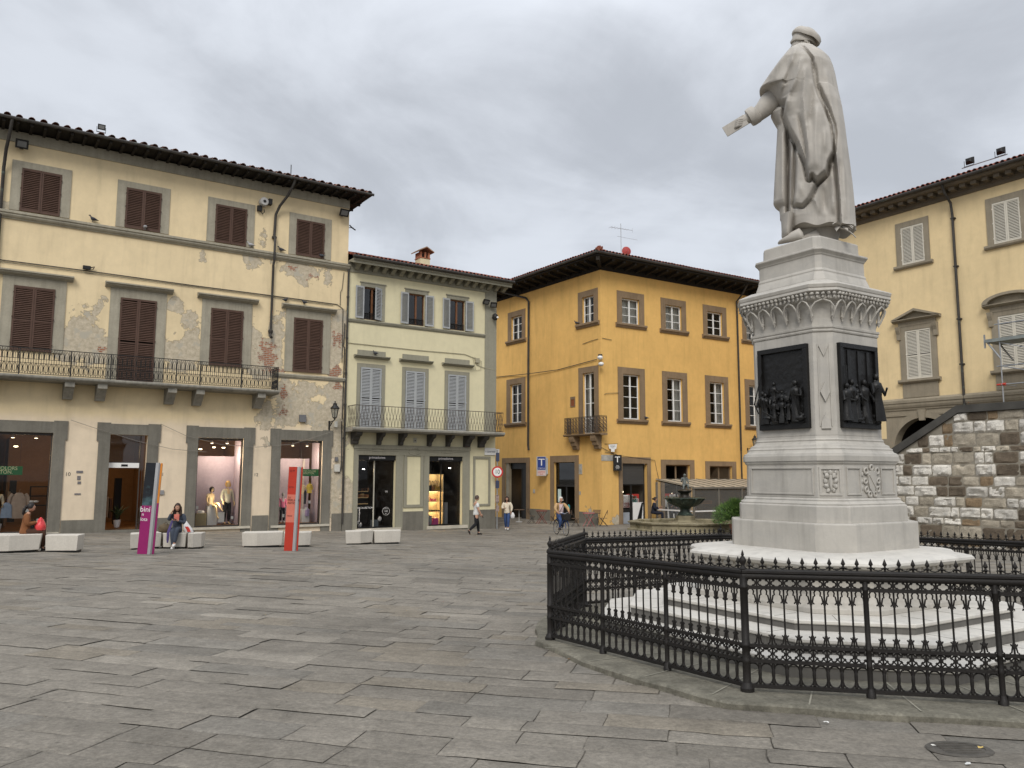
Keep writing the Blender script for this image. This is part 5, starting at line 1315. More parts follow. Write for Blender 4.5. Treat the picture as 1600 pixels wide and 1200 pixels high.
for face in ('x', 'y'):
    rnd = random.Random(4 if face == 'x' else 8); b = MB(); w = .607
    U0, U1 = -.38, .37
    def bx(a, c, d0, d1, e, g):
        if face == 'x': b.box(-w-d1, -w-d0, a, c, e, g)
        else: b.box(a, c, -w-d1, -w-d0, e, g)
    bx(U0, U1, -.01, .012, 2.23, 3.26)
    for (a, c, e, g) in ((U0, U1, 2.23, 2.30), (U0, U1, 3.20, 3.26), (U0, U0+.06, 2.30, 3.20), (U1-.06, U1, 2.30, 3.20)): bx(a, c, .012, .05, e, g)
    panel = b.build('bronze_panel', m_bronze, MO, bev=.005)
    b = MB()
    for k in range(10 if face == 'x' else 9):        # background figures and foreground group
        far = k < 4
        u = rnd.uniform(U0+.10, U1-.10) if far else ((-.30, -.22, -.1, .02, .14, .24, .31)[k-4] if face == 'x' else (-.29, -.2, -.1, .1, .2, .30)[k-4])
        hgt = rnd.uniform(.26, .36) if far else rnd.uniform(.34, .54); base = rnd.uniform(2.38, 2.50) if far else rnd.uniform(2.29, 2.34); u += rnd.uniform(-.03, .03); out = .012 if far else rnd.uniform(.03, .06)
        if face == 'x' and k in (6, 7, 8): hgt *= .62; out += .02
        if face == 'y' and k == 8: hgt = .58; out = .085; u = .27
        if face == 'x': robed(b, -w-out, -u, base, hgt, -1, 0, rnd, rnd.uniform(-.05, .02))
        else: robed(b, u, -w-out, base, hgt, 0, -1, rnd, rnd.uniform(-.12, .12))
    GN, GM = 44, 52; o_ = len(b.v)             # rough modelled relief ground, crowd and terrain
    for j in range(GM+1):
        for i in range(GN+1):
            u, z = lerp(U0+.055, U1-.055, i/GN), lerp(2.295, 3.2, j/GM); q = Vector((u*9, z*9, 3.0 if face == 'x' else 7.0)); low = 1-sstep(2.6, 2.86, z)
            d_ = .014+low*(.045*abs(mnoise.noise(q))+.030*abs(mnoise.noise(q*2.3))+.018*abs(mnoise.noise(q*5.1)))+.010*abs(mnoise.noise(q*1.7))+.004*mnoise.noise(q*6)+low*.03*(1-sstep(2.3, 2.45, z))
            b.v.append((-w-d_, u, z) if face == 'x' else (u, -w-d_, z))
    for j in range(GM):
        for i in range(GN):
            q = o_+j*(GN+1)+i; f_ = (q, q+1, q+GN+2, q+GN+1); b.f.append(f_ if face == 'y' else f_[::-1]); b.m.append(0)
    for k in range(26):
        u = rnd.uniform(U0+.06, U1-.06); z = 2.31+abs(rnd.gauss(0, .06)); o_ = rnd.uniform(.02, .07); r_ = rnd.uniform(.02, .05)
        c = (-w-o_, u, z) if face == 'x' else (u, -w-o_, z); b.ball(c, r_, r_, r_*.7, 7, 5, 0, .8, k)
    for k in range(6):                  # stepped landscape / architecture behind
        z = 2.72+k*.04
        if face == 'x': b.box(-w-.018, -w-.010, -.2+k*.01, .24-k*.02, z, z+.014)
    if face == 'y':
        for u in (-.22, -.02, .16): b.box(u, u+.05, -w-.03, -w-.010, 2.6, 3.18)
    if face == 'x': b.tube([(-w-.10, .33, 2.44), (-w-.14, .36, 2.56), (-w-.05, .30, 2.98)], .008, 5); b.tube([(-w-.13, .05, 2.36), (-w-.15, .22, 2.46)], .010, 5); b.tube([(-w-.08, -.28, 2.4), (-w-.13, -.24, 2.7)], .01, 5)
    else: b.tube([(-.31, -w-.07, 2.6), (-.31, -w-.07, 2.98)], .008, 5)
    b.build('relief_figures', m_bronze, panel, smooth=60)

# ------------------------------------------------------------------ the statue
ST = thing('statue', 'white marble statue of a cloaked man in a cap holding out papers', 'statue', (PC[0], PC[1], 4.64), rad(-20.93), localz=True)
def tm(a, b_):
    """outline units -> metres across the figure and height above the pedestal top"""
    return (-1.28276+.00280309*a-7.5821e-5*b_-6.0656e-8*a*b_-2.2969e-7*a*a, 3.56647-.00059007*a-.00304265*b_+2.6377e-7*a*b_+7.6326e-8*b_*b_)
PX = .00272
LEFT = [(186, 447), (196, 432), (215, 415), (250, 390), (300, 352), (350, 314), (385, 288), (402, 276), (408, 279), (413, 318), (430, 334), (452, 350), (470, 362), (490, 350), (512, 331), (530, 340), (570, 364), (620, 362), (700, 358), (800, 352), (900, 347), (944, 345), (956, 352), (972, 374), (1000, 377), (1028, 378), (1036, 388), (1048, 396), (1070, 412)]
RIGHT = [(186, 552), (196, 566), (215, 592), (250, 628), (280, 640), (320, 651), (400, 666), (480, 684), (560, 696), (660, 708), (760, 722), (860, 735), (960, 745), (1040, 750), (1070, 752)]
def interp(T, b_):
    if b_ <= T[0][0]: return T[0][1]
    for p, q in zip(T, T[1:]):
        if p[0] <= b_ <= q[0]: return lerp(p[1], q[1], (b_-p[0])/(q[0]-p[0]))
    return T[-1][1]
def statue_body():
    rows = sorted(set(list(np.arange(186, 1071, 3.3)) + [405, 408, 411, 414, 1066, 1070])); NC = 250
    B_ = np.array(rows)[:, None]*np.ones((1, NC))
    th = np.linspace(0, 2*PI, NC, endpoint=False)
    Lx = np.array([interp(LEFT, r) for r in rows])[:, None]; Rx = np.array([interp(RIGHT, r) for r in rows])[:, None]
    cx = (Lx+Rx)/2; hw = (Rx-Lx)/2
    sup = 0.85
    ct, st_ = np.cos(th)[None, :], np.sin(th)[None, :]
    A = cx+hw*np.sign(ct)*np.abs(ct)**sup
    # the torso itself is about 0.62 m deep; the arm side of the cape is thinner
    dep = np.clip(hw*.86, 40, 122)
    dep = dep*np.where(B_ < 230, .55+.45*(B_-186)/44, 1.0)
    D = dep*np.sign(st_)*np.abs(st_)**.9
    near = np.clip(-st_, 0, 1)**.5      # st<0 : towards the camera
    R = np.zeros_like(A)
    def sd_poly(poly):
        P = np.array(poly, float); n = len(P); d = np.full(A.shape, 1e9); ins = np.zeros(A.shape, bool)
        for i in range(n):
            a, q = P[i], P[(i+1) % n]; e = q-a; L2 = max((e**2).sum(), 1e-9)
            t_ = np.clip(((A-a[0])*e[0]+(B_-a[1])*e[1])/L2, 0, 1)
            d = np.minimum(d, np.hypot(A-a[0]-t_*e[0], B_-a[1]-t_*e[1]))
            cr = ((a[1] > B_) != (q[1] > B_))
            with np.errstate(divide='ignore', invalid='ignore'):
                xi = (q[0]-a[0])*(B_-a[1])/(q[1]-a[1]+1e-12)+a[0]
            ins ^= cr & (A < xi)
        return np.where(ins, d, -d)
    def sd_line(line):
        d = np.full(A.shape, 1e9)
        for a, q in zip(line, line[1:]):
            a, q = np.array(a, float), np.array(q, float); e = q-a; L2 = max((e**2).sum(), 1e-9)
            t_ = np.clip(((A-a[0])*e[0]+(B_-a[1])*e[1])/L2, 0, 1)
            d = np.minimum(d, np.hypot(A-a[0]-t_*e[0], B_-a[1]-t_*e[1]))
        return d
    def step(sd, w): return np.clip((sd+w)/(2*w), 0, 1)**2*(3-2*np.clip((sd+w)/(2*w), 0, 1))
    # layers of cloth (outline units; raised towards the viewer)
    back = [(446, 180), (500, 235), (545, 300), (552, 370), (562, 430), (576, 472), (606, 535), (634, 610), (640, 650), (648, 760), (664, 900), (676, 1080), (800, 1080), (800, 180)]
    cape = [(446, 180), (380, 240), (260, 400), (270, 412), (325, 410), (368, 466), (410, 490), (402, 545), (430, 620), (470, 700), (505, 790), (522, 866), (537, 850), (560, 872), (603, 832), (612, 790), (636, 735), (640, 650), (634, 610), (606, 535), (576, 472), (562, 430), (552, 370), (545, 300), (500, 235)]
    drape = [(462, 685), (456, 800), (450, 976), (490, 986), (520, 957), (560, 872), (603, 832), (620, 700), (520, 640)]
    under = [(410, 615), (470, 700), (458, 800), (450, 1100), (412, 1100)]
    sc = sd_poly(cape); R += np.maximum(np.maximum(54*step(sc, 6)+8*np.clip(sc/40, 0, 1), 26*step(sd_poly(drape), 6)), 0)
    sd_ = sd_poly(drape); R -= 30*np.exp(-((sc+10)/7)**2)*np.clip((B_-415)/40, 0, 1)+20*np.exp(-((sd_+9)/6)**2)*(sc < 0)
    sb = sd_poly(back); R -= 22*np.exp(-((sb+9)/6)**2)*np.clip((B_-200)/90, 0, 1); R += 56*step(sb, 5)-10*np.clip(sb/60, 0, 1)
    R -= 16*step(sd_poly(under), 8)
    folds = [([(600, 320), (640, 600), (668, 1060)], 9, 18), ([(650, 420), (690, 800), (700, 1065)], 8, 16), ([(700, 640), (722, 1068)], 7, 12), ([(628, 800), (640, 1040)], 13, 17), ([(590, 880), (600, 1030)], -10, 14), ([(668, 760), (672, 1050)], -9, 10),
             ([(362, 600), (352, 930)], 8, 16), ([(392, 600), (392, 960)], 8, 12), ([(412, 590), (418, 700), (416, 1050)], -34, 9), ([(440, 690), (432, 1045)], 14, 13), ([(460, 740), (450, 960)], -12, 8),
             ([(470, 205), (400, 300), (310, 395)], 10, 20), ([(470, 230), (440, 330), (375, 455)], 9, 15), ([(440, 320), (415, 400), (395, 470)], -11, 14), ([(490, 290), (462, 420), (425, 480), (414, 560)], 11, 15), ([(505, 330), (495, 500), (520, 760), (528, 850)], 12, 16), ([(540, 420), (530, 560), (512, 640)], -9, 14), ([(470, 560), (500, 700), (518, 830)], -14, 11), ([(560, 520), (552, 700), (560, 850)], 9, 18), ([(600, 620), (596, 760)], 7, 14),
             ([(370, 470), (400, 430), (440, 425)], 9, 9), ([(430, 575), (470, 600)], 7, 9), ([(480, 870), (490, 960)], 8, 12), ([(548, 310), (562, 430), (590, 500), (630, 620)], -14, 7), ([(535, 920), (580, 1035)], 9, 14), ([(345, 540), (400, 600)], -8, 10)]
    for ln, am, wd in folds:
        d = sd_line(ln); tp = 1.0
        for e_ in (ln[0], ln[-1]): tp = tp*(1-np.exp(-((np.hypot(A-e_[0], B_-e_[1]))/34)**2))
        R += am*1.9*np.exp(-(d/wd)**1.5)*tp
    Y = D-R*near
    # far side: plain hanging folds
    far = np.clip(st_, 0, 1)**.6; grow = np.clip((B_-260)/500, 0, 1)
    Y += far*grow*(12*np.sin(th[None, :]*9+.6*np.sin(B_/160)))
    edge = (np.abs(st_) < .45); A = A+np.where(edge & (ct > 0), 1, 0)*grow*3*np.sin(th*23)[None, :]
    # hem: lifted scallops
    nr = len(rows); H = B_.copy()
    hem = np.clip((B_-985)/85, 0, 1)
    lift = np.where(A < 420, -10, 0)+16*np.sin(A/21.0)*.5
    H = H+hem*lift
    b = MB()
    for i in range(nr):
        for k in range(NC):
            x, z = tm(A[i, k], H[i, k]); y = Y[i, k]*PX
            q = Vector((x*5, y*5, z*5)); y += .003*mnoise.noise(q)
            b.v.append((x, y, z))
    for i in range(nr-1):
        for k in range(NC):
            b.f.append((i*NC+k, (i+1)*NC+k, (i+1)*NC+(k+1) % NC, i*NC+(k+1) % NC)); b.m.append(0)
    b.f.append(tuple(range(NC))); b.m.append(0); b.f.append(tuple((nr-1)*NC+k for k in range(NC))[::-1]); b.m.append(0)
    return b
b = statue_body(); body = b.build('cloaked_body', m_stat, ST, smooth=55)
def T3(a, b_, y): x, z = tm(a, b_); return (x, y, z)
b = MB()                                # feet and the rounded base they stand on
b.lathe([(.0, .0), (.36, .0), (.37, .03), (.34, .05), (0, .06)], 20, (0.08, 0.06, -.01), 1, .85)
for (a, b_, y, ang_) in ((440, 1106, -.24, 2.75), (520, 1096, -.14, 2.9)):
    x, z = tm(a, b_); 
    b.loft([[(x+l*math.cos(ang_)+w_*math.cos(t_)*-math.sin(ang_), y+l*math.sin(ang_)+w_*math.cos(t_)*math.cos(ang_), max(.0, .04+h_*(.5+.5*math.sin(t_)))) for t_ in [2*PI*k/10 for k in range(10)]] for (l, w_, h_) in ((-.14, .03, .10), (-.10, .055, .16), (0, .06, .13), (.09, .065, .08), (.16, .05, .05), (.19, .02, .03))])
b.loft([[T3(c_+hw*(1+.10*math.sin(3*t_))*math.cos(t_), bb, -.10+dp*(1+.12*math.sin(4*t_+1))*math.sin(t_)) for t_ in [2*PI*k/24 for k in range(24)]] for bb, c_, hw, dp in ((1015, 425, 42, .22), (1050, 420, 34, .20), (1085, 416, 29, .19), (1110, 414, 27, .18), (1122, 414, 22, .15))])
b.loft([[T3(c_+hw*math.cos(t_), bb, dp*math.sin(t_)) for t_ in [2*PI*k/24 for k in range(24)]] for bb, c_, hw, dp in ((1010, 560, 130, .20), (1060, 560, 118, .17), (1120, 555, 110, .15))])
b.build('feet', m_stat, ST, smooth=50)
b = MB(); rr = random.Random(6)         # acanthus clump by the hem
for k in range(12):
    a = rr.uniform(-2.8, .3); L = rr.uniform(.10, .19); el = rr.uniform(-.3, 1.0); x0, z0 = tm(676+rr.uniform(-16, 22), 1085+rr.uniform(-8, 14)); p0 = Vector((x0, -.30+rr.uniform(-.03, .03), z0))
    d = Vector((math.cos(a)*math.cos(el), math.sin(a)*math.cos(el)*.5, math.sin(el))); sd = d.cross(Vector((0, 0, 1))).normalized()
    pts = []
    for i in range(6):
        u = i/5; c = p0+d*L*u+Vector((0, 0, -.10*u*u)); w_ = .042*math.sin(PI*min(1, u*.85+.12)); pts.append([tuple(c-sd*w_), tuple(c+Vector((0, 0, .012))), tuple(c+sd*w_), tuple(c-Vector((0, 0, .010)))])
    b.loft(pts)
b.build('acanthus_leaves', m_stat, ST, smooth=50)
b = MB()                                # arm: sleeve, cuff, hand
def arm(path, n=14, sq=.8, wob=.0):
    pts = [Vector(T3(a, b_, y)) for a, b_, y, r in path]; rs = [r for *_, r in path]; rings = []
    for i, p in enumerate(pts):
        d = (pts[min(i+1, len(pts)-1)]-pts[max(i-1, 0)]).normalized(); y = Vector((0, 1, 0)); y = (y-d*y.dot(d)).normalized(); z = d.cross(y)
        rings.append([tuple(p+y*rs[i]*sq*math.cos(t_)+z*rs[i]*math.sin(t_)*(1+wob*math.sin(3*t_+i))) for t_ in [2*PI*k/n for k in range(n)]])
    b.loft(rings)
arm([(395, 400, -.05, .165), (350, 440, -.08, .155), (318, 470, -.10, .135), (290, 500, -.12, .115), (262, 524, -.13, .100)], 16, .9, .10)
arm([(268, 512, -.13, .11), (262, 518, -.13, .128), (238, 535, -.14, .130), (228, 541, -.14, .120), (230, 540, -.14, .07)], 16, .9)
arm([(240, 532, -.14, .085), (205, 552, -.15, .068), (185, 566, -.155, .058)], 12, .8)
# palm and five fingers closed round the papers
arm([(195, 560, -.155, .062), (178, 568, -.16, .068), (160, 578, -.165, .055)], 12, .55)
for i in range(4):
    z0 = 553+i*9.5; b.tube([T3(196-i*2, z0, -.185), T3(184-i*2, z0+5, -.207), T3(172-i*2, z0+11, -.203), T3(166-i, z0+16, -.185)], [.026, .026, .025, .020], 9)
b.tube([T3(190, 548, -.15), T3(172, 552, -.12), T3(152, 562, -.11)], [.024, .021, .014], 7)
b.build('arm', m_stat, ST, smooth=60)
b = MB()                                # folded papers
c0, c1 = Vector(T3(112, 616, -.17)), Vector(T3(215, 553, -.17)); d = (c1-c0).normalized()
for k in range(3): b.obox((c0+c1)/2+Vector((0, .018*k-.02, .004*k)), d, (c1-c0).length/2-.01*k, (0, 0, 1), .078-.004*k, .007)
b.build('papers', m_stat, ST, bev=.004)
b = MB()                                # head with face turned to the left, hair and cap
hc = Vector(T3(478, 158, .02))
def headpt(u, v):                       # u around, v up
    pass
n, m_ = 22, 16; rings = []
for i in range(m_+1):
    ph = -PI/2+PI*i/m_; ring = []
    for k in range(n):
        a = 2*PI*k/n; x, y, z = math.cos(ph)*math.cos(a), math.cos(ph)*math.sin(a), math.sin(ph)
        fx = -x                          # face looks to -x
        X, Y, Z = x*.120, y*.095, z*.150
        if fx > 0:
            if z < 0: X += -.012*fx*sstep(0, -.6, z); Y *= 1-.22*sstep(0, -1, z)
            g = max(0, 1-abs(y)/.22)
            if fx > .75: X -= g*(.030*math.exp(-((z+.12)/.14)**2)+.010*math.exp(-((z+.42)/.06)**2)+.010*math.exp(-((z+.52)/.06)**2)+.016*math.exp(-((z+.74)/.12)**2))
            ey = math.exp(-((abs(y)-.36)/.13)**2)*math.exp(-((z-.10)/.10)**2); X += .016*ey*fx
        ring.append((hc.x+X, hc.y+Y, hc.z+Z))
    rings.append(ring)
b.loft(rings, cap=False)
b.tube([T3(492, 215, .02), T3(486, 188, .02), tuple(hc+Vector((.01, 0, -.05)))], [.10, .085, .08], 14)
b.ball(tuple(hc+Vector((.02, -.095, -.01))), .022, .010, .034, 8, 6)
b.build('head', m_stat, ST, smooth=60)
b = MB(); rr = random.Random(3)
for k in range(34):
    a = rr.uniform(-2.2, 2.0); zz = rr.uniform(-.10, -.02); r_ = .105+rr.uniform(-.008, .015)
    c = hc+Vector((.045+math.cos(a)*.088, math.sin(a)*r_, zz+.0)); b.ball(tuple(c), .030, .030, .026, 7, 5, 0, .7, k)
    b.tube([tuple(c+Vector((-.02, -.02, .02))), tuple(c+Vector((.015, -.03, .0))), tuple(c+Vector((.02, -.02, -.025)))], .009, 5)
b.build('hair', m_stat, ST, smooth=60)
b = MB(); rings = []                     # cap: band and soft crown tipped back
def capring(a0, a1, b0, b1, dy, n=26):
    p0, p1 = Vector(T3(a0, b0, .02)), Vector(T3(a1, b1, .02)); c = (p0+p1)/2; ax = (p1-p0)/2
    return [tuple(c+ax*math.cos(t_)+Vector((0, 1, 0))*dy*math.sin(t_)+Vector((0, 0, .006*math.sin(5*t_)))) for t_ in [2*PI*k/n for k in range(n)]]
rings = [capring(428, 552, 146, 150, .125), capring(426, 553, 140, 146, .13), capring(434, 551, 126, 136, .128), capring(438, 549, 113, 128, .126), capring(437, 548, 107, 124, .125), capring(435, 573, 104, 148, .165), capring(434, 580, 98, 134, .175), capring(436, 578, 90, 117, .17), capring(446, 560, 79, 97, .14), capring(466, 535, 71, 81, .09), capring(480, 505, 69, 73, .03)]
b.loft(rings); b.build('cap', m_stat, ST, smooth=40)
b = MB()                                # standing collar folded over the neck
ring0, ring1, ring2 = [], [], []
for k in range(25):
    t_ = PI*.55+(2*PI*.88)*k/24
    ring0.append((T3(497, 0, 0)[0]+.145*math.cos(t_), .02+.095*math.sin(t_), T3(500, 188, 0)[2]+.0)); ring1.append((T3(497, 0, 0)[0]+.160*math.cos(t_), .02+.105*math.sin(t_), T3(500, 187, 0)[2])); ring2.append((T3(502, 0, 0)[0]+.22*math.cos(t_), .02+.15*math.sin(t_), T3(500, 222, 0)[2]+.0))
b.loft([ring0, ring1, ring2, [(p[0]*.97, p[1]*.97, p[2]-.02) for p in ring2]], closed=False, cap=False); b.build('collar', m_stat, ST, smooth=60)

# ------------------------------------------------------------------ the railing
FX, FY = 2.05, 7.19
FE = thing('monument_fence', 'black cast iron railing with quatrefoil bands and spear finials ringing the marble monument', 'fence', (FX, FY, -.205), 0)
FE.rotation_euler = (-rad(1.6), 0, 0)
m_cast = M('cast iron paint', (.013, .011, .0095), .55, .3, 5, .25, 70, spec=.28)
SIDE = 3.0; heads = [122, 77, 32, -13, -58, -103, -148, 167]
NB = 9; BW = SIDE/3/NB
def arc(cx, cz, r, a0, a1, n): return [(cx+r*math.cos(lerp(a0, a1, k/n)), 0, cz+r*math.sin(lerp(a0, a1, k/n))) for k in range(n+1)]
def fence_panel():
    b = MB(); L = SIDE/3
    for z, h, d in ((.055, .016, .020), (.262, .014, .018), (.392, .014, .018), (.885, .015, .018)): b.box(.03, L-.03, -d, d, z-h, z+h)
    x = 0
    for i in range(NB+1):
        x = i*BW
        if 0 < i < NB:
            b.tube([(x, 0, .39), (x, 0, .97)], .0085, 6)
            b.lathe([(.011, .07), (.015, .085), (.010, .10), (.0125, .12), (.0155, .165), (.0125, .205), (.010, .215), (.0155, .228), (.011, .245)], 8, (x, 0, 0))
            b.tube([(x, 0, .25), (x, 0, .40)], .0085, 6)
        for z, up in ((.475, 1), (.765, -1)):                 # clips with little scrolls
            if 0 < i < NB: b.box(x-.024, x+.024, -.010, .010, z-.005, z+.005); b.ball((x-.024, 0, z+up*.006), .007, .007, .007, 6, 4); b.ball((x+.024, 0, z+up*.006), .007, .007, .007, 6, 4); b.box(x-.0115, x+.0115, -.0115, .0115, z-.016, z+.016)
    for i in range(NB):
        c = (i+.5)*BW; r = .0072; h = BW/2-.008
        # bottom: rings of a tall loop between balusters
        b.tube(arc(c, .118, h, PI, 2*PI, 7), r, 5); b.tube(arc(c, .198, h, 0, PI, 7), r, 5)
        # two quatrefoil bands
        for z in (.327, .925):
            q = .0225; o = .0225
            pts = []
            for k, (dx, dz) in enumerate(((1, 0), (0, 1), (-1, 0), (0, -1))):
                a = k*PI/2
                pts += arc(c+dx*o, z+dz*o, q, a-PI*.62, a+PI*.62, 6)
            b.tube(pts, .0072, 5, closed=True)
            for dx, dz in ((1, 1), (-1, 1), (1, -1), (-1, -1)): b.tube([(c+dx*.020, 0, z+dz*.020), (c+dx*.05, 0, z+dz*.05)], .006, 4)
        # trefoil arches: hanging below the upper band, inverted above the lower band
        for z0, s_ in ((.77, 1), (.47, -1)):
            P = [(c-BW/2+.012, 0, z0), (c-BW*.34, 0, z0+s_*.030), (c-BW*.30, 0, z0+s_*.052), (c-BW*.20, 0, z0+s_*.056), (c-BW*.24, 0, z0+s_*.085), (c-BW*.12, 0, z0+s_*.104), (c, 0, z0+s_*.108), (c+BW*.12, 0, z0+s_*.104), (c+BW*.24, 0, z0+s_*.085), (c+BW*.20, 0, z0+s_*.056), (c+BW*.30, 0, z0+s_*.052), (c+BW*.34, 0, z0+s_*.030), (c+BW/2-.012, 0, z0)]
            b.tube(P, r, 5)
        # spear finial with a hanging festoon
        b.lathe([(.009, 1.035), (.009, 1.06), (.020, 1.066), (.022, 1.072), (.010, 1.078), (.008, 1.088), (.017, 1.098), (.019, 1.104), (.009, 1.130), (.001, 1.150)], 7, (c, 0, 0)); b.box(c-.032, c+.032, -.006, .006, 1.064, 1.072)
        if i < NB-1: b.tube([(c+.012, 0, 1.068), (c+BW*.25, 0, 1.055), (c+BW*.5, 0, 1.049), (c+BW*.75, 0, 1.055), (c+BW-.012, 0, 1.068)], .005, 5)
    return b.mesh('fence_panel', m_cast, 0, 45)
def rail_mesh():
    L = SIDE; prof = [(-.030, .965), (-.020, .955), (.020, .955), (.030, .965), (.034, .985), (.028, 1.0), (.040, 1.012), (.040, 1.030), (.028, 1.044), (-.028, 1.044), (-.040, 1.030), (-.040, 1.012), (-.028, 1.0), (-.034, .985)]
    return MB().prism_x(prof, -.012, L+.012).mesh('top_rail', m_cast, 0, 40)
def post_mesh(corner):
    r = .035 if corner else .023; b = MB()
    b.lathe([(r*1.75, -.03), (r*1.75, .035), (r*1.5, .042), (r*1.35, .065), (r*1.05, .075), (r, .08), (r, .24), (r*1.12, .25), (r*1.12, .272), (r, .28), (r, .38), (r*1.12, .385), (r*1.12, .40), (r, .405), (r, .875), (r*1.12, .88), (r*1.12, .895), (r, .90), (r, .985)], 12 if corner else 10)
    return b.mesh('corner_post' if corner else 'post', m_cast, 0, 40)
fp, rm, pm_, cm_ = fence_panel(), rail_mesh(), post_mesh(False), post_mesh(True)
fin = MB().lathe([(.030, 1.03), (.038, 1.045), (.022, 1.06), (.016, 1.072), (.022, 1.09), (.030, 1.11), (.029, 1.125), (.018, 1.145), (.010, 1.155), (.014, 1.165), (.010, 1.185), (.001, 1.21)], 10, wob=lambda a, z: 1+.10*math.cos(6*a) if 1.08 < z < 1.15 else 1).mesh('finial', m_cast, 0, 50)
x, y = 0.0, 0.0; CORN = []
for h in heads:
    d = (math.cos(rad(h)), math.sin(rad(h))); CORN.append((x, y))
    cp = link('corner_post', cm_, FE, (x, y, 0)); link('finial', fin, cp, (0, 0, 1e-6))
    r_ = link('top_rail', rm, FE, (x, y, 1e-6), rad(h))
    for k in range(3):
        link('railing_panel', fp, FE, (x+d[0]*k*SIDE/3, y+d[1]*k*SIDE/3, 1e-6), rad(h))
        if k: link('post', pm_, FE, (x+d[0]*k*SIDE/3, y+d[1]*k*SIDE/3, 1e-6))
    x += d[0]*SIDE; y += d[1]*SIDE
# paved platform with a low worn kerb inside and under the railing
m_kerb = stone_mat('platform stone', (.185, .172, .135), .5, 1.3, False, .012)
def platform():
    b = MB(); cxm = sum(p[0] for p in CORN)/8; cym = sum(p[1] for p in CORN)/8
    def ring(off, z, n=10):
        o = []
        for i in range(8):
            a, q = CORN[i], CORN[(i+1) % 8]
            for k in range(n):
                px, py = lerp(a[0], q[0], k/n)-cxm, lerp(a[1], q[1], k/n)-cym; l = math.hypot(px, py); dl = math.hypot(px+cxm-CORN[1][0], py+cym-CORN[1][1]); s_ = (l+(off*(1-.62*math.exp(-(dl/.9)**2)) if off > .3 else off))/l
                X, Y = px*s_+cxm+FX, py*s_+cym+FY
                j = .03*mnoise.noise(Vector((X*2.2, Y*2.2, 0))) if off > .3 else 0
                o.append((X+j, Y+j, -.028*Y+z+(.008*mnoise.noise(Vector((X*1.7, Y*1.7, 5))) if off > .2 else 0)))
        return o
    rings = [ring(.46, -.16), ring(.455, -.02), ring(.435, -.006), ring(.40, .0), ring(.1, .0), ring(-.6, .0), ring(-2.2, .0)]
    b.loft(rings[::-1], cap=False); b.f.append(tuple(range(80))); b.m.append(0)
    return struct(b.build('platform', m_kerb, smooth=40))
platform()
b = MB()
for i in (7, 0, 6, 1):                   # pale joints between the platform slabs
    a, q = CORN[i], CORN[(i+1) % 8]; 
    for k in range(4):
        u = (k+.3)/4; px, py = lerp(a[0], q[0], u)+FX, lerp(a[1], q[1], u)+FY; l = Vector((px-PC[0], py-PC[1])).normalized()
        p0, p1 = Vector((px, py))+l*.38, Vector((px, py))-l*1.3; w_ = Vector((-l.y, l.x))*.007
        b.quad((p0.x-w_.x, p0.y-w_.y, -.028*p0.y+.006), (p0.x+w_.x, p0.y+w_.y, -.028*p0.y+.006), (p1.x+w_.x, p1.y+w_.y, -.028*p1.y+.006), (p1.x-w_.x, p1.y-w_.y, -.028*p1.y+.006))
struct(b.build('platform_joints', M('pale mortar', (.27, .255, .205), .9, .2, 4)))
# ================================================================== people
def skin_mesh(name, nodes, edges, mats, root, sub=2):
    """one continuous surface grown round a skeleton: nodes name -> (x,y,z,r) or (x,y,z,rx,ry)"""
    keys = list(nodes); idx = {k: i for i, k in enumerate(keys)}
    me = bpy.data.meshes.new('skeleton'); me.from_pydata([nodes[k][:3] for k in keys], [(idx[a], idx[c]) for a, c in edges], [])
    o = bpy.data.objects.new('skeleton', me); COL.objects.link(o)
    md = o.modifiers.new('skin', 'SKIN'); md.use_smooth_shade = True; md.branch_smoothing = .6
    for k in keys:
        sv = me.skin_vertices[0].data[idx[k]]; r = nodes[k][3:]; sv.radius = (r[0], r[-1]); sv.use_root = (k == root)
    ss = o.modifiers.new('sub', 'SUBSURF'); ss.levels = sub; ss.render_levels = sub
    dg = bpy.context.evaluated_depsgraph_get(); dg.update()
    out = bpy.data.meshes.new_from_object(o.evaluated_get(dg)); out.name = name
    bpy.data.objects.remove(o); bpy.data.meshes.remove(me)
    out.materials.clear(); out.materials.append(mats)
    return out
def add_to_mesh(me, b, smooth=True):
    bm = bmesh.new(); bm.from_mesh(me); vs = [bm.verts.new(p) for p in b.v]
    for f in b.f:
        try: fc = bm.faces.new([vs[i] for i in f]); fc.smooth = smooth
        except ValueError: pass
    bm.to_mesh(me); bm.free(); return me
def V3(*a): return Vector(a)
def standing():
    return dict(pel=(0,0,.93), wai=(0,.005,1.08), che=(0,0,1.27), nec=(0,-.012,1.43), hea=(0,.0,1.535),
        sL=(-.175,-.01,1.385), eL=(-.225,-.03,1.12), wL=(-.225,.06,.88), sR=(.175,-.01,1.385), eR=(.225,-.03,1.12), wR=(.225,.06,.88),
        hL=(-.09,0,.89), kL=(-.10,.02,.49), aL=(-.105,-.02,.085), hR=(.09,0,.89), kR=(.10,.02,.49), aR=(.105,-.02,.085))
def seated(z=.45):
    return dict(pel=(0,0,z+.10), wai=(0,.01,z+.25), che=(0,.03,z+.44), nec=(0,.03,z+.60), hea=(0,.06,z+.70),
        sL=(-.17,.02,z+.555), eL=(-.22,.05,z+.30), wL=(-.10,.22,z+.22), sR=(.17,.02,z+.555), eR=(.22,.05,z+.30), wR=(.10,.22,z+.22),
        hL=(-.09,.03,z+.09), kL=(-.10,.44,z+.07), aL=(-.10,.42,.085), hR=(.09,.03,z+.09), kR=(.10,.44,z+.07), aR=(.10,.42,.085))
m_skin = M('skin', (.44, .25, .17), .55, .06, 6); m_skin2 = M('pale mannequin', (.62, .46, .26), .4, .04, 4)
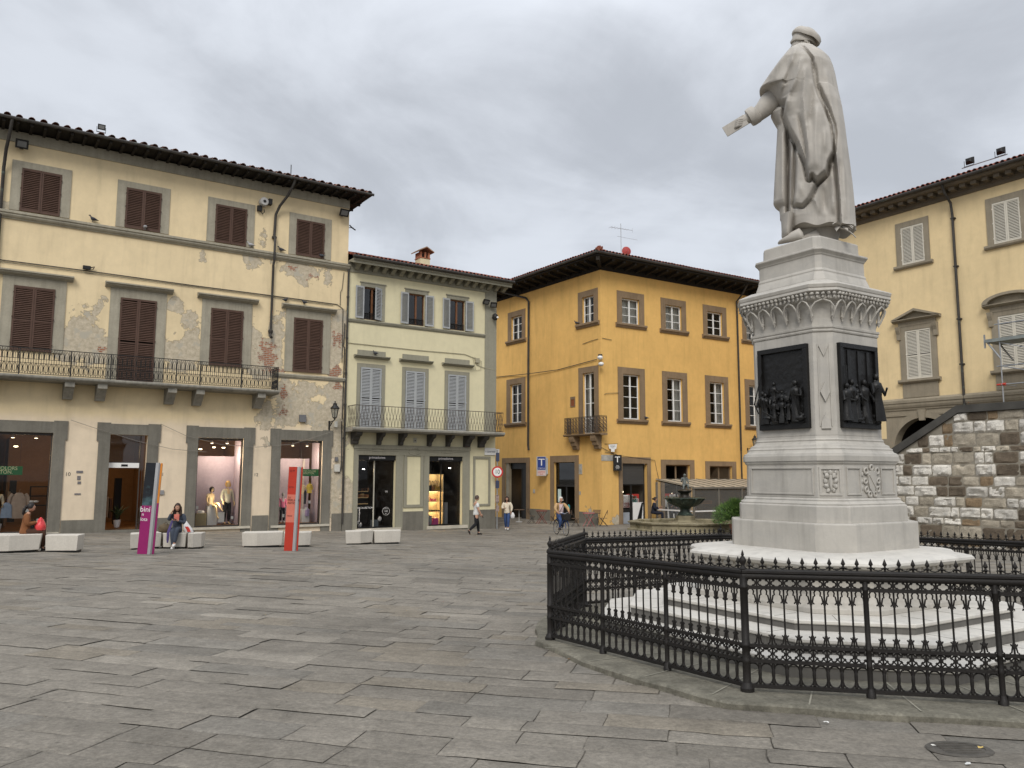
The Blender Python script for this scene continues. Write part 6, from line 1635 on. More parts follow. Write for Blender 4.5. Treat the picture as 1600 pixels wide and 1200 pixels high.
def person(name, label, cat, loc, rotz, J, skin, top, bottom, shoes, hair, scale=1.0, hairstyle='short', build=1.0, sleeves='long', skirt=False, look=0.0, nod=0.0, group=None, shoe_mat=None, extra_top=1.0, lid=True):
    t = thing(name, label, cat, loc, rotz, group); t.scale = (scale,)*3
    bd = build
    N = {}
    J = {k: Vector(v) for k, v in J.items()}
    def nd(k, r, r2=None, src=None): N[k] = tuple(J[src or k])+((r, r2) if r2 else (r, r))
    nd('pel', .135*bd, .11*bd); nd('wai', .12*bd, .095*bd); nd('che', .145*bd, .105*bd); nd('nec', .052, .052)
    N['nek2'] = tuple(J['nec'].lerp(J['hea'], .5))+(.048, .048)
    for s_ in 'LR':
        nd('s'+s_, .058*bd); nd('e'+s_, .042*bd); nd('w'+s_, .028)
        N['u'+s_] = tuple(J['s'+s_].lerp(J['e'+s_], .45))+(.050*bd, .050*bd); N['f'+s_] = tuple(J['e'+s_].lerp(J['w'+s_], .35))+(.042*bd, .042*bd)
        nd('h'+s_, .088*bd); nd('k'+s_, .056); nd('a'+s_, .036)
        N['t'+s_] = tuple(J['h'+s_].lerp(J['k'+s_], .5))+(.074*bd, .074*bd); N['c'+s_] = tuple(J['k'+s_].lerp(J['a'+s_], .35))+(.054, .054)
        fd = J.get('foot'+s_); fw = (fd-J['a'+s_]) if fd is not None else V3(0, .15, -.055)
        N['b'+s_] = tuple(J['a'+s_]+fw*.55+V3(0, 0, -.01))+(.036, .028); N['o'+s_] = tuple(J['a'+s_]+fw)+(.030, .022)
    E_ = [('pel', 'wai'), ('wai', 'che'), ('che', 'nec'), ('nec', 'nek2')]
    for s_ in 'LR': E_ += [('che', 's'+s_), ('s'+s_, 'u'+s_), ('u'+s_, 'e'+s_), ('e'+s_, 'f'+s_), ('f'+s_, 'w'+s_), ('pel', 'h'+s_), ('h'+s_, 't'+s_), ('t'+s_, 'k'+s_), ('k'+s_, 'c'+s_), ('c'+s_, 'a'+s_), ('a'+s_, 'b'+s_), ('b'+s_, 'o'+s_)]
    me = skin_mesh('body', N, E_, skin, 'pel')
    # head with face, ears; hands with five fingers, joined into the body mesh
    b = MB(); hc = J['hea']+V3(0, .015, .075); n, m = 16, 12; rings = []
    Rm = Matrix.Rotation(look, 3, 'Z') @ Matrix.Rotation(nod, 3, 'X')
    def hp(x, y, z): q = Rm @ V3(x, y, z); return tuple(hc+q)
    for i in range(m+1):
        ph = -PI/2+PI*i/m; ring = []
        for k in range(n):
            a = 2*PI*k/n; x, y, z = math.cos(ph)*math.cos(a), math.cos(ph)*math.sin(a), math.sin(ph)
            X, Y, Z = x*.074, y*.092, z*.118
            if y > 0:
                if z < -.1: X *= 1-.25*sstep(-.1, -1, z); Y += .010*sstep(-.3, -.9, z)*y
                Y -= .012*math.exp(-((z-.05)/.16)**2)*math.exp(-((abs(x)-.40)/.2)**2)
            ring.append(hp(X, Y, Z))
        rings.append(ring)
    b.loft(rings, cap=False)
    nb = MB(); nb.loft([[hp(x*.012, .088+dy, .015-.0+z) for x in (-1, 1)]+[hp(0, .090+dy+.014*k, .010+z)] for z, dy, k in ((.018, -.004, .2), (-.012, 0, 1.0), (-.028, .002, 1.4), (-.034, -.006, .2))]); b.join(nb)
    b.tube([hp(-.022, .078, -.062), hp(0, .086, -.060), hp(.022, .078, -.062)], [.004, .007, .004], 6)
    for sx in (-1, 1):
        b.ball(hp(sx*.074, -.004, -.005), .010, .020, .030, 7, 5); b.ball(hp(sx*.030, .080, .014), .011, .007, .006, 7, 5)
        side = 'L' if sx < 0 else 'R'; W_ = J['w'+side]; fa = (W_-J['e'+side]).normalized()
        hd = J.get('hand'+side); fa = (hd-W_).normalized() if hd is not None else fa
        pl_ = V3(0, 1, 0)-fa*fa.y
        if pl_.length < .2: pl_ = V3(0, 0, 1)-fa*fa.z
        pl_.normalize(); nm = fa.cross(pl_)*sx*-1       # pl_: towards the thumb side, nm: palm normal
        c0, c1 = W_-fa*.02, W_+fa*.085
        b.loft([[tuple(c+pl_*w_*math.cos(q)+nm*h_*math.sin(q)) for q in [2*PI*k/10 for k in range(10)]] for c, w_, h_ in ((c0, .026, .022), (W_+fa*.03, .038, .017), (c1, .042, .013), (c1+fa*.006, .03, .008))])
        for f_ in range(4):
            o_ = c1+pl_*(.030-.020*f_)-fa*.006; L = (.070, .078, .072, .056)[f_]; cv = (.25, .32, .38, .46)[f_]
            b.tube([tuple(o_), tuple(o_+fa*L*.45+nm*L*.10), tuple(o_+fa*L*.78+nm*L*cv), tuple(o_+fa*L*.92+nm*L*(cv+.25))], [.0095, .009, .008, .006], 6)
        o_ = W_+fa*.025+pl_*.032
        b.tube([tuple(o_), tuple(o_+fa*.028+pl_*.024+nm*.006), tuple(o_+fa*.055+pl_*.026+nm*.016)], [.012, .011, .008], 6)
    add_to_mesh(me, b); body = link('body', me, t)
    # clothes: looser surfaces over the same joints
    def cloth(nm_, keys, edges, mat, grow, root, ov=None):
        NN = {k: tuple(N[k][:3])+(N[k][3]+grow, N[k][4]+grow) for k in keys}
        if ov: NN.update(ov)
        return link(nm_, skin_mesh(nm_, NN, edges, mat, root), t)
    ks = ['pel', 'wai', 'che', 'sL', 'sR', 'uL', 'uR', 'eL', 'eR']; es = [('pel', 'wai'), ('wai', 'che'), ('che', 'sL'), ('che', 'sR'), ('sL', 'uL'), ('sR', 'uR'), ('uL', 'eL'), ('uR', 'eR')]
    ov = {}
    if sleeves == 'long':
        for s_ in 'LR':
            ov['x'+s_] = tuple(J['e'+s_].lerp(J['w'+s_], .90))+(.038, .038); es += [('e'+s_, 'x'+s_)]
    else:
        ks = [k for k in ks if k not in ('eL', 'eR')]; es = es[:6]
        for s_ in 'LR': ov['x'+s_] = tuple(J['s'+s_].lerp(J['e'+s_], .70))+(.062*bd, .062*bd); es += [('u'+s_, 'x'+s_)]
    g = .020*extra_top
    ov['hem'] = tuple(J['pel']+(J['pel']-J['wai']).normalized()*.10)+(.158*bd+g, .125*bd+g); es += [('hem', 'pel')]
    ov['col'] = tuple(J['nec']+V3(0, 0, -.025))+(.062, .062); es += [('che', 'col')]
    cloth('top_garment', ks, es, top, g, 'che', ov)
    if bottom is not None:
        kb = ['pel']; eb = []; ob = {'top': tuple(J['pel'].lerp(J['wai'], .85))+(.128*bd, .105*bd)}; eb.append(('top', 'pel'))
        for s_ in 'LR':
            kb += ['h'+s_, 't'+s_, 'k'+s_, 'c'+s_]; ob['z'+s_] = tuple(J['a'+s_].lerp(J['k'+s_], .06))+(.052, .052)
            eb += [('pel', 'h'+s_), ('h'+s_, 't'+s_), ('t'+s_, 'k'+s_), ('k'+s_, 'c'+s_), ('c'+s_, 'z'+s_)]
        cloth('trousers', kb, eb, bottom, .020, 'pel', ob)
    if shoes is not None:
        for s_ in 'LR':
            a, o_ = J['a'+s_], Vector(N['o'+s_][:3]); d = (o_-a); dn = d.normalized()
            sw = {'h': tuple(a-dn*.045+V3(0, 0, -.045) if abs(dn.z) < .8 else a-dn*.03)+(.036, .036), 'a': tuple(a+V3(0, 0, -.03))+(.042, .045), 'm': tuple(a.lerp(o_, .6))+(.046, .034), 't': tuple(o_+dn*.015)+(.038, .026)}
            link('shoe', skin_mesh('shoe', sw, [('h', 'a'), ('a', 'm'), ('m', 't')], shoes, 'a', 2), t)
    if hair is not None:
        b = MB(); n = 18; rows = 10; rnd = random.Random(hash(name) % 97 if False else len(label))
        rings = []
        low = {'short': -.30, 'long': -.55, 'bob': -.55, 'bun': -.25, 'white': -.40}[hairstyle]
        for i in range(rows+1):
            ring = []
            for k in range(n):
                a = 2*PI*k/n; fy = math.sin(a)
                lo = lerp(low, .42, sstep(.15, .85, fy)); z = lerp(lo, 1.0, i/rows); q = math.sqrt(max(0, 1-z*z)) if z > 0 else math.sqrt(max(0, 1-(z*.7)**2))
                th = .012+(.012 if hairstyle in ('long', 'bob', 'white') else .0)+.006*mnoise.noise(V3(a*3, z*5, 1))
                ring.append(hp(math.cos(a)*q*(.074+th), fy*q*(.092+th)-.006, z*(.118+th)))
            rings.append(ring)
        b.loft(rings, cap=False); b.f.append(tuple((rows)*n+k for k in range(n))); b.m.append(0)
        if hairstyle == 'long':
            for sx in range(-5, 6):
                u = sx/5; x0 = u*.088; y0 = -.06+.05*u*u
                b.tube([hp(x0, y0, .03), hp(x0*1.15, y0-.015, -.10), hp(x0*1.2+.008*math.sin(sx*3), y0-.01, -.20), hp(x0*1.12, y0+.012, -.27)], [.026, .032, .030, .012], 7)
        if hairstyle == 'bob':
            for sx in range(-5, 6):
                u = sx/5; x0 = u*.085; y0 = -.06+.075*u*u
                b.tube([hp(x0, y0, .03), hp(x0*1.12, y0, -.06), hp(x0*1.10, y0+.006, -.11)], [.026, .030, .018], 7)
        if hairstyle == 'bun': b.ball(hp(0, -.125, .02), .045, .04, .045, 9, 7, 0, .3)
        if hairstyle == 'white':
            for k in range(40):
                a = rnd.uniform(0, 2*PI); z = rnd.uniform(-.35, .95); q = math.sqrt(max(.05, 1-z*z))
                if math.sin(a) > .35 and z < .40: continue
                b.ball(hp(math.cos(a)*q*.090, math.sin(a)*q*.106-.006, z*.130), .026, .026, .020, 7, 5, 0, .4, k)
        b.build('hair', hair, t, smooth=60)
    return t, hp, J
def cl(name, c, **k): return M(name, c, .85, .14, 9, .25, 120, **k)
h_black = M('black hair', (.012, .009, .008), .5, .3, 30); h_brown = M('dark brown hair', (.030, .016, .010), .5, .3, 30); h_white = M('white hair', (.62, .59, .54), .7, .1, 30); h_blond = M('blond wig', (.55, .34, .11), .5, .2, 30); h_grey = M('short greying hair', (.07, .05, .04), .7, .3, 30)
denim = cl('blue denim', (.035, .065, .16)); blackc = cl('black cloth', (.012, .012, .014)); whitec = cl('pale grey cotton', (.58, .58, .56)); beige = cl('beige linen', (.60, .52, .40)); rust = cl('rust brown suede', (.19, .075, .028)); dkbrown = cl('dark brown cloth', (.06, .028, .016)); slate = cl('slate grey cloth', (.045, .055, .075)); navy = cl('navy cloth', (.014, .016, .026)); camel = cl('camel knit', (.42, .27, .13)); m_shoe_w = M('white sneaker', (.62, .6, .57), .6, .05, 8); m_shoe_b = M('black shoe', (.015, .014, .014), .5, .2, 8)

# man walking to the right, away from the camera
J = standing(); J.update(hea=(.0, .03, 1.535), sL=(-.19, .0, 1.38), sR=(.19, .0, 1.38), eL=(-.24, .08, 1.12), wL=(-.22, .22, .93), eR=(.25, .02, 1.11), wR=(.24, .15, .90), hL=(-.09, 0, .89), kL=(-.09, .12, .50), aL=(-.09, .16, .085), hR=(.09, 0, .89), kR=(.09, -.03, .49), aR=(.09, -.36, .20), footR=(.09, -.30, .045))
P1, hp, _ = person('person', 'man in a pale grey T-shirt and black trousers striding past the cream building', 'man', (-1.60, 36.33, gz(-1.60, 36.33)), rad(-70), J, m_skin, whitec, blackc, m_shoe_b, h_grey, 1.02, 'short', 1.12, 'short')
P1.rotation_euler = (0, 0, rad(-68))
b = MB(); b.obox((.235, .21, .82), (0, .5, -.8), .07, (0, 1, 0), .006, .034); tag(b.build('phone', m_black, None), 'dark phone held low by the walking man', 'phone'); ph = bpy.data.objects['phone']; ph.location = P1.location; ph.rotation_euler = P1.rotation_euler; ph.scale = P1.scale
# woman walking towards the camera
J = standing(); J.update(hea=(0, .02, 1.53), eL=(-.26, .03, 1.14), wL=(-.22, .13, .92), eR=(.24, .06, 1.13), wR=(.13, .22, 1.12), kL=(-.08, .14, .50), aL=(-.07, .17, .10), kR=(.08, .0, .48), aR=(.07, -.16, .10), footR=(.07, -.03, .04))
P2, hp, _ = person('person', 'dark haired woman in a beige jacket and blue jeans walking between the buildings', 'woman', (-.24, 41.5, gz(-.24, 41.5)), rad(176), J, m_skin, beige, denim, m_shoe_w, h_brown, .985, 'long', 1.0, 'long', extra_top=1.8)
b = MB(); b.loft([[(.30+w_*math.cos(a), .10+w_*.5*math.sin(a), z) for a in [2*PI*k/10 for k in range(10)]] for z, w_ in ((.58, .02), (.62, .10), (.74, .11), (.84, .07), (.90, .02))]); b.tube([(.30, .10, .88), (.25, .12, .93), (.22, .13, .92)], .006, 5)
o = b.build('carrier_bag', M('white plastic bag', (.62, .61, .6), .5, .1, 6), None, smooth=60); o.location = P2.location; o.rotation_euler = P2.rotation_euler; tag(o, 'small white bag hanging from the hand of the beige jacket woman', 'bag')
for q in o.data.vertices: q.co.x = -q.co.x
# woman sitting with a phone on the second bench
bx_, by_ = -9.98, 24.20; bz_ = gz(bx_, by_)
J = seated(.46); J.update(eR=(.235, .10, .86), wR=(.155, .17, 1.09), handR=(.10, .13, 1.17), wL=(-.02, .26, .86), handL=(.05, .30, .86), kL=(-.07, .40, .60), aL=(-.02, .48, .16), kR=(.06, .40, .54), aR=(.02, .44, .085), hea=(0, .08, 1.165), footL=(-.02, .62, .10))
P3, hp, _ = person('person', 'long haired woman in slate blue seated on a bench, hand at her cheek', 'woman', (bx_, by_, bz_), rad(192), J, m_skin, slate, slate, m_shoe_w, h_brown, .97, 'long', 1.0, 'long', nod=.12, extra_top=1.4)
def at_person(P, o): o.location = P.location; o.rotation_euler = P.rotation_euler; o.scale = P.scale; return o
b = MB(); b.loft([[(x, .20+.012*math.sin(z*40)+dy, z) for x, dy in ((-.08, 0), (-.03, .02), (.02, .03), (.06, .02), (.06, .05), (.02, .06), (-.03, .05), (-.08, .03))] for z in (1.04, .95, .86)]); b.build('blouse_front', cl('coral print', (.55, .16, .12)), P3, smooth=60)
b = MB(); b.loft([[(x0+w_*math.cos(a), y0+w_*.25*math.sin(a), z) for a in [2*PI*k/8 for k in range(8)]] for z, x0, y0, w_ in ((.86, .10, .24, .03), (.70, .14, .32, .035), (.50, .17, .45, .04), (.30, .17, .47, .035), (.20, .17, .47, .02))]); b.build('scarf', cl('violet scarf', (.06, .045, .13)), P3, smooth=60)
b = MB(); b.obox((.02, .31, .90), (1, .2, .3), .035, (0, 0, 1), .005, .06); tag(at_person(P3, b.build('phone', m_black, None)), 'dark phone in the lap of the seated slate blue woman', 'phone')
b = MB(); b.ball((.36, .02, .60), .19, .13, .15, 12, 8, 0, .25, 4); b.tube([(.25, .02, .70), (.33, .0, .80), (.46, .02, .70)], .012, 6); tag(at_person(P3, b.build('handbag', cl('olive canvas', (.10, .075, .045)), None, smooth=60)), 'olive brown shoulder bag standing on the bench next to the seated woman', 'bag')
b = MB(); b.loft([[(-.22-dx+w_*math.cos(a), .06+w_*.6*math.sin(a), z) for a in [2*PI*k/10 for k in range(10)]] for z, w_, dx in ((.44, .09, .16), (.50, .14, .13), (.60, .13, .09), (.72, .09, .04), (.84, .04, .0), (.90, .015, -.02))]); b.loft([[(-.25-dx+.05*math.cos(a), .15+.012*math.sin(a), z) for a in [2*PI*k/8 for k in range(8)]] for z, dx in ((.50, .12), (.56, .10), (.62, .07), (.66, .04))], 1)
o = b.build('carrier_bag', [M('white plastic bag', (.62, .61, .6), .5, .1, 6), M('red print', (.5, .04, .03), .5)], None, smooth=60); tag(at_person(P3, o), 'white carrier bag with red print leaning on the seated slate blue woman', 'bag')
# woman on the first bench, seen from the side
cx_, cy_ = -13.05, 21.75; cz_ = gz(cx_, cy_)
J = seated(.45); J.update(wL=(-.08, .30, .80), wR=(.08, .30, .80), hea=(0, .10, 1.135), nec=(0, .05, 1.04), kL=(-.1, .44, .54), kR=(.1, .44, .54), aL=(-.1, .46, .085), aR=(.1, .46, .085))
P4, hp, _ = person('person', 'black haired woman in a rust brown jacket seated in profile at the left edge', 'woman', (cx_, cy_, cz_), rad(-62), J, m_skin, rust, dkbrown, m_shoe_b, h_black, .97, 'bun', 1.05, 'long', extra_top=1.6, nod=.1)
b = MB(); b.tube([hp(0, -.10, .03), hp(0, -.17, -.04), hp(0, -.20, -.16), hp(0, -.18, -.22)], [.03, .045, .035, .01], 8); b.build('ponytail', h_black, P4, smooth=60)
b = MB(); b.loft([[(.03+w_*math.cos(a)+.02*math.sin(5*a+z*9), .36+w_*.8*math.sin(a)+.015*math.cos(7*a), z) for a in [2*PI*k/16 for k in range(16)]] for z, w_ in ((.56, .13), (.60, .17), (.70, .175), (.78, .14), (.85, .09), (.90, .05), (.93, .01))]); tag(at_person(P4, b.build('carrier_bag', M('red plastic bag', (.60, .055, .06), .35, .15, 6), None, smooth=60)), 'crumpled red plastic bag on the lap of the rust brown jacket woman', 'bag')

# ------------------------------------------------------------------ cyclist and bicycle
bkx, bky = 2.27, 37.1; bkz = gz(bkx, bky)
BK = thing('bicycle', 'blue city bicycle ridden by a white haired woman, basket on the handlebar', 'bicycle', (bkx, bky, bkz), rad(200))
m_bike = M('blue bicycle paint', (.02, .05, .16), .35, .1, 5); m_tyre = M('tyre rubber', (.015, .015, .015), .8); m_chr = M('dull chrome', (.4, .4, .42), .3, .1, 5, metal=.8)
for y in (-.53, .53):
    b = MB(); b.tube([(0, y+.325*math.cos(a), .335+.325*math.sin(a)) for a in [2*PI*k/28 for k in range(28)]], .017, 6, closed=True); w_ = b.build('wheel', m_tyre, BK)
    b = MB(); b.tube([(0, y+.300*math.cos(a), .335+.300*math.sin(a)) for a in [2*PI*k/28 for k in range(28)]], .008, 5, closed=True)
    for k in range(14): a = 2*PI*k/14; b.tube([(0, y, .335), (0, y+.30*math.cos(a), .335+.30*math.sin(a))], .002, 3)
    b.build('rim', m_chr, w_)
    b = MB(); b.tube([(0, y+.355*math.cos(a), .335+.355*math.sin(a)) for a in [PI*(.1+.85*k/14) for k in range(15)]], .022, 6, flat=.4); b.build('mudguard', m_bike, BK)
b = MB()
for pth, r_ in (([(0, .53, .335), (0, .47, .62), (0, .41, .92)], .017), ([(0, .43, .82), (0, .18, .42), (0, -.05, .30)], .020), ([(0, -.05, .30), (0, -.20, .80)], .018), ([(0, -.53, .335), (0, -.05, .30)], .011), ([(0, -.53, .335), (0, -.16, .66)], .011), ([(0, .44, .75), (0, .15, .36), (0, -.05, .34)], .012)): b.tube(pth, r_, 8)
b.build('frame', m_bike, BK, smooth=50)
b = MB(); b.tube([(-.29, .20, .99), (-.27, .32, 1.02), (-.10, .42, 1.03), (0, .42, .98), (.10, .42, 1.03), (.27, .32, 1.02), (.29, .20, .99)], .012, 7); b.build('handlebar', m_chr, BK, smooth=50)
b = MB(); b.loft([[(w_*math.cos(a), -.22+l_*math.sin(a), z) for a in [2*PI*k/12 for k in range(12)]] for z, w_, l_ in ((.83, .06, .10), (.86, .10, .13), (.90, .10, .13), (.905, .06, .08))]); b.build('saddle', m_black, BK, smooth=60)
b = MB(); b.loft([[(lerp(.15, .19, q)*sx, .58+lerp(.11, .14, q)*sy, lerp(.72, .98, q)) for sx, sy in ((-1, -1), (1, -1), (1, 1), (-1, 1))] for q in (0, .5, 1.0)]); b.build('basket', M('black wicker', (.02, .018, .017), .8, .4, 30, .4, 60), BK)
b = MB(); b.lathe([(.0, -.02), (.085, -.02), (.085, .02), (0, .02)], 14, (0, 0, 0)); b.v = [(p[2], p[0]-.05, p[1]+.30) for p in b.v]; b.tube([(.03, -.05, .30), (.05, .10, .24)], .010, 5); b.tube([(-.03, -.05, .30), (-.05, -.18, .38)], .010, 5); b.box(.05, .14, .07, .13, .225, .25); b.box(-.14, -.05, -.21, -.15, .37, .395); b.build('crankset', m_chr, BK)
J = seated(.82); J.update(pel=(0, -.20, .98), wai=(0, -.17, 1.12), che=(0, -.12, 1.30), nec=(0, -.08, 1.44), hea=(0, -.03, 1.53), sL=(-.18, -.10, 1.40), sR=(.18, -.10, 1.40), eL=(-.33, .05, 1.20), wL=(-.28, .24, 1.05), eR=(.33, .05, 1.20), wR=(.28, .24, 1.05), hL=(-.10, -.17, .95), kL=(-.12, .20, .78), aL=(-.12, -.12, .46), hR=(.10, -.17, .95), kR=(.12, .24, .66), aR=(.12, .08, .31), footL=(-.12, .02, .40), footR=(.12, .22, .25), handL=(-.28, .34, 1.0), handR=(.28, .34, 1.0))
P5, hp, _ = person('person', 'white haired woman in a camel cardigan riding the blue bicycle by the ochre building', 'woman', (bkx, bky, bkz), rad(200), J, m_skin, camel, denim, m_shoe_b, h_white, 1.0, 'white', 1.15, 'long', nod=.25, extra_top=1.6)
b = MB(); b.loft([[(x, y0+dy, z) for x, dy in ((-.10, -.01), (-.04, .02), (.04, .02), (.10, -.01), (.10, -.03), (-.10, -.03))] for z, y0 in ((1.40, .03), (1.2, .05), (1.02, .0), (.94, -.06))]); b.build('blouse_front', cl('white pink print', (.60, .46, .45)), P5, smooth=60)
b = MB(); b.tube([(-.12, .02, 1.42), (0, .08, 1.22), (.12, .06, 1.05)], .010, 5); b.build('bag_strap', m_black, P5)

# ------------------------------------------------------------------ cafe guest in black, seated behind the fountain rim
gx_, gy_ = 8.3, 47.2; gzz = gz(gx_, gy_)
J = seated(.50); J.update(wL=(-.12, .30, .86), wR=(.12, .30, .80), hea=(0, .07, 1.20))
P6, hp, _ = person('person', 'woman in a long black coat seated alone beside the cafe veranda', 'woman', (gx_, gy_, gzz), rad(-100), J, m_skin, navy, navy, m_shoe_b, h_brown, 1.12, 'bun', 1.15, 'long', extra_top=2.2)
# ================================================================== street furniture
m_bench = M('pale bench concrete', (.52, .485, .425), .85, .07, 1.6, .2, 40, streak=.06, dirt=((.30, .28, .24), 2.2, .66))
def bench_block(label, group, pts, h=.46, inset=.05):
    """low concrete block: top outline pts (world x,y), faces leaning in towards the ground, dark recessed foot"""
    cx = sum(p[0] for p in pts)/len(pts); cy = sum(p[1] for p in pts)/len(pts); z = gz(cx, cy)
    t = thing('bench_block', label, 'bench', (cx, cy, z), 0, group)
    def ring(o, zz): return [((p[0]-cx)*(1-o), (p[1]-cy)*(1-o), zz) for p in pts]
    b = MB(); b.loft([ring(inset, .05), ring(0.0, h-.02), ring(.0, h)]); b.build('block', m_bench, t, bev=.012)
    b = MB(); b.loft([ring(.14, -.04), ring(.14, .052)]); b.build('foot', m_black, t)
    return t
def quadrow(p0, p1, d0, d1):
    """outline from front edge p0->p1, with depth vectors at its two ends"""
    return [p0, p1, (p1[0]+d1[0], p1[1]+d1[1]), (p0[0]+d0[0], p0[1]+d0[1])]
BGp = 'pale concrete bench blocks along the shops'
bench_block('pale bench block under the woman in the rust jacket', BGp, [(-14.3, 20.75), (-13.06, 21.12), (-12.52, 21.62), (-12.75, 22.15), (-14.5, 21.7)])
bench_block('pale wedge bench block right of the one the rust jacket woman sits on', BGp, [(-12.44, 21.66), (-11.60, 21.72), (-11.72, 22.3), (-12.68, 22.2)])
bench_block('pale bench block behind the magenta pylon', BGp, [(-10.86, 23.12), (-10.28, 23.84), (-10.62, 24.35), (-11.15, 23.75)])
bench_block('pale bench block carrying the woman in slate blue', BGp, [(-10.26, 23.90), (-9.62, 23.98), (-9.72, 24.55), (-10.58, 24.42)])
bench_block('pale angled bench block at the right hand of the slate blue woman', BGp, [(-9.58, 24.0), (-9.40, 23.92), (-9.22, 24.15), (-9.30, 24.65), (-9.68, 24.58)], .46, .04)
bench_block('pale long bench block left of the orange red pylon', BGp, [(-8.38, 25.2), (-7.90, 25.2), (-7.22, 25.62), (-7.40, 26.25), (-8.5, 25.85)])
bench_block('pale bench block standing behind the orange red pylon', BGp, [(-7.19, 25.64), (-6.42, 26.0), (-6.55, 26.6), (-7.37, 26.27)])
bench_block('pale bench block of two facets in front of the left dark shop door', BGp, [(-5.62, 27.46), (-5.14, 27.62), (-4.80, 28.16), (-5.0, 28.7), (-5.75, 28.05)])
bench_block('pale bench block in front of the right side of the left dark shop door', BGp, [(-4.77, 28.18), (-4.42, 28.28), (-3.90, 28.56), (-4.02, 29.1), (-4.97, 28.72)])
# information pylons
def pylon(label, x, y, rot, w, h, lean, faces, side_mat, words):
    z = gz(x, y); t = thing('information_pylon', label, 'sign', (x, y, z), rot)
    t.rotation_euler = (0, lean, rot)
    d = .17
    zz = 0
    for i, (h1, mt) in enumerate(faces):
        b = MB(); b.box(-w/2, w/2, -d/2, d/2, zz*h, h1*h); b.build('panel', mt, t); zz = h1
    b = MB(); b.box(w/2, w/2+.075, -d/2-.012, d/2+.012, 0, h+.01); b.lathe([(.05, 0), (.05, h)], 12, (w/2+.075, 0, 0)); b.build('edge_post', m_alu, t)
    zz = 0
    for i, (h1, mt) in enumerate(side_mat):
        b = MB(); b.box(w/2+.11, w/2+.15, -d/2+.04, d/2-.04, zz*h, h1*h); b.build('panel', mt, t); zz = h1
    b = MB(); b.prism_z([(-.45, -.22), (.62, -.25), (.66, .25), (-.42, .28)], .003, .012); b.build('base_plate', M('base slab', (.15, .14, .12), .9, .3, 4), t)
    for s_, sz, mt, px, pz, al in words:
        lettering(s_, sz, mt, t, (px, -d/2-.004, pz), al, 0, .9)
    return t
m_mag = M('magenta panel', (.25, .012, .11), .45, .06, 2); m_blk = M('glossy black panel', (.012, .014, .018), .35, .3, 3, dirt=((.06, .11, .12), 2.2, .53)); m_or = M('orange panel', (.62, .22, .03), .5, .06); m_red = M('orange red panel', (.42, .035, .018), .45, .05, 2); m_coral = M('coral panel', (.55, .16, .11), .45, .05, 2); m_ink = M('dark print', (.07, .01, .01), .6)
pylon('black and magenta information pylon with white lettering in front of the shop door', -9.80, 21.62, rad(14), .25, 2.42, rad(2.4), [(.53, m_mag), (1.0, m_blk)], [(.56, m_mag), (1.0, m_or)], [('bini', .20, m_wh, .10, 1.18, 'RIGHT'), ('n', .12, m_wh, -.05, 1.05, 'RIGHT'), ('lota', .13, m_wh, .05, .92, 'RIGHT')])
pylon('orange red information pylon with a coral band in front of the small shop window', -6.56, 23.9, rad(10), .24, 2.46, rad(1.6), [(.34, m_red), (.67, m_coral), (1.0, m_red)], [(1.0, m_red)], [('DI PI', .08, m_ink, -.09, 2.34, 'LEFT'), ('CITTA', .055, m_ink, -.09, 1.86, 'LEFT'), ('La\nPERLA DEL\nPATIO', .085, m_ink, -.09, 1.48, 'LEFT'), ('PRATO', .05, m_ink, -.09, 1.02, 'LEFT')])
# fold-up signs and shop boards inside the clothes shop windows
m_green = M('green board', (.012, .16, .035), .5, .05, 2); m_yl = M('yellow white lettering', (.85, .82, .45), .5, .02)
for (s0, s1, z0, z1, y, lab) in ((-5.35, -3.78, 1.63, 1.96, .32, 'green board with yellow lettering hung in the large left shop window'), (7.10, 8.04, 1.61, 1.93, .30, 'green board with yellow lettering hung in the small right shop window')):
    p = on_wall(BL, (s0+s1)/2, y, z0); t = thing('shop_board', lab, 'sign', p, rad(34.2))
    b = MB(); w_ = (s1-s0)/2; b.box(-w_, w_, -.02, .02, 0, z1-z0); b.build('board', m_green, t)
    k = 1.0 if w_ > .6 else .8
    lettering('UNITED COLORS\nOF BENETTON.', .155*k if k < 1 else .19, m_yl, t, (-w_+.04, -.024, (z1-z0)/2+.01), 'LEFT', 0, .80 if k < 1 else .92, .75)
    b = MB(); b.tube([(-w_+.1, 0, z1-z0), (-w_+.1, 0, z1-z0+.9)], .004, 4); b.tube([(w_-.1, 0, z1-z0), (w_-.1, 0, z1-z0+.9)], .004, 4); b.build('hanging_wire', m_wire, t)
# mannequins and display goods
cream = cl('cream sequins', (.62, .50, .30)); blouse = cl('pale green blouse', (.52, .50, .38)); pinkc = cl('pink sweatshirt', (.62, .16, .28)); m_manw = M('grey mannequin', (.42, .42, .42), .4)
fl = -.52
def inshop(s_, y, z): return on_wall(BL, s_, y, z)
J = seated(.85); J.update(pel=(0, 0, .95), kL=(-.05, .42, .98), aL=(.05, .70, .72), kR=(.06, .38, .86), aR=(.10, .52, .40), footL=(.08, .84, .66), footR=(.10, .64, .30), wL=(-.25, -.05, .97), wR=(.24, .08, 1.0), eL=(-.25, -.03, 1.16), eR=(.23, .0, 1.17))
person('mannequin', 'seated mannequin with a black bob wig and a cream dress in the shop window', 'mannequin', inshop(3.36, .85, fl), rad(34.2+215), J, m_skin2, cream, None, None, h_black, .95, 'bob', .92, 'short')
J = standing(); J.update(wL=(-.28, .05, .90), wR=(.26, .08, .92), eL=(-.25, -.02, 1.14), eR=(.25, -.02, 1.14))
person('mannequin', 'standing mannequin with a blond wig, pale blouse and black trousers in the shop window', 'mannequin', inshop(4.07, .80, fl), rad(34.2+200), J, m_skin2, blouse, blackc, None, h_blond, 1.10, 'bob', .95, 'long')
J = standing()
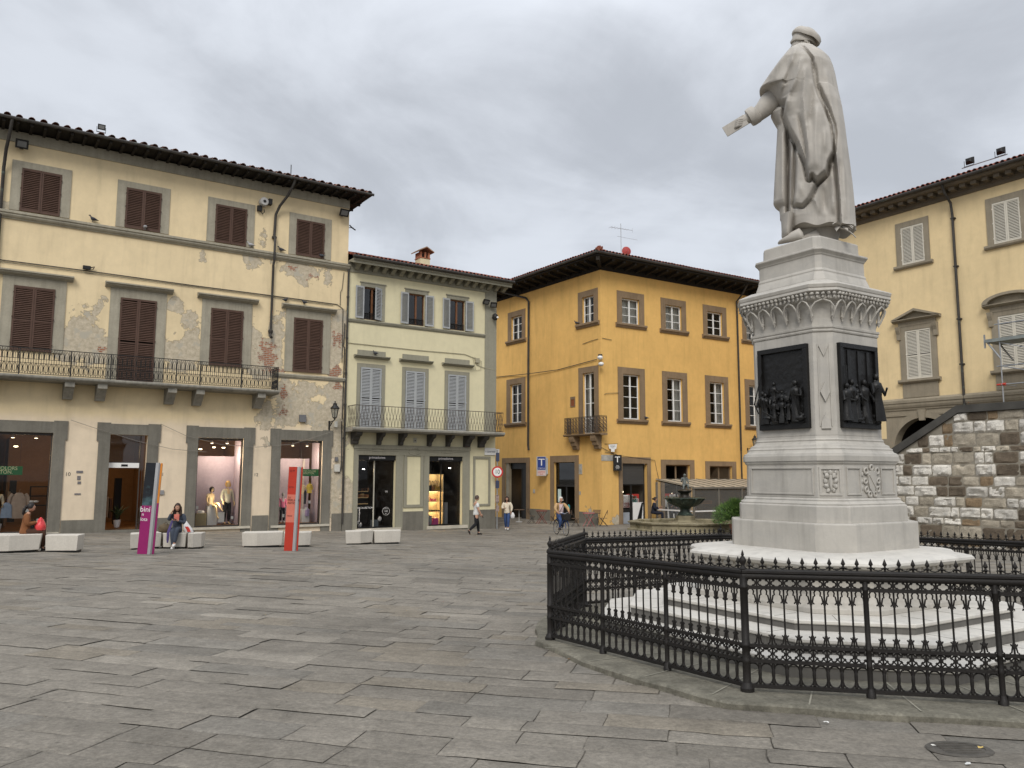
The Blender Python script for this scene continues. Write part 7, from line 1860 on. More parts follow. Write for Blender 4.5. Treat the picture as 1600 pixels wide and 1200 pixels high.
person('mannequin', 'small grey headed mannequin in a pink sweatshirt and dark jeans in the shop window', 'mannequin', inshop(6.55, .75, fl), rad(34.2+190), J, m_manw, pinkc, navy, m_shoe_w, None, .80, 'short', .95, 'long')
J = standing(); J.update(wL=(-.22, .2, 1.0))
person('mannequin', 'pale mannequin at the left edge of the large shop window', 'mannequin', inshop(-4.55, .75, fl), rad(34.2+180), J, m_skin2, cl('pale knit', (.5, .42, .3)), beige, None, None, 1.0, 'short', .95, 'long')
m_box = M('olive display cube', (.26, .22, .13), .7, .05); m_whb = M('white display plinth', (.60, .60, .59), .6, .05)
def disp(name, lab, s_, y, z, dims, mat, cat='display plinth'):
    o = MB().box(-dims[0]/2, dims[0]/2, -dims[1]/2, dims[1]/2, 0, dims[2]).build(name, mat, None, bev=.006); o.location = inshop(s_, y, z); o.rotation_euler = (0, 0, rad(34.2)); return tag(o, lab, cat)
disp('display_plinth', 'tall white plinth carrying the seated mannequin', 3.42, .85, fl, (.42, .40, .85), m_whb)
disp('display_cube', 'olive cube in the corner of the lilac shop window', 2.93, .72, fl, (.46, .40, .52), m_box)
disp('display_plinth', 'grey white plinth below the hanging child clothes', 7.62, .80, fl, (.36, .34, .60), m_whb)
disp('display_box', 'black box on the floor of the large left shop window', -3.30, .65, fl, (.34, .3, .42), m_black, 'box')
for s_, z, w_, h_, l in ((3.75, -.40, .27, .44, 'white price placard standing at the feet of the blond mannequin'), (2.68, .20, .10, .13, 'small white tag on the glass above the olive cube'), (3.24, .26, .10, .13, 'small white tag on the white plinth under the seated mannequin'), (4.16, -.26, .10, .13, 'small white tag low on the glass beside the black trousers'), (6.42, -.24, .10, .14, 'small white tag by the feet of the pink mannequin'), (7.47, .06, .10, .13, 'small white tag above the grey white plinth'), (7.62, .36, .10, .13, 'small white tag beside the hanging dark romper'), (-3.55, .22, .14, .20, 'white card on the glass right of the hanging shirt'), (-3.12, -.22, .18, .18, 'pale notice low in the right corner of the large left shop window')):
    o = MB().box(-w_/2, w_/2, -.006, .006, 0, h_).build('price_card', m_wh, None); o.location = inshop(s_, .22 if w_ < .2 else .45, z); o.rotation_euler = (0, 0, rad(34.2)); tag(o, l, 'card')
def garment(lab, s_, y, z, w_, h_, mat, sleeves=True, name='hanging_shirt', taper=1.15):
    b = MB(); rings = []
    for i in range(9):
        u = i/8; ww = w_/2*(.35 if i == 0 else lerp(.92, taper, u)); ring = []
        for k in range(16):
            a = 2*PI*k/16; ring.append((ww*math.cos(a), .05*math.sin(a)*(1+.4*math.sin(6*a)*u), -h_*u if i else .03))
        rings.append(ring)
    b.loft(rings)
    if sleeves:
        for sx in (-1, 1): b.tube([(sx*w_*.40, 0, -.02), (sx*w_*.58, 0, -.14), (sx*w_*.70, 0, -h_*sleeves)], [.06*w_/.4, .055*w_/.4, .05*w_/.4], 8)
    b.tube([(0, 0, .03), (0, 0, .12), (.03, 0, .15), (0, 0, .17)], .005, 4)
    o = b.build(name, mat, None, smooth=60); o.location = inshop(s_, y, z); o.rotation_euler = (0, 0, rad(34.2)); return tag(o, lab, 'clothing')
garment('taupe shirt hanging in the large left shop window', -3.82, .6, .92, .50, .95, cl('taupe cotton', (.40, .29, .22)), .55)
garment('light blue top on a hanger left of the taupe shirt', -4.20, .55, .55, .34, .55, cl('light blue cotton', (.30, .36, .46)), False, 'hanging_blouse')
garment('cream tee shirt hanging by the shop post', 7.40, .7, 1.20, .30, .40, cl('cream cotton', (.62, .50, .33)), .45)
garment('yellow jacket hanging right of the cream tee shirt', 7.78, .7, 1.24, .22, .42, cl('yellow cotton', (.60, .45, .08)), .6, 'hanging_jacket')
garment('dark romper hanging below the cream tee shirt', 7.56, .65, .92, .16, .60, navy, False, 'hanging_romper', .7)
garment('lilac cloth draped over the grey white plinth', 7.66, .58, .10, .22, .34, cl('lilac cotton', (.38, .30, .48)), False, 'folded_cloth', .9)
b = MB(); b.ball((0, 0, .05), .13, .07, .05, 10, 6); b.ball((.16, .02, .05), .12, .06, .045, 10, 6); o = b.build('sneakers', m_shoe_w, None, smooth=60); o.location = inshop(-3.42, .6, .55); o.rotation_euler = (0, 0, rad(34.2)); tag(o, 'pair of white sneakers on a shelf right of the taupe shirt', 'shoes')
b = MB(); b.loft([[(w_*math.cos(a), .09*math.sin(a), z) for a in [2*PI*k/14 for k in range(14)]] for z, w_ in ((0, .15), (.03, .17), (.08, .16), (.12, .10))]); o = b.build('white_bag', m_whb, None, smooth=60); o.location = inshop(2.95, .72, .005); o.rotation_euler = (0, 0, rad(34.2)); tag(o, 'white clutch bag lying on the olive cube', 'bag')
o = bpy.data.objects.get('potted_plant')
rr = random.Random(12)
for s_, y, lab in ((-.25, 1.2, 'dark leafy plant inside the shop doorway'), (-4.45, .8, 'leafy plant at the left foot of the large shop window')):
    t = thing('potted_plant', lab, 'plant', inshop(s_, y, fl), rad(34.2))
    b = MB(); b.lathe([(.10, 0), (.15, .30), (.14, .30)], 12); b.build('pot', m_whb, t)
    b = MB()
    for k in range(34):
        a = rr.uniform(0, 2*PI); L = rr.uniform(.35, .8) if s_ > -2 else rr.uniform(.15, .35); d = Vector((math.cos(a)*.55, math.sin(a)*.4, 1)).normalized(); p0 = Vector((0, 0, .3)); p1 = p0+d*L*.6; p2 = p0+d*L+Vector((math.cos(a)*.15, math.sin(a)*.1, -.08)); sd = d.cross(Vector((0, 0, 1))).normalized()*.05
        b.add([p0, p1-sd, p2, p1+sd], [(0, 1, 2, 3)])
    b.build('leaves', M('dark leaf', (.03, .05, .02), .6, .3, 6), t)

# ------------------------------------------------------------------ lamps, floodlights, cameras, birds
m_lglass = glass('lantern glass', (.75, .75, .68), .08, .25)
def lantern(label, loc, rotz, sc=1.0):
    t = thing('wall_lantern', label, 'lamp', loc, rotz); t.scale = (sc,)*3
    b = MB(); b.tube([(0, 0, -.25), (0, -.12, -.10), (0, -.42, .10), (0, -.70, .18)], .022, 6); b.tube([(0, 0, .10), (0, -.35, .14), (0, -.70, .18)], .018, 6); b.box(-.04, .04, -.03, 0, -.32, .18); b.tube([(0, -.30+.08*math.cos(a), .06+.06*math.sin(a)) for a in [2*PI*k/10 for k in range(10)]], .010, 5, closed=True); b.build('bracket', m_iron, t)
    b = MB(); c = (0, -.70, .18)
    b.lathe([(.02, 0), (.05, .02), (.03, .06), (.10, .10), (.11, .13)], 8, c)
    for k in range(6):
        a = 2*PI*k/6; b.tube([(c[0]+.11*math.cos(a), c[1]+.11*math.sin(a), c[2]+.12), (c[0]+.19*math.cos(a), c[1]+.19*math.sin(a), c[2]+.56)], .012, 5)
    b.lathe([(.21, .55), (.23, .57), (.22, .60), (.10, .72), (.09, .76), (.11, .78), (.05, .84), (.02, .86), (.035, .90), (.01, .94)], 12, c); b.build('cage', m_iron, t, smooth=40)
    b = MB(); b.lathe([(.10, .13), (.18, .55)], 6, c); b.f = b.f[:6]; b.m = b.m[:6]; b.build('glass', m_lglass, t)
    return t
lantern('black wall lantern on an iron bracket between the two left buildings', on_wall(BL, 8.38, 0, 4.02), rad(34.2), .95)
p = Matrix.LocRotScale(BY.location, BY.rotation_euler, None) @ Vector((12.2, 0, 3.35-OY[2])); lantern('small black wall lantern on the ochre wall just left of the pedestal', tuple(p), rad(32.5), .9)
m_fl = M('black floodlight body', (.018, .017, .016), .5, .2, 6); m_flg = M('grey lamp face', (.16, .16, .155), .3, .1)
def floodlight(label, loc, rotz, tilt=35, sc=1.0, up=False):
    t = thing('floodlight', label, 'floodlight', loc, rotz); t.scale = (sc,)*3
    R = Matrix.Rotation(rad(tilt), 4, 'X'); zz = .0 if not up else .28
    def rt(b):
        b.v = [tuple((R @ Vector(p))+Vector((0, -.22 if not up else 0, zz))) for p in b.v]; return b
    b = MB(); b.loft([[(sx*w_, y, sz*h_) for sx, sz in ((-1, -1), (1, -1), (1, 1), (-1, 1))] for y, w_, h_ in ((-.14, .20, .16), (-.11, .20, .16), (.05, .14, .11), (.10, .07, .06))]); rt(b).build('housing', m_fl, t)
    b = MB(); b.box(-.14, .14, -.146, -.142, -.10, .10); rt(b).build('lens', m_flg, t)
    b = MB()
    if up: b.tube([(-.23, 0, 0), (-.23, 0, .30)], .014, 5); b.tube([(.23, 0, 0), (.23, 0, .30)], .014, 5); b.box(-.24, .24, -.03, .03, -.02, .01)
    else: b.tube([(0, 0, -.05), (0, -.12, -.06), (0, -.22, 0)], .02, 5); b.box(-.06, .06, -.02, 0, -.14, .06)
    b.build('mount', m_fl, t); return t
floodlight('black floodlight under the eaves at the far left corner window', on_wall(BL, -4.62, -.05, 14.50), rad(34.2), 30, 1.1)
floodlight('black floodlight under the eaves at the right end of the peeling building', on_wall(BL, 8.68, -.05, 14.30), rad(34.2), 35, 1.15)
floodlight('square black floodlight standing on the roof edge of the peeling building', on_wall(BL, -1.97, -.9, 15.40), rad(34.2), 10, .70, True)
floodlight('left of two floodlights on the cream building corner', on_wall(BG, 16.85-D0, -.05, 10.95), rad(34.2), 40, .9)
floodlight('right of two floodlights on the cream building corner', on_wall(BG, 17.45-D0, -.05, 10.85), rad(10), 40, .9)
for sx, l in ((-3.96, 'left of two floodlights on the rail above the palace roof'), (-5.42, 'right of two floodlights on the rail above the palace roof')):
    p = Matrix.LocRotScale(BR.location, BR.rotation_euler, None) @ Vector((sx, -1.0, 17.02-(-1.1))); floodlight(l, tuple(p), rad(123), 0, 1.0, True)
p = Matrix.LocRotScale(BR.location, BR.rotation_euler, None)
b = MB(); b.tube([(-3.6, -1, 17.0), (-5.75, -1, 17.0)], .03, 6)
for x in (-3.9, -5.4): b.tube([(x, -1, 17.0), (x, -.9, 16.3)], .02, 5)
o = b.build('lamp_rail', m_galv, None); o.location = BR.location+Vector((0, 0, 1.1)); o.rotation_euler = BR.rotation_euler; tag(o, 'thin grey rail carrying two floodlights above the palace roof', 'rail')
def dome_cam(label, loc, rotz, n=1):
    t = thing('security_camera', label, 'camera', loc, rotz); b = MB(); b.box(-.05, .05, -.25, 0, .05, .15); b.box(-.12, .12, -.06, 0, -.02, .22); b.build('mount', m_fl, t)
    for k in range(n):
        b = MB(); b.lathe([(.06, .10), (.14, .06), (.16, 0), (.15, -.05), (.11, -.10), (.001, -.13)], 12, (.06*k, -.26-.02*k, -.38*k)); b.build('dome', m_white, t, smooth=50)
    return t
dome_cam('white double dome camera on the corner of the ochre building', (5.12, 45.9, 8.45), rad(-10), 2)
t = thing('security_camera', 'round white camera with a box on the peeling wall between upper windows', 'camera', on_wall(BL, 4.87, -.02, 14.05), rad(34.2)); b = MB(); b.lathe([(.0, -.28), (.17, -.28), (.20, -.24), (.20, .0), (.12, .06)], 14); b.v = [(p[0], p[2]-.05, p[1]) for p in b.v]; b.build('camera_body', M('weathered white metal', (.42, .41, .39), .5, .15, 6), t, smooth=40)
b = MB(); b.lathe([(.0, -.0), (.07, -.0), (.07, .01)], 12); b.v = [(p[0], p[2]-.345, p[1]) for p in b.v]; b.build('lens', m_fl, t); MB().box(.22, .38, -.25, 0, -.05, .2).build('side_box', m_fl, t)
b = MB(); b.box(-.25, -.05, -.15, 0, -.42, -.18); b.tube([(-.10, -.1, -.42), (-.02, -.12, -.55), (.08, -.1, -.42), (.05, -.08, -.3)], .018, 5); b.build('power_box', m_fl, t)
t = thing('security_camera', 'black camera cluster below the floodlights on the cream building corner', 'camera', on_wall(BG, 17.45-D0, -.05, 10.15), rad(34.2)); b = MB(); b.ball((0, -.25, 0), .16, .16, .2, 9, 6, 0, .4); b.box(-.05, .05, -.2, 0, -.05, .05); b.build('camera_body', m_fl, t, smooth=50); b = MB(); b.ball((.05, -.38, -.05), .06); b.build('lens', m_white, t)
t = thing('security_camera', 'small black camera on the cable line of the peeling building', 'camera', on_wall(BL, -2.07, -.02, 9.90), rad(34.2)); b = MB(); b.box(-.16, .12, -.16, -.02, -.02, .12); b.build('camera_body', m_fl, t, bev=.01); b = MB(); b.tube([(.12, -.09, .07), (.26, -.09, .12), (.2, -.09, 0)], .025, 6); b.build('lens', m_fl, t)
p = on_wall(BL, X1+.05, .3, 13.75); t = thing('security_camera', 'small spiky camera bracket on the end wall of the peeling building', 'camera', p, rad(34.2)); b = MB(); b.tube([(0, 0, 0), (.3, 0, .05)], .02, 5); b.tube([(.1, 0, .15), (.25, 0, .03), (.42, 0, -.05)], .035, 6); b.build('camera_body', m_fl, t)
# pigeons
def pigeon_mesh():
    b = MB(); rings = []
    for y, z, w_, h_ in ((-.17, .075, .008, .006), (-.12, .085, .035, .015), (-.06, .095, .055, .040), (0, .10, .062, .055), (.05, .115, .052, .052), (.075, .145, .030, .032), (.085, .175, .024, .026), (.10, .195, .026, .026), (.125, .200, .016, .016), (.15, .195, .004, .004)):
        rings.append([(w_*math.cos(a), y-.15*h_*math.sin(a), z+h_*math.sin(a)) for a in [2*PI*k/10 for k in range(10)]])
    b.loft(rings); b.tube([(.02, .01, .06), (.02, .02, 0)], .006, 4); b.tube([(-.02, .01, .06), (-.02, .02, 0)], .006, 4)
    return b
m_pig = M('slate pigeon', (.045, .047, .055), .6, .4, 12); m_pigw = M('pale pigeon', (.36, .36, .37), .6, .3, 12)
pm0, pm1 = pigeon_mesh().mesh('pigeon', m_pig, 0, 60), pigeon_mesh().mesh('pigeon', m_pigw, 0, 60)
for B, s_, y, z, a, k, l in ((BL, -1.97, -.12, 11.87, 100, 0, 'dark pigeon on the upper ledge between the first two windows'), (BL, -.02, -.10, 11.90, 10, 1, 'pale pigeon on the sill of the second upper window'), (BL, 4.38, -.10, 11.87, 60, 1, 'pale pigeon on the ledge beside the third upper window'), (BL, 5.78, -.12, 11.87, 80, 0, 'dark pigeon on the ledge right of the downpipe'), (BL, 7.72, -.09, 11.90, 40, 0, 'dark pigeon on the sill of the fourth upper window'), (BL, 6.05, -.16, 9.53, -60, 0, 'dark pigeon at the left end of the fourth window hood'), (BL, 6.95, -.16, 9.53, 30, 0, 'dark pigeon near the middle of the fourth window hood'), (BG, 10.58-D0, -.14, 7.46, 20, 0, 'dark pigeon on the first window hood of the cream building'), (BY, 3.32, -.12, 4.99, 20, 0, 'dark pigeon on a sill end of the ochre building'), ):
    o = link('pigeon', pm1 if k else pm0, None, on_wall(B, s_, y, z), B.rotation_euler.z+rad(a)); o.scale = (1.25,)*3; tag(o, l, 'bird', 'pigeons on the ledges')
q = Matrix.LocRotScale(BY.location, BY.rotation_euler, None) @ (Matrix.Rotation(ang+PI, 4, 'Z') @ Vector((-2.05, -.12, 10.73)))
q.z -= OY[2]; o = link('pigeon', pm0, None, tuple(q), 1.0); o.scale = (1.25,)*3; tag(o, 'dark pigeon on the upper sill left of the ochre corner', 'bird', 'pigeons on the ledges')
# roof aerials
def yroof(x, y, z): return tuple(Matrix.LocRotScale(BY.location, BY.rotation_euler, None) @ Vector((x, y, z-OY[2])))
t = thing('satellite_dish', 'red satellite dish on the ochre building roof', 'satellite dish', yroof(4.6, 3.0, 15.7), rad(10)); b = MB(); b.lathe([(.0, .07), (.14, .05), (.27, .015), (.31, 0), (.30, -.015), (.2, .02)], 20); b.v = [(p[0], -p[2]-.1, p[1]+.55) for p in b.v]; b.build('dish', M('faded red dish', (.33, .05, .045), .6, .12, 3), t, smooth=50); b = MB(); b.tube([(0, .05, -.1), (0, .05, .6)], .03, 6); b.tube([(0, -.1, .2), (0, -.5, .45)], .012, 5); b.build('dish_arm', m_galv, t)
t = thing('television_aerial', 'tall thin television aerial on the ochre building roof', 'aerial', yroof(4.45, 3.3, 15.7), rad(25)); b = MB(); b.tube([(0, 0, -.2), (0, 0, 2.5)], .020, 6); b.build('mast', m_galv, t); b = MB(); b.tube([(-.8, 0, 2.15), (.9, 0, 2.15)], .012, 5)
for k in range(7): b.tube([(-.8+k*.22, -.25+.02*k, 2.15), (-.8+k*.22, .25-.02*k, 2.15)], .007, 4)
b.tube([(.9, 0, 2.0), (.9, 0, 2.3)], .01, 4); b.tube([(-.3, 0, 1.6), (1.3, 0, 1.55)], .008, 4); b.build('antenna', m_galv, t)
b = MB(); b.tube([(0, 0, -.3), (0, 0, .75)], .022, 5); b.box(-.05, .05, -.05, .05, -.3, -.1); o = b.build('roof_pole', m_fl, None); o.location = on_wall(BL, 6.40, .8, 15.75); tag(o, 'short dark pole sticking up from the roof of the peeling building', 'pole')

# ------------------------------------------------------------------ signs
t = thing('street_sign', 'white street name plate on the corner of the cream building', 'sign', on_wall(BG, 17.34-D0, -.03, 2.74), rad(34.2)); b = MB(); b.box(-.36, .33, -.03, 0, 0, .37); b.build('plate', m_white, t); lettering('V. QUARTIERE', .125, M('blue black print', (.03, .03, .06), .6), t, (-.01, -.034, .17), 'CENTER', 0, .78)
b = MB(); b.box(.33, .52, -.10, .12, .08, .32); b.build('camera_box', m_white, t)
px, py = -.76, 42.3; t = thing('road_sign', 'round red rimmed sign with a black ten on a pole by the cream building', 'sign', (px, py, gz(px, py)), rad(4)); b = MB(); b.tube([(0, 0, 0), (0, 0, 4.1)], .035, 8); b.build('pole', m_galv, t)
b = MB(); b.lathe([(0, 0), (.30, 0), (.30, .02), (0, .02)], 28); b.v = [(p[0], p[2]-.06, p[1]+2.95) for p in b.v]; b.build('disc', M('sign red', (.50, .03, .03), .5, .03), t); b = MB(); b.lathe([(0, 0), (.22, 0), (.22, .004), (0, .004)], 28); b.v = [(p[0], p[2]-.065, p[1]+2.95) for p in b.v]; b.build('disc_face', m_white, t); lettering('10', .32, m_black, t, (0, -.070, 2.95), 'CENTER', 0, .85)
b = MB(); b.box(-.08, .10, -.07, -.045, 3.5, 3.95); b.box(-.10, .10, -.07, -.045, 2.1, 2.5); b.build('small_sign', M('dark sign back', (.04, .05, .09), .5), t); b = MB(); b.box(-.09, .09, -.07, -.045, 1.35, 1.75); b.box(-.08, .1, -.07, -.045, .9, 1.2); b.build('sticker', m_poster, t)
SLm = Matrix.LocRotScale(BY.location, BY.rotation_euler, None) @ Matrix.Rotation(ang+PI, 4, 'Z')
p = SLm @ Vector((-5.02, -.02, 1.65-OY[2])); t = thing('tobacco_sign', 'blue and white tobacco sign standing out from the ochre wall above the bar door', 'sign', tuple(p), BY.rotation_euler.z+ang+PI)
t.rotation_euler.z = rad(-4); b = MB(); b.box(-.72, -.12, -.15, .10, 0, 1.20); b.box(-.12, -.02, -.03, .05, .1, 1.1); b.build('light_box', M('grey sign case', (.42, .43, .43), .4, .06), t)
b = MB(); b.box(-.66, -.16, -.156, -.152, .38, 1.17); b.build('blue_panel', M('tobacco blue', (.025, .05, .22), .4), t); b = MB(); b.box(-.66, -.16, -.156, -.152, .03, .34); b.build('pale_panel', M('pink white panel', (.60, .45, .42), .5), t)
lettering('T', .62, m_white, t, (-.41, -.160, .82), 'CENTER', 0, 1.1); lettering('TABACCHI', .085, m_white, t, (-.41, -.160, .47)); lettering('LOTTO', .13, M('sign red', (.50, .03, .03), .5, .03), t, (-.41, -.160, .23)); lettering('BAR', .10, M('sign red', (.50, .03, .03), .5, .03), t, (-.41, -.160, .10))
p = yroof(1.05, -.05, 1.96); t = thing('tobacco_sign', 'black tobacco sign with a white letter beside the bar roller shutter', 'sign', p, rad(0)); b = MB(); b.box(-.22, .24, -.35, .05, 0, .90); b.build('light_box', m_black, t); lettering('T', .48, m_white, t, (0, -.356, .62), 'CENTER', 0, 1.1); lettering('BAR\nCAFFE\n24 H', .085, m_white, t, (0, -.356, .20), lines=.85)
p = yroof(.30, -.02, 3.4); t = thing('hanging_sign', 'small white plaque on an iron arm by the ochre corner', 'sign', p, rad(20)); b = MB(); b.tube([(-.1, 0, .08), (.75, -.05, .10)], .014, 5); b.build('arm', m_iron, t); b = MB(); b.prism_y([(.12, .05), (.66, .09), (.62, -.18), (.50, -.22), (.50, -.36), (.28, -.36), (.28, -.20), (.16, -.18)], -.08, -.05); b.build('plaque', m_white, t); lettering('MUSEO', .10, m_wire, t, (.39, -.083, -.04)); lettering('PRATO', .06, m_wire, t, (.39, -.083, -.14))

# ------------------------------------------------------------------ cafe: veranda, tables, chairs
VE = thing('cafe_veranda', 'glazed cafe veranda with a sloping pale roof against the ochre wall', 'veranda', yroof(4.1, 0, -1.12), rad(32.5))
def vz(z): return z+1.12
m_awn = M('weathered awning panel', (.42, .36, .27), .6, .18, 1.2, streak=.15); m_vfr = M('grey veranda frame', (.16, .145, .12), .6, .1)
b = MB(); v = [(-.05, -.06, vz(1.48)), (9.2, -.06, vz(1.48)), (9.2, -3.1, vz(1.04)), (-.05, -3.1, vz(1.04))]; b.add(v+[(p[0], p[1], p[2]-.04) for p in v], [(0,1,2,3),(7,6,5,4),(0,4,5,1),(1,5,6,2),(2,6,7,3),(3,7,4,0)]); b.build('roof', m_awn, VE)
b = MB()
for k in range(12): x = k*.83; b.obox((x, -1.58, vz(1.27)), (0, -3.0, -.44), 1.54, (0, 0, 1), .02, .03)
b.box(-.1, 9.2, -3.16, -3.06, vz(.94), vz(1.04)); b.build('roof_rib', m_vfr, VE)
b = MB()
for x in (0, 2.0, 3.95, 5.9, 7.6, 9.15): b.box(x-.05, x+.05, -3.13, -3.03, 0, vz(.94))
b.box(-.05, .05, -.1, -.02, 0, vz(1.3)); b.build('post', m_vfr, VE)
b = MB(); b.box(0, 9.15, -3.11, -3.05, vz(-.36), vz(-.28)); b.box(-.03, .03, -3.0, -.1, vz(-.36), vz(-.28)); b.build('rail', m_wh, VE)
b = MB(); b.quad((0, -3.08, 0), (9.15, -3.08, 0), (9.15, -3.08, vz(.94)), (0, -3.08, vz(.94))); b.quad((0, -3.05, 0), (0, -.1, 0), (0, -.1, vz(1.35)), (0, -3.05, vz(.96))); b.build('glazing', glass('cloudy veranda glass', (.62, .60, .57), .05, .16), VE)
b = MB(); b.box(.1, 9.1, -.12, -.05, 0, vz(1.35)); b.build('back_wall', M('veranda back wall', (.10, .075, .05), .9, .4, 1.2), VE)
b = MB()
for x in (4.5, 5.6, 6.3): b.box(x-.02, x+.02, -3.0, -2.9, vz(.70), vz(.94))
b.lathe([(.0, -.2), (.14, -.14), (.2, 0), (.14, .14), (0, .2)], 12, (.35, -2.6, vz(.55))); b.tube([(.35, -2.6, vz(.7)), (.35, -2.6, vz(1.0))], .03, 5); b.build('veranda_lamp', M('pale globe', (.5, .48, .42), .5), VE)
m_redt = M('red folding metal', (.20, .030, .025), .5, .1, 4); m_pinkt = M('pink red folding metal', (.42, .13, .13), .5, .1, 4); m_chair = M('dark folding chair', (.03, .026, .024), .6, .2, 4); m_slat = M('weathered chair slats', (.14, .09, .06), .8, .2, 8)
def cafe_table(label, x, y, mat, rot=0, group='folding cafe tables', cloth=None):
    t = thing('cafe_table', label, 'table', (x, y, gz(x, y)), rot, group)
    b = MB(); b.lathe([(0, .72), (.34, .72), (.35, .735), (.34, .75), (0, .75)], 20); b.build('table_top', mat, t)
    for sy in (-1, 1):
        b = MB(); b.tube([(-.27, sy*.18, 0), (.24, sy*.18, .72)], .014, 6); b.tube([(.27, sy*.18, 0), (-.24, sy*.18, .72)], .014, 6); b.build('crossed_legs', mat, t)
    return t
def cafe_chair(label, x, y, rot, mat=m_chair, group='folding cafe chairs'):
    t = thing('cafe_chair', label, 'chair', (x, y, gz(x, y)), rot, group)
    b = MB()
    for k in range(5): b.box(-.20, .20, -.19+k*.08, -.125+k*.08, .44, .455)
    b.build('seat', m_slat, t)
    b = MB()
    for z in (.66, .74, .82): b.box(-.20, .20, -.235, -.22, z, z+.055)
    b.build('backrest', m_slat, t)
    for sx in (-1, 1):
        b = MB(); b.tube([(sx*.21, .20, 0), (sx*.21, -.23, .88)], .012, 6); b.build('leg', mat, t); b = MB(); b.tube([(sx*.19, -.22, 0), (sx*.19, .18, .45)], .012, 6); b.build('leg', mat, t)
    return t
cafe_table('dark red folding table by the ochre wall between the two bar doors', 1.75, 47.3, m_redt, .3)
cafe_table('pink red folding table at the right of the bar door behind the railing', 4.25, 44.6, m_pinkt, .5)
t = thing('cafe_table', 'small table on a pale pedestal in front of the dim left bar door', 'table', (.45, 48.9, gz(.45, 48.9)), 0, 'folding cafe tables'); b = MB(); b.lathe([(0, .72), (.33, .72), (.33, .75), (0, .75)], 18); b.build('table_top', m_slat, t); b = MB(); b.lathe([(.22, 0), (.2, .03), (.03, .06), (.03, .72)], 12); b.build('pedestal', M('pale pedestal', (.45, .45, .44), .4, .1), t)
for l, x, y, r_ in (('dark folding chair left of the dark red table', 1.15, 47.2, -1.4), ('dark folding chair right of the dark red table', 2.45, 47.0, 1.5), ('dark folding chair left of the pink red table', 3.5, 44.5, -1.5), ('dark folding chair right of the pink red table', 5.1, 44.9, 1.4), ('dark folding chair between the pink red table and the ochre corner', 4.7, 45.4, 2.6)):
    cafe_chair(l, x, y, r_)
# blurred diners and seats behind the veranda glass
for k, (x, l, tp, hr_) in enumerate(((1.2, 'diner in a pale top seated behind the veranda glass near the fountain', cl('mauve cotton', (.30, .22, .28)), h_grey), (4.6, 'diner in a dark top seated behind the veranda glass by the shrub', blackc, h_white))):
    q = Matrix.LocRotScale(VE.location, VE.rotation_euler, None) @ Vector((x, -1.9, 0)); J = seated(.45)
    person('person', l, 'diner', tuple(q), rad(120+40*k), J, m_skin, tp, navy, None, hr_, 1.0, 'short', 1.0, 'long'); q2 = Matrix.LocRotScale(VE.location, VE.rotation_euler, None) @ Vector((x-.1, -1.75, 0)); cafe_chair('chair under the '+('pale' if k == 0 else 'dark')+' topped diner behind the veranda glass', q2.x, q2.y, rad(120+40*k), m_redt, 'veranda chairs')
q = Matrix.LocRotScale(VE.location, VE.rotation_euler, None) @ Vector((2.2, -2.2, 0)); t = thing('veranda_table', 'orange topped table behind the veranda glass', 'table', tuple(q), rad(32.5)); b = MB(); b.box(-.4, .4, -.35, .35, .70, .76); b.box(-.5, .4, .2, .6, 1.15, 1.35); b.build('table_top', M('orange formica', (.5, .2, .03), .5), t); b = MB(); b.tube([(0, 0, 0), (0, 0, .7)], .04, 8); b.tube([(0, .45, 0), (0, .45, 1.2)], .03, 6); b.build('pedestal', m_chair, t)

# ------------------------------------------------------------------ fountain
fx_, fy_ = 9.05, 42.2; fz = gz(fx_, fy_)
FO = thing('fountain', 'old bronze fountain with a scalloped bowl and a small seated figure on top', 'fountain', (fx_, fy_, fz), 0)
m_verd = M('verdigris bronze', (.030, .045, .036), .5, .4, 4, .25, 40, dirt=((.16, .21, .17), 5, .57)); m_fst = M('mossy fountain stone', (.23, .20, .13), .85, .3, 2, .3, 25, dirt=((.10, .085, .035), 3, .55))
b = MB(); b.lathe([(2.75, -.05), (2.75, .08), (2.62, .10), (2.62, .34), (2.72, .36), (2.74, .44), (2.66, .46), (2.45, .46), (2.42, .40), (2.42, .16), (0, .16)], 8, sx=1.1); b.build('basin', m_fst, FO, bev=.01)
b = MB(); b.lathe([(.95, .16), (.95, .34), (.90, .40), (.55, .42), (.50, .50), (.50, .70), (.40, .74)], 10, wob=lambda a, z: 1+.05*math.cos(5*a)); b.build('pedestal', m_fst, FO, smooth=30)
b = MB(); b.lathe([(.36, .70), (.42, .76), (.34, .84), (.26, .95), (.24, 1.05), (.30, 1.12), (.34, 1.16), (.52, 1.22), (.78, 1.36), (.92, 1.52), (.98, 1.60), (1.06, 1.63), (1.0, 1.66), (.8, 1.60), (.3, 1.58)], 32, wob=lambda a, z: 1+(.05*math.cos(8*a))*sstep(1.2, 1.6, z))
for k in range(8):
    a = 2*PI*(k+.5)/8; b.tube([(.45*math.cos(a), .45*math.sin(a), 1.2), (.80*math.cos(a), .80*math.sin(a), 1.40), (1.0*math.cos(a), 1.0*math.sin(a), 1.62)], [.03, .05, .06], 6)
b.build('bowl', m_verd, FO, smooth=50)
b = MB(); b.lathe([(.34, 1.58), (.28, 1.66), (.20, 1.74), (.20, 1.86), (.30, 1.94), (.38, 2.0), (.36, 2.04), (.2, 2.06)], 16, wob=lambda a, z: 1+.12*math.cos(6*a)*(1 if 1.6 < z < 2 else 0)); b.build('pillar', M('dark wet bronze', (.02, .017, .012), .45, .4, 4, .2, 40), FO, smooth=50)
J = seated(.22); J.update(wR=(.22, .2, .62), wL=(-.25, .1, .45), hea=(0, .08, .92), kL=(-.16, .30, .36), aL=(-.12, .32, .03), kR=(.14, .34, .30), aR=(.20, .36, .02))
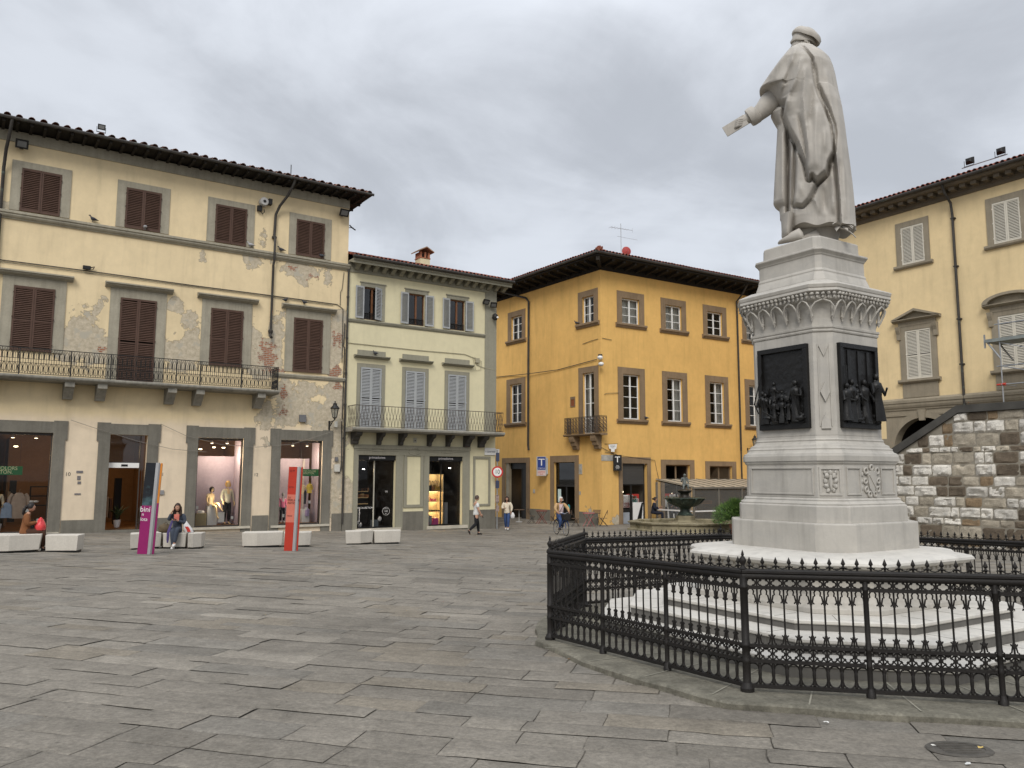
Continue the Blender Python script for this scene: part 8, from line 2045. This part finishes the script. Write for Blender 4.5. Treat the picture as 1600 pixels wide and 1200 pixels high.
J = {k: Vector(v)*.82 for k, v in J.items()}
N = {k: tuple(v) for k, v in J.items()}
nodes = dict(pel=N['pel']+(.12, .11), wai=N['wai']+(.11, .10), che=N['che']+(.12, .10), nec=N['nec']+(.05, .05), hea=N['hea']+(.085, .085), h2=tuple(J['hea']+Vector((0, .01, .10)))+(.075, .075))
for s_ in 'LR': nodes.update({'s'+s_: N['s'+s_]+(.055, .055), 'e'+s_: N['e'+s_]+(.042, .042), 'w'+s_: N['w'+s_]+(.035, .035), 'h'+s_: N['h'+s_]+(.085, .085), 'k'+s_: N['k'+s_]+(.06, .06), 'a'+s_: N['a'+s_]+(.035, .035)})
ed = [('pel', 'wai'), ('wai', 'che'), ('che', 'nec'), ('nec', 'hea'), ('hea', 'h2')]+[e for s_ in 'LR' for e in (('che', 's'+s_), ('s'+s_, 'e'+s_), ('e'+s_, 'w'+s_), ('pel', 'h'+s_), ('h'+s_, 'k'+s_), ('k'+s_, 'a'+s_))]
o = link('fountain_figure', skin_mesh('fountain_figure', nodes, ed, M('grey bronze figure', (.13, .14, .13), .5, .4, 5, .3, 30), 'pel'), FO, (0, 0, 2.04), rad(185))
# shrub in a tub by the veranda
sx_, sy_ = 10.75, 38.6
t = thing('shrub', 'fine leaved green shrub in a tub just left of the marble pedestal', 'shrub', (sx_, sy_, gz(sx_, sy_)), 0); b = MB(); b.lathe([(.30, 0), (.38, .45), (.40, .47), (.35, .47)], 16); b.build('tub', M('terracotta tub', (.22, .10, .06), .85, .15), t)
b = MB(); rr = random.Random(4)
for k in range(9): a = rr.uniform(0, 6.28); b.tube([(0, 0, .4), (.25*math.cos(a), .25*math.sin(a), .9), (.65*math.cos(a), .65*math.sin(a), 1.3+rr.uniform(-.2, .25))], [.02, .014, .006], 5)
b.build('stem', M('shrub stem', (.06, .045, .025), .9), t)
b = MB()
for k in range(5600):
    th_, ph = rr.uniform(0, 2*PI), rr.uniform(-.5, 1.5); r_ = rr.random()**.4*(1+.28*mnoise.noise(Vector((math.cos(th_)*1.6, math.sin(th_)*1.6, ph*1.6))))
    p = Vector((1.05*r_*math.cos(ph)*math.cos(th_), .95*r_*math.cos(ph)*math.sin(th_), .85+.72*r_*math.sin(ph)))
    d = (Vector((math.cos(th_)*math.cos(ph), math.sin(th_)*math.cos(ph), math.sin(ph)+.3))+Vector((rr.uniform(-.8, .8), rr.uniform(-.8, .8), rr.uniform(-.6, .8)))).normalized(); L = rr.uniform(.09, .2); s_ = d.orthogonal().normalized()*.019
    b.add([p-s_, p+s_, p+d*L], [(0, 1, 2)], rr.choice((0, 0, 1)))
b.build('foliage', [M('fresh green leaf', (.085, .15, .03), .6, .3, 3), M('deep green leaf', (.035, .075, .018), .6, .3, 3)], t)
# manhole and litter in the foreground
def gobj(b, name, x, y, mat, lab, cat, dz=.004):
    o = b.build(name, mat, None); o.location = (x, y, gz(x, y)+dz); o.rotation_euler = (-.028, 0, 0); return tag(o, lab, cat)
b = MB(); b.lathe([(0, .004), (.15, .004), (.15, .008), (.185, .008), (.195, 0)], 26, sx=1.15, sy=.9)
for k in range(7): b.box(-.13, .13, -.12+k*.038, -.105+k*.038, .004, .009)
gobj(b, 'manhole_cover', 3.10, 5.78, M('dark cast iron cover', (.075, .068, .058), .8, .4, 8, .4, 60), 'small round drain cover in the paving at the bottom right', 'drain cover', .006)
rr = random.Random(8)
for k, (x, y, l, c) in enumerate(((2.96, 5.85, 'white scrap of paper on the left of the drain cover', (.65, .63, .58)), (3.26, 5.80, 'yellow scrap of paper on the right of the drain cover', (.5, .36, .12)), (2.43, 6.42, 'white paper scrap below the railing kerb', (.7, .69, .66)), (.90, 8.55, 'bright scrap lying in the gutter by the left railing', (.6, .6, .6)), (.62, 8.85, 'brown dry leaf in the gutter by the left railing', (.22, .12, .05)), (2.98, 5.45, 'crumpled pale scrap in a joint at the bottom right', (.5, .5, .48)))):
    b = MB(); n = 7; w_ = .022; b.add([(w_*rr.uniform(.6, 1.2)*math.cos(2*PI*i/n), w_*rr.uniform(.4, .9)*math.sin(2*PI*i/n), .004+.012*rr.random()) for i in range(n)]+[(0, 0, .012)], [(i, (i+1) % n, n) for i in range(n)]); gobj(b, 'litter', x, y, M('litter paper %d' % k, c, .8, .15, 20), l, 'litter', .006)
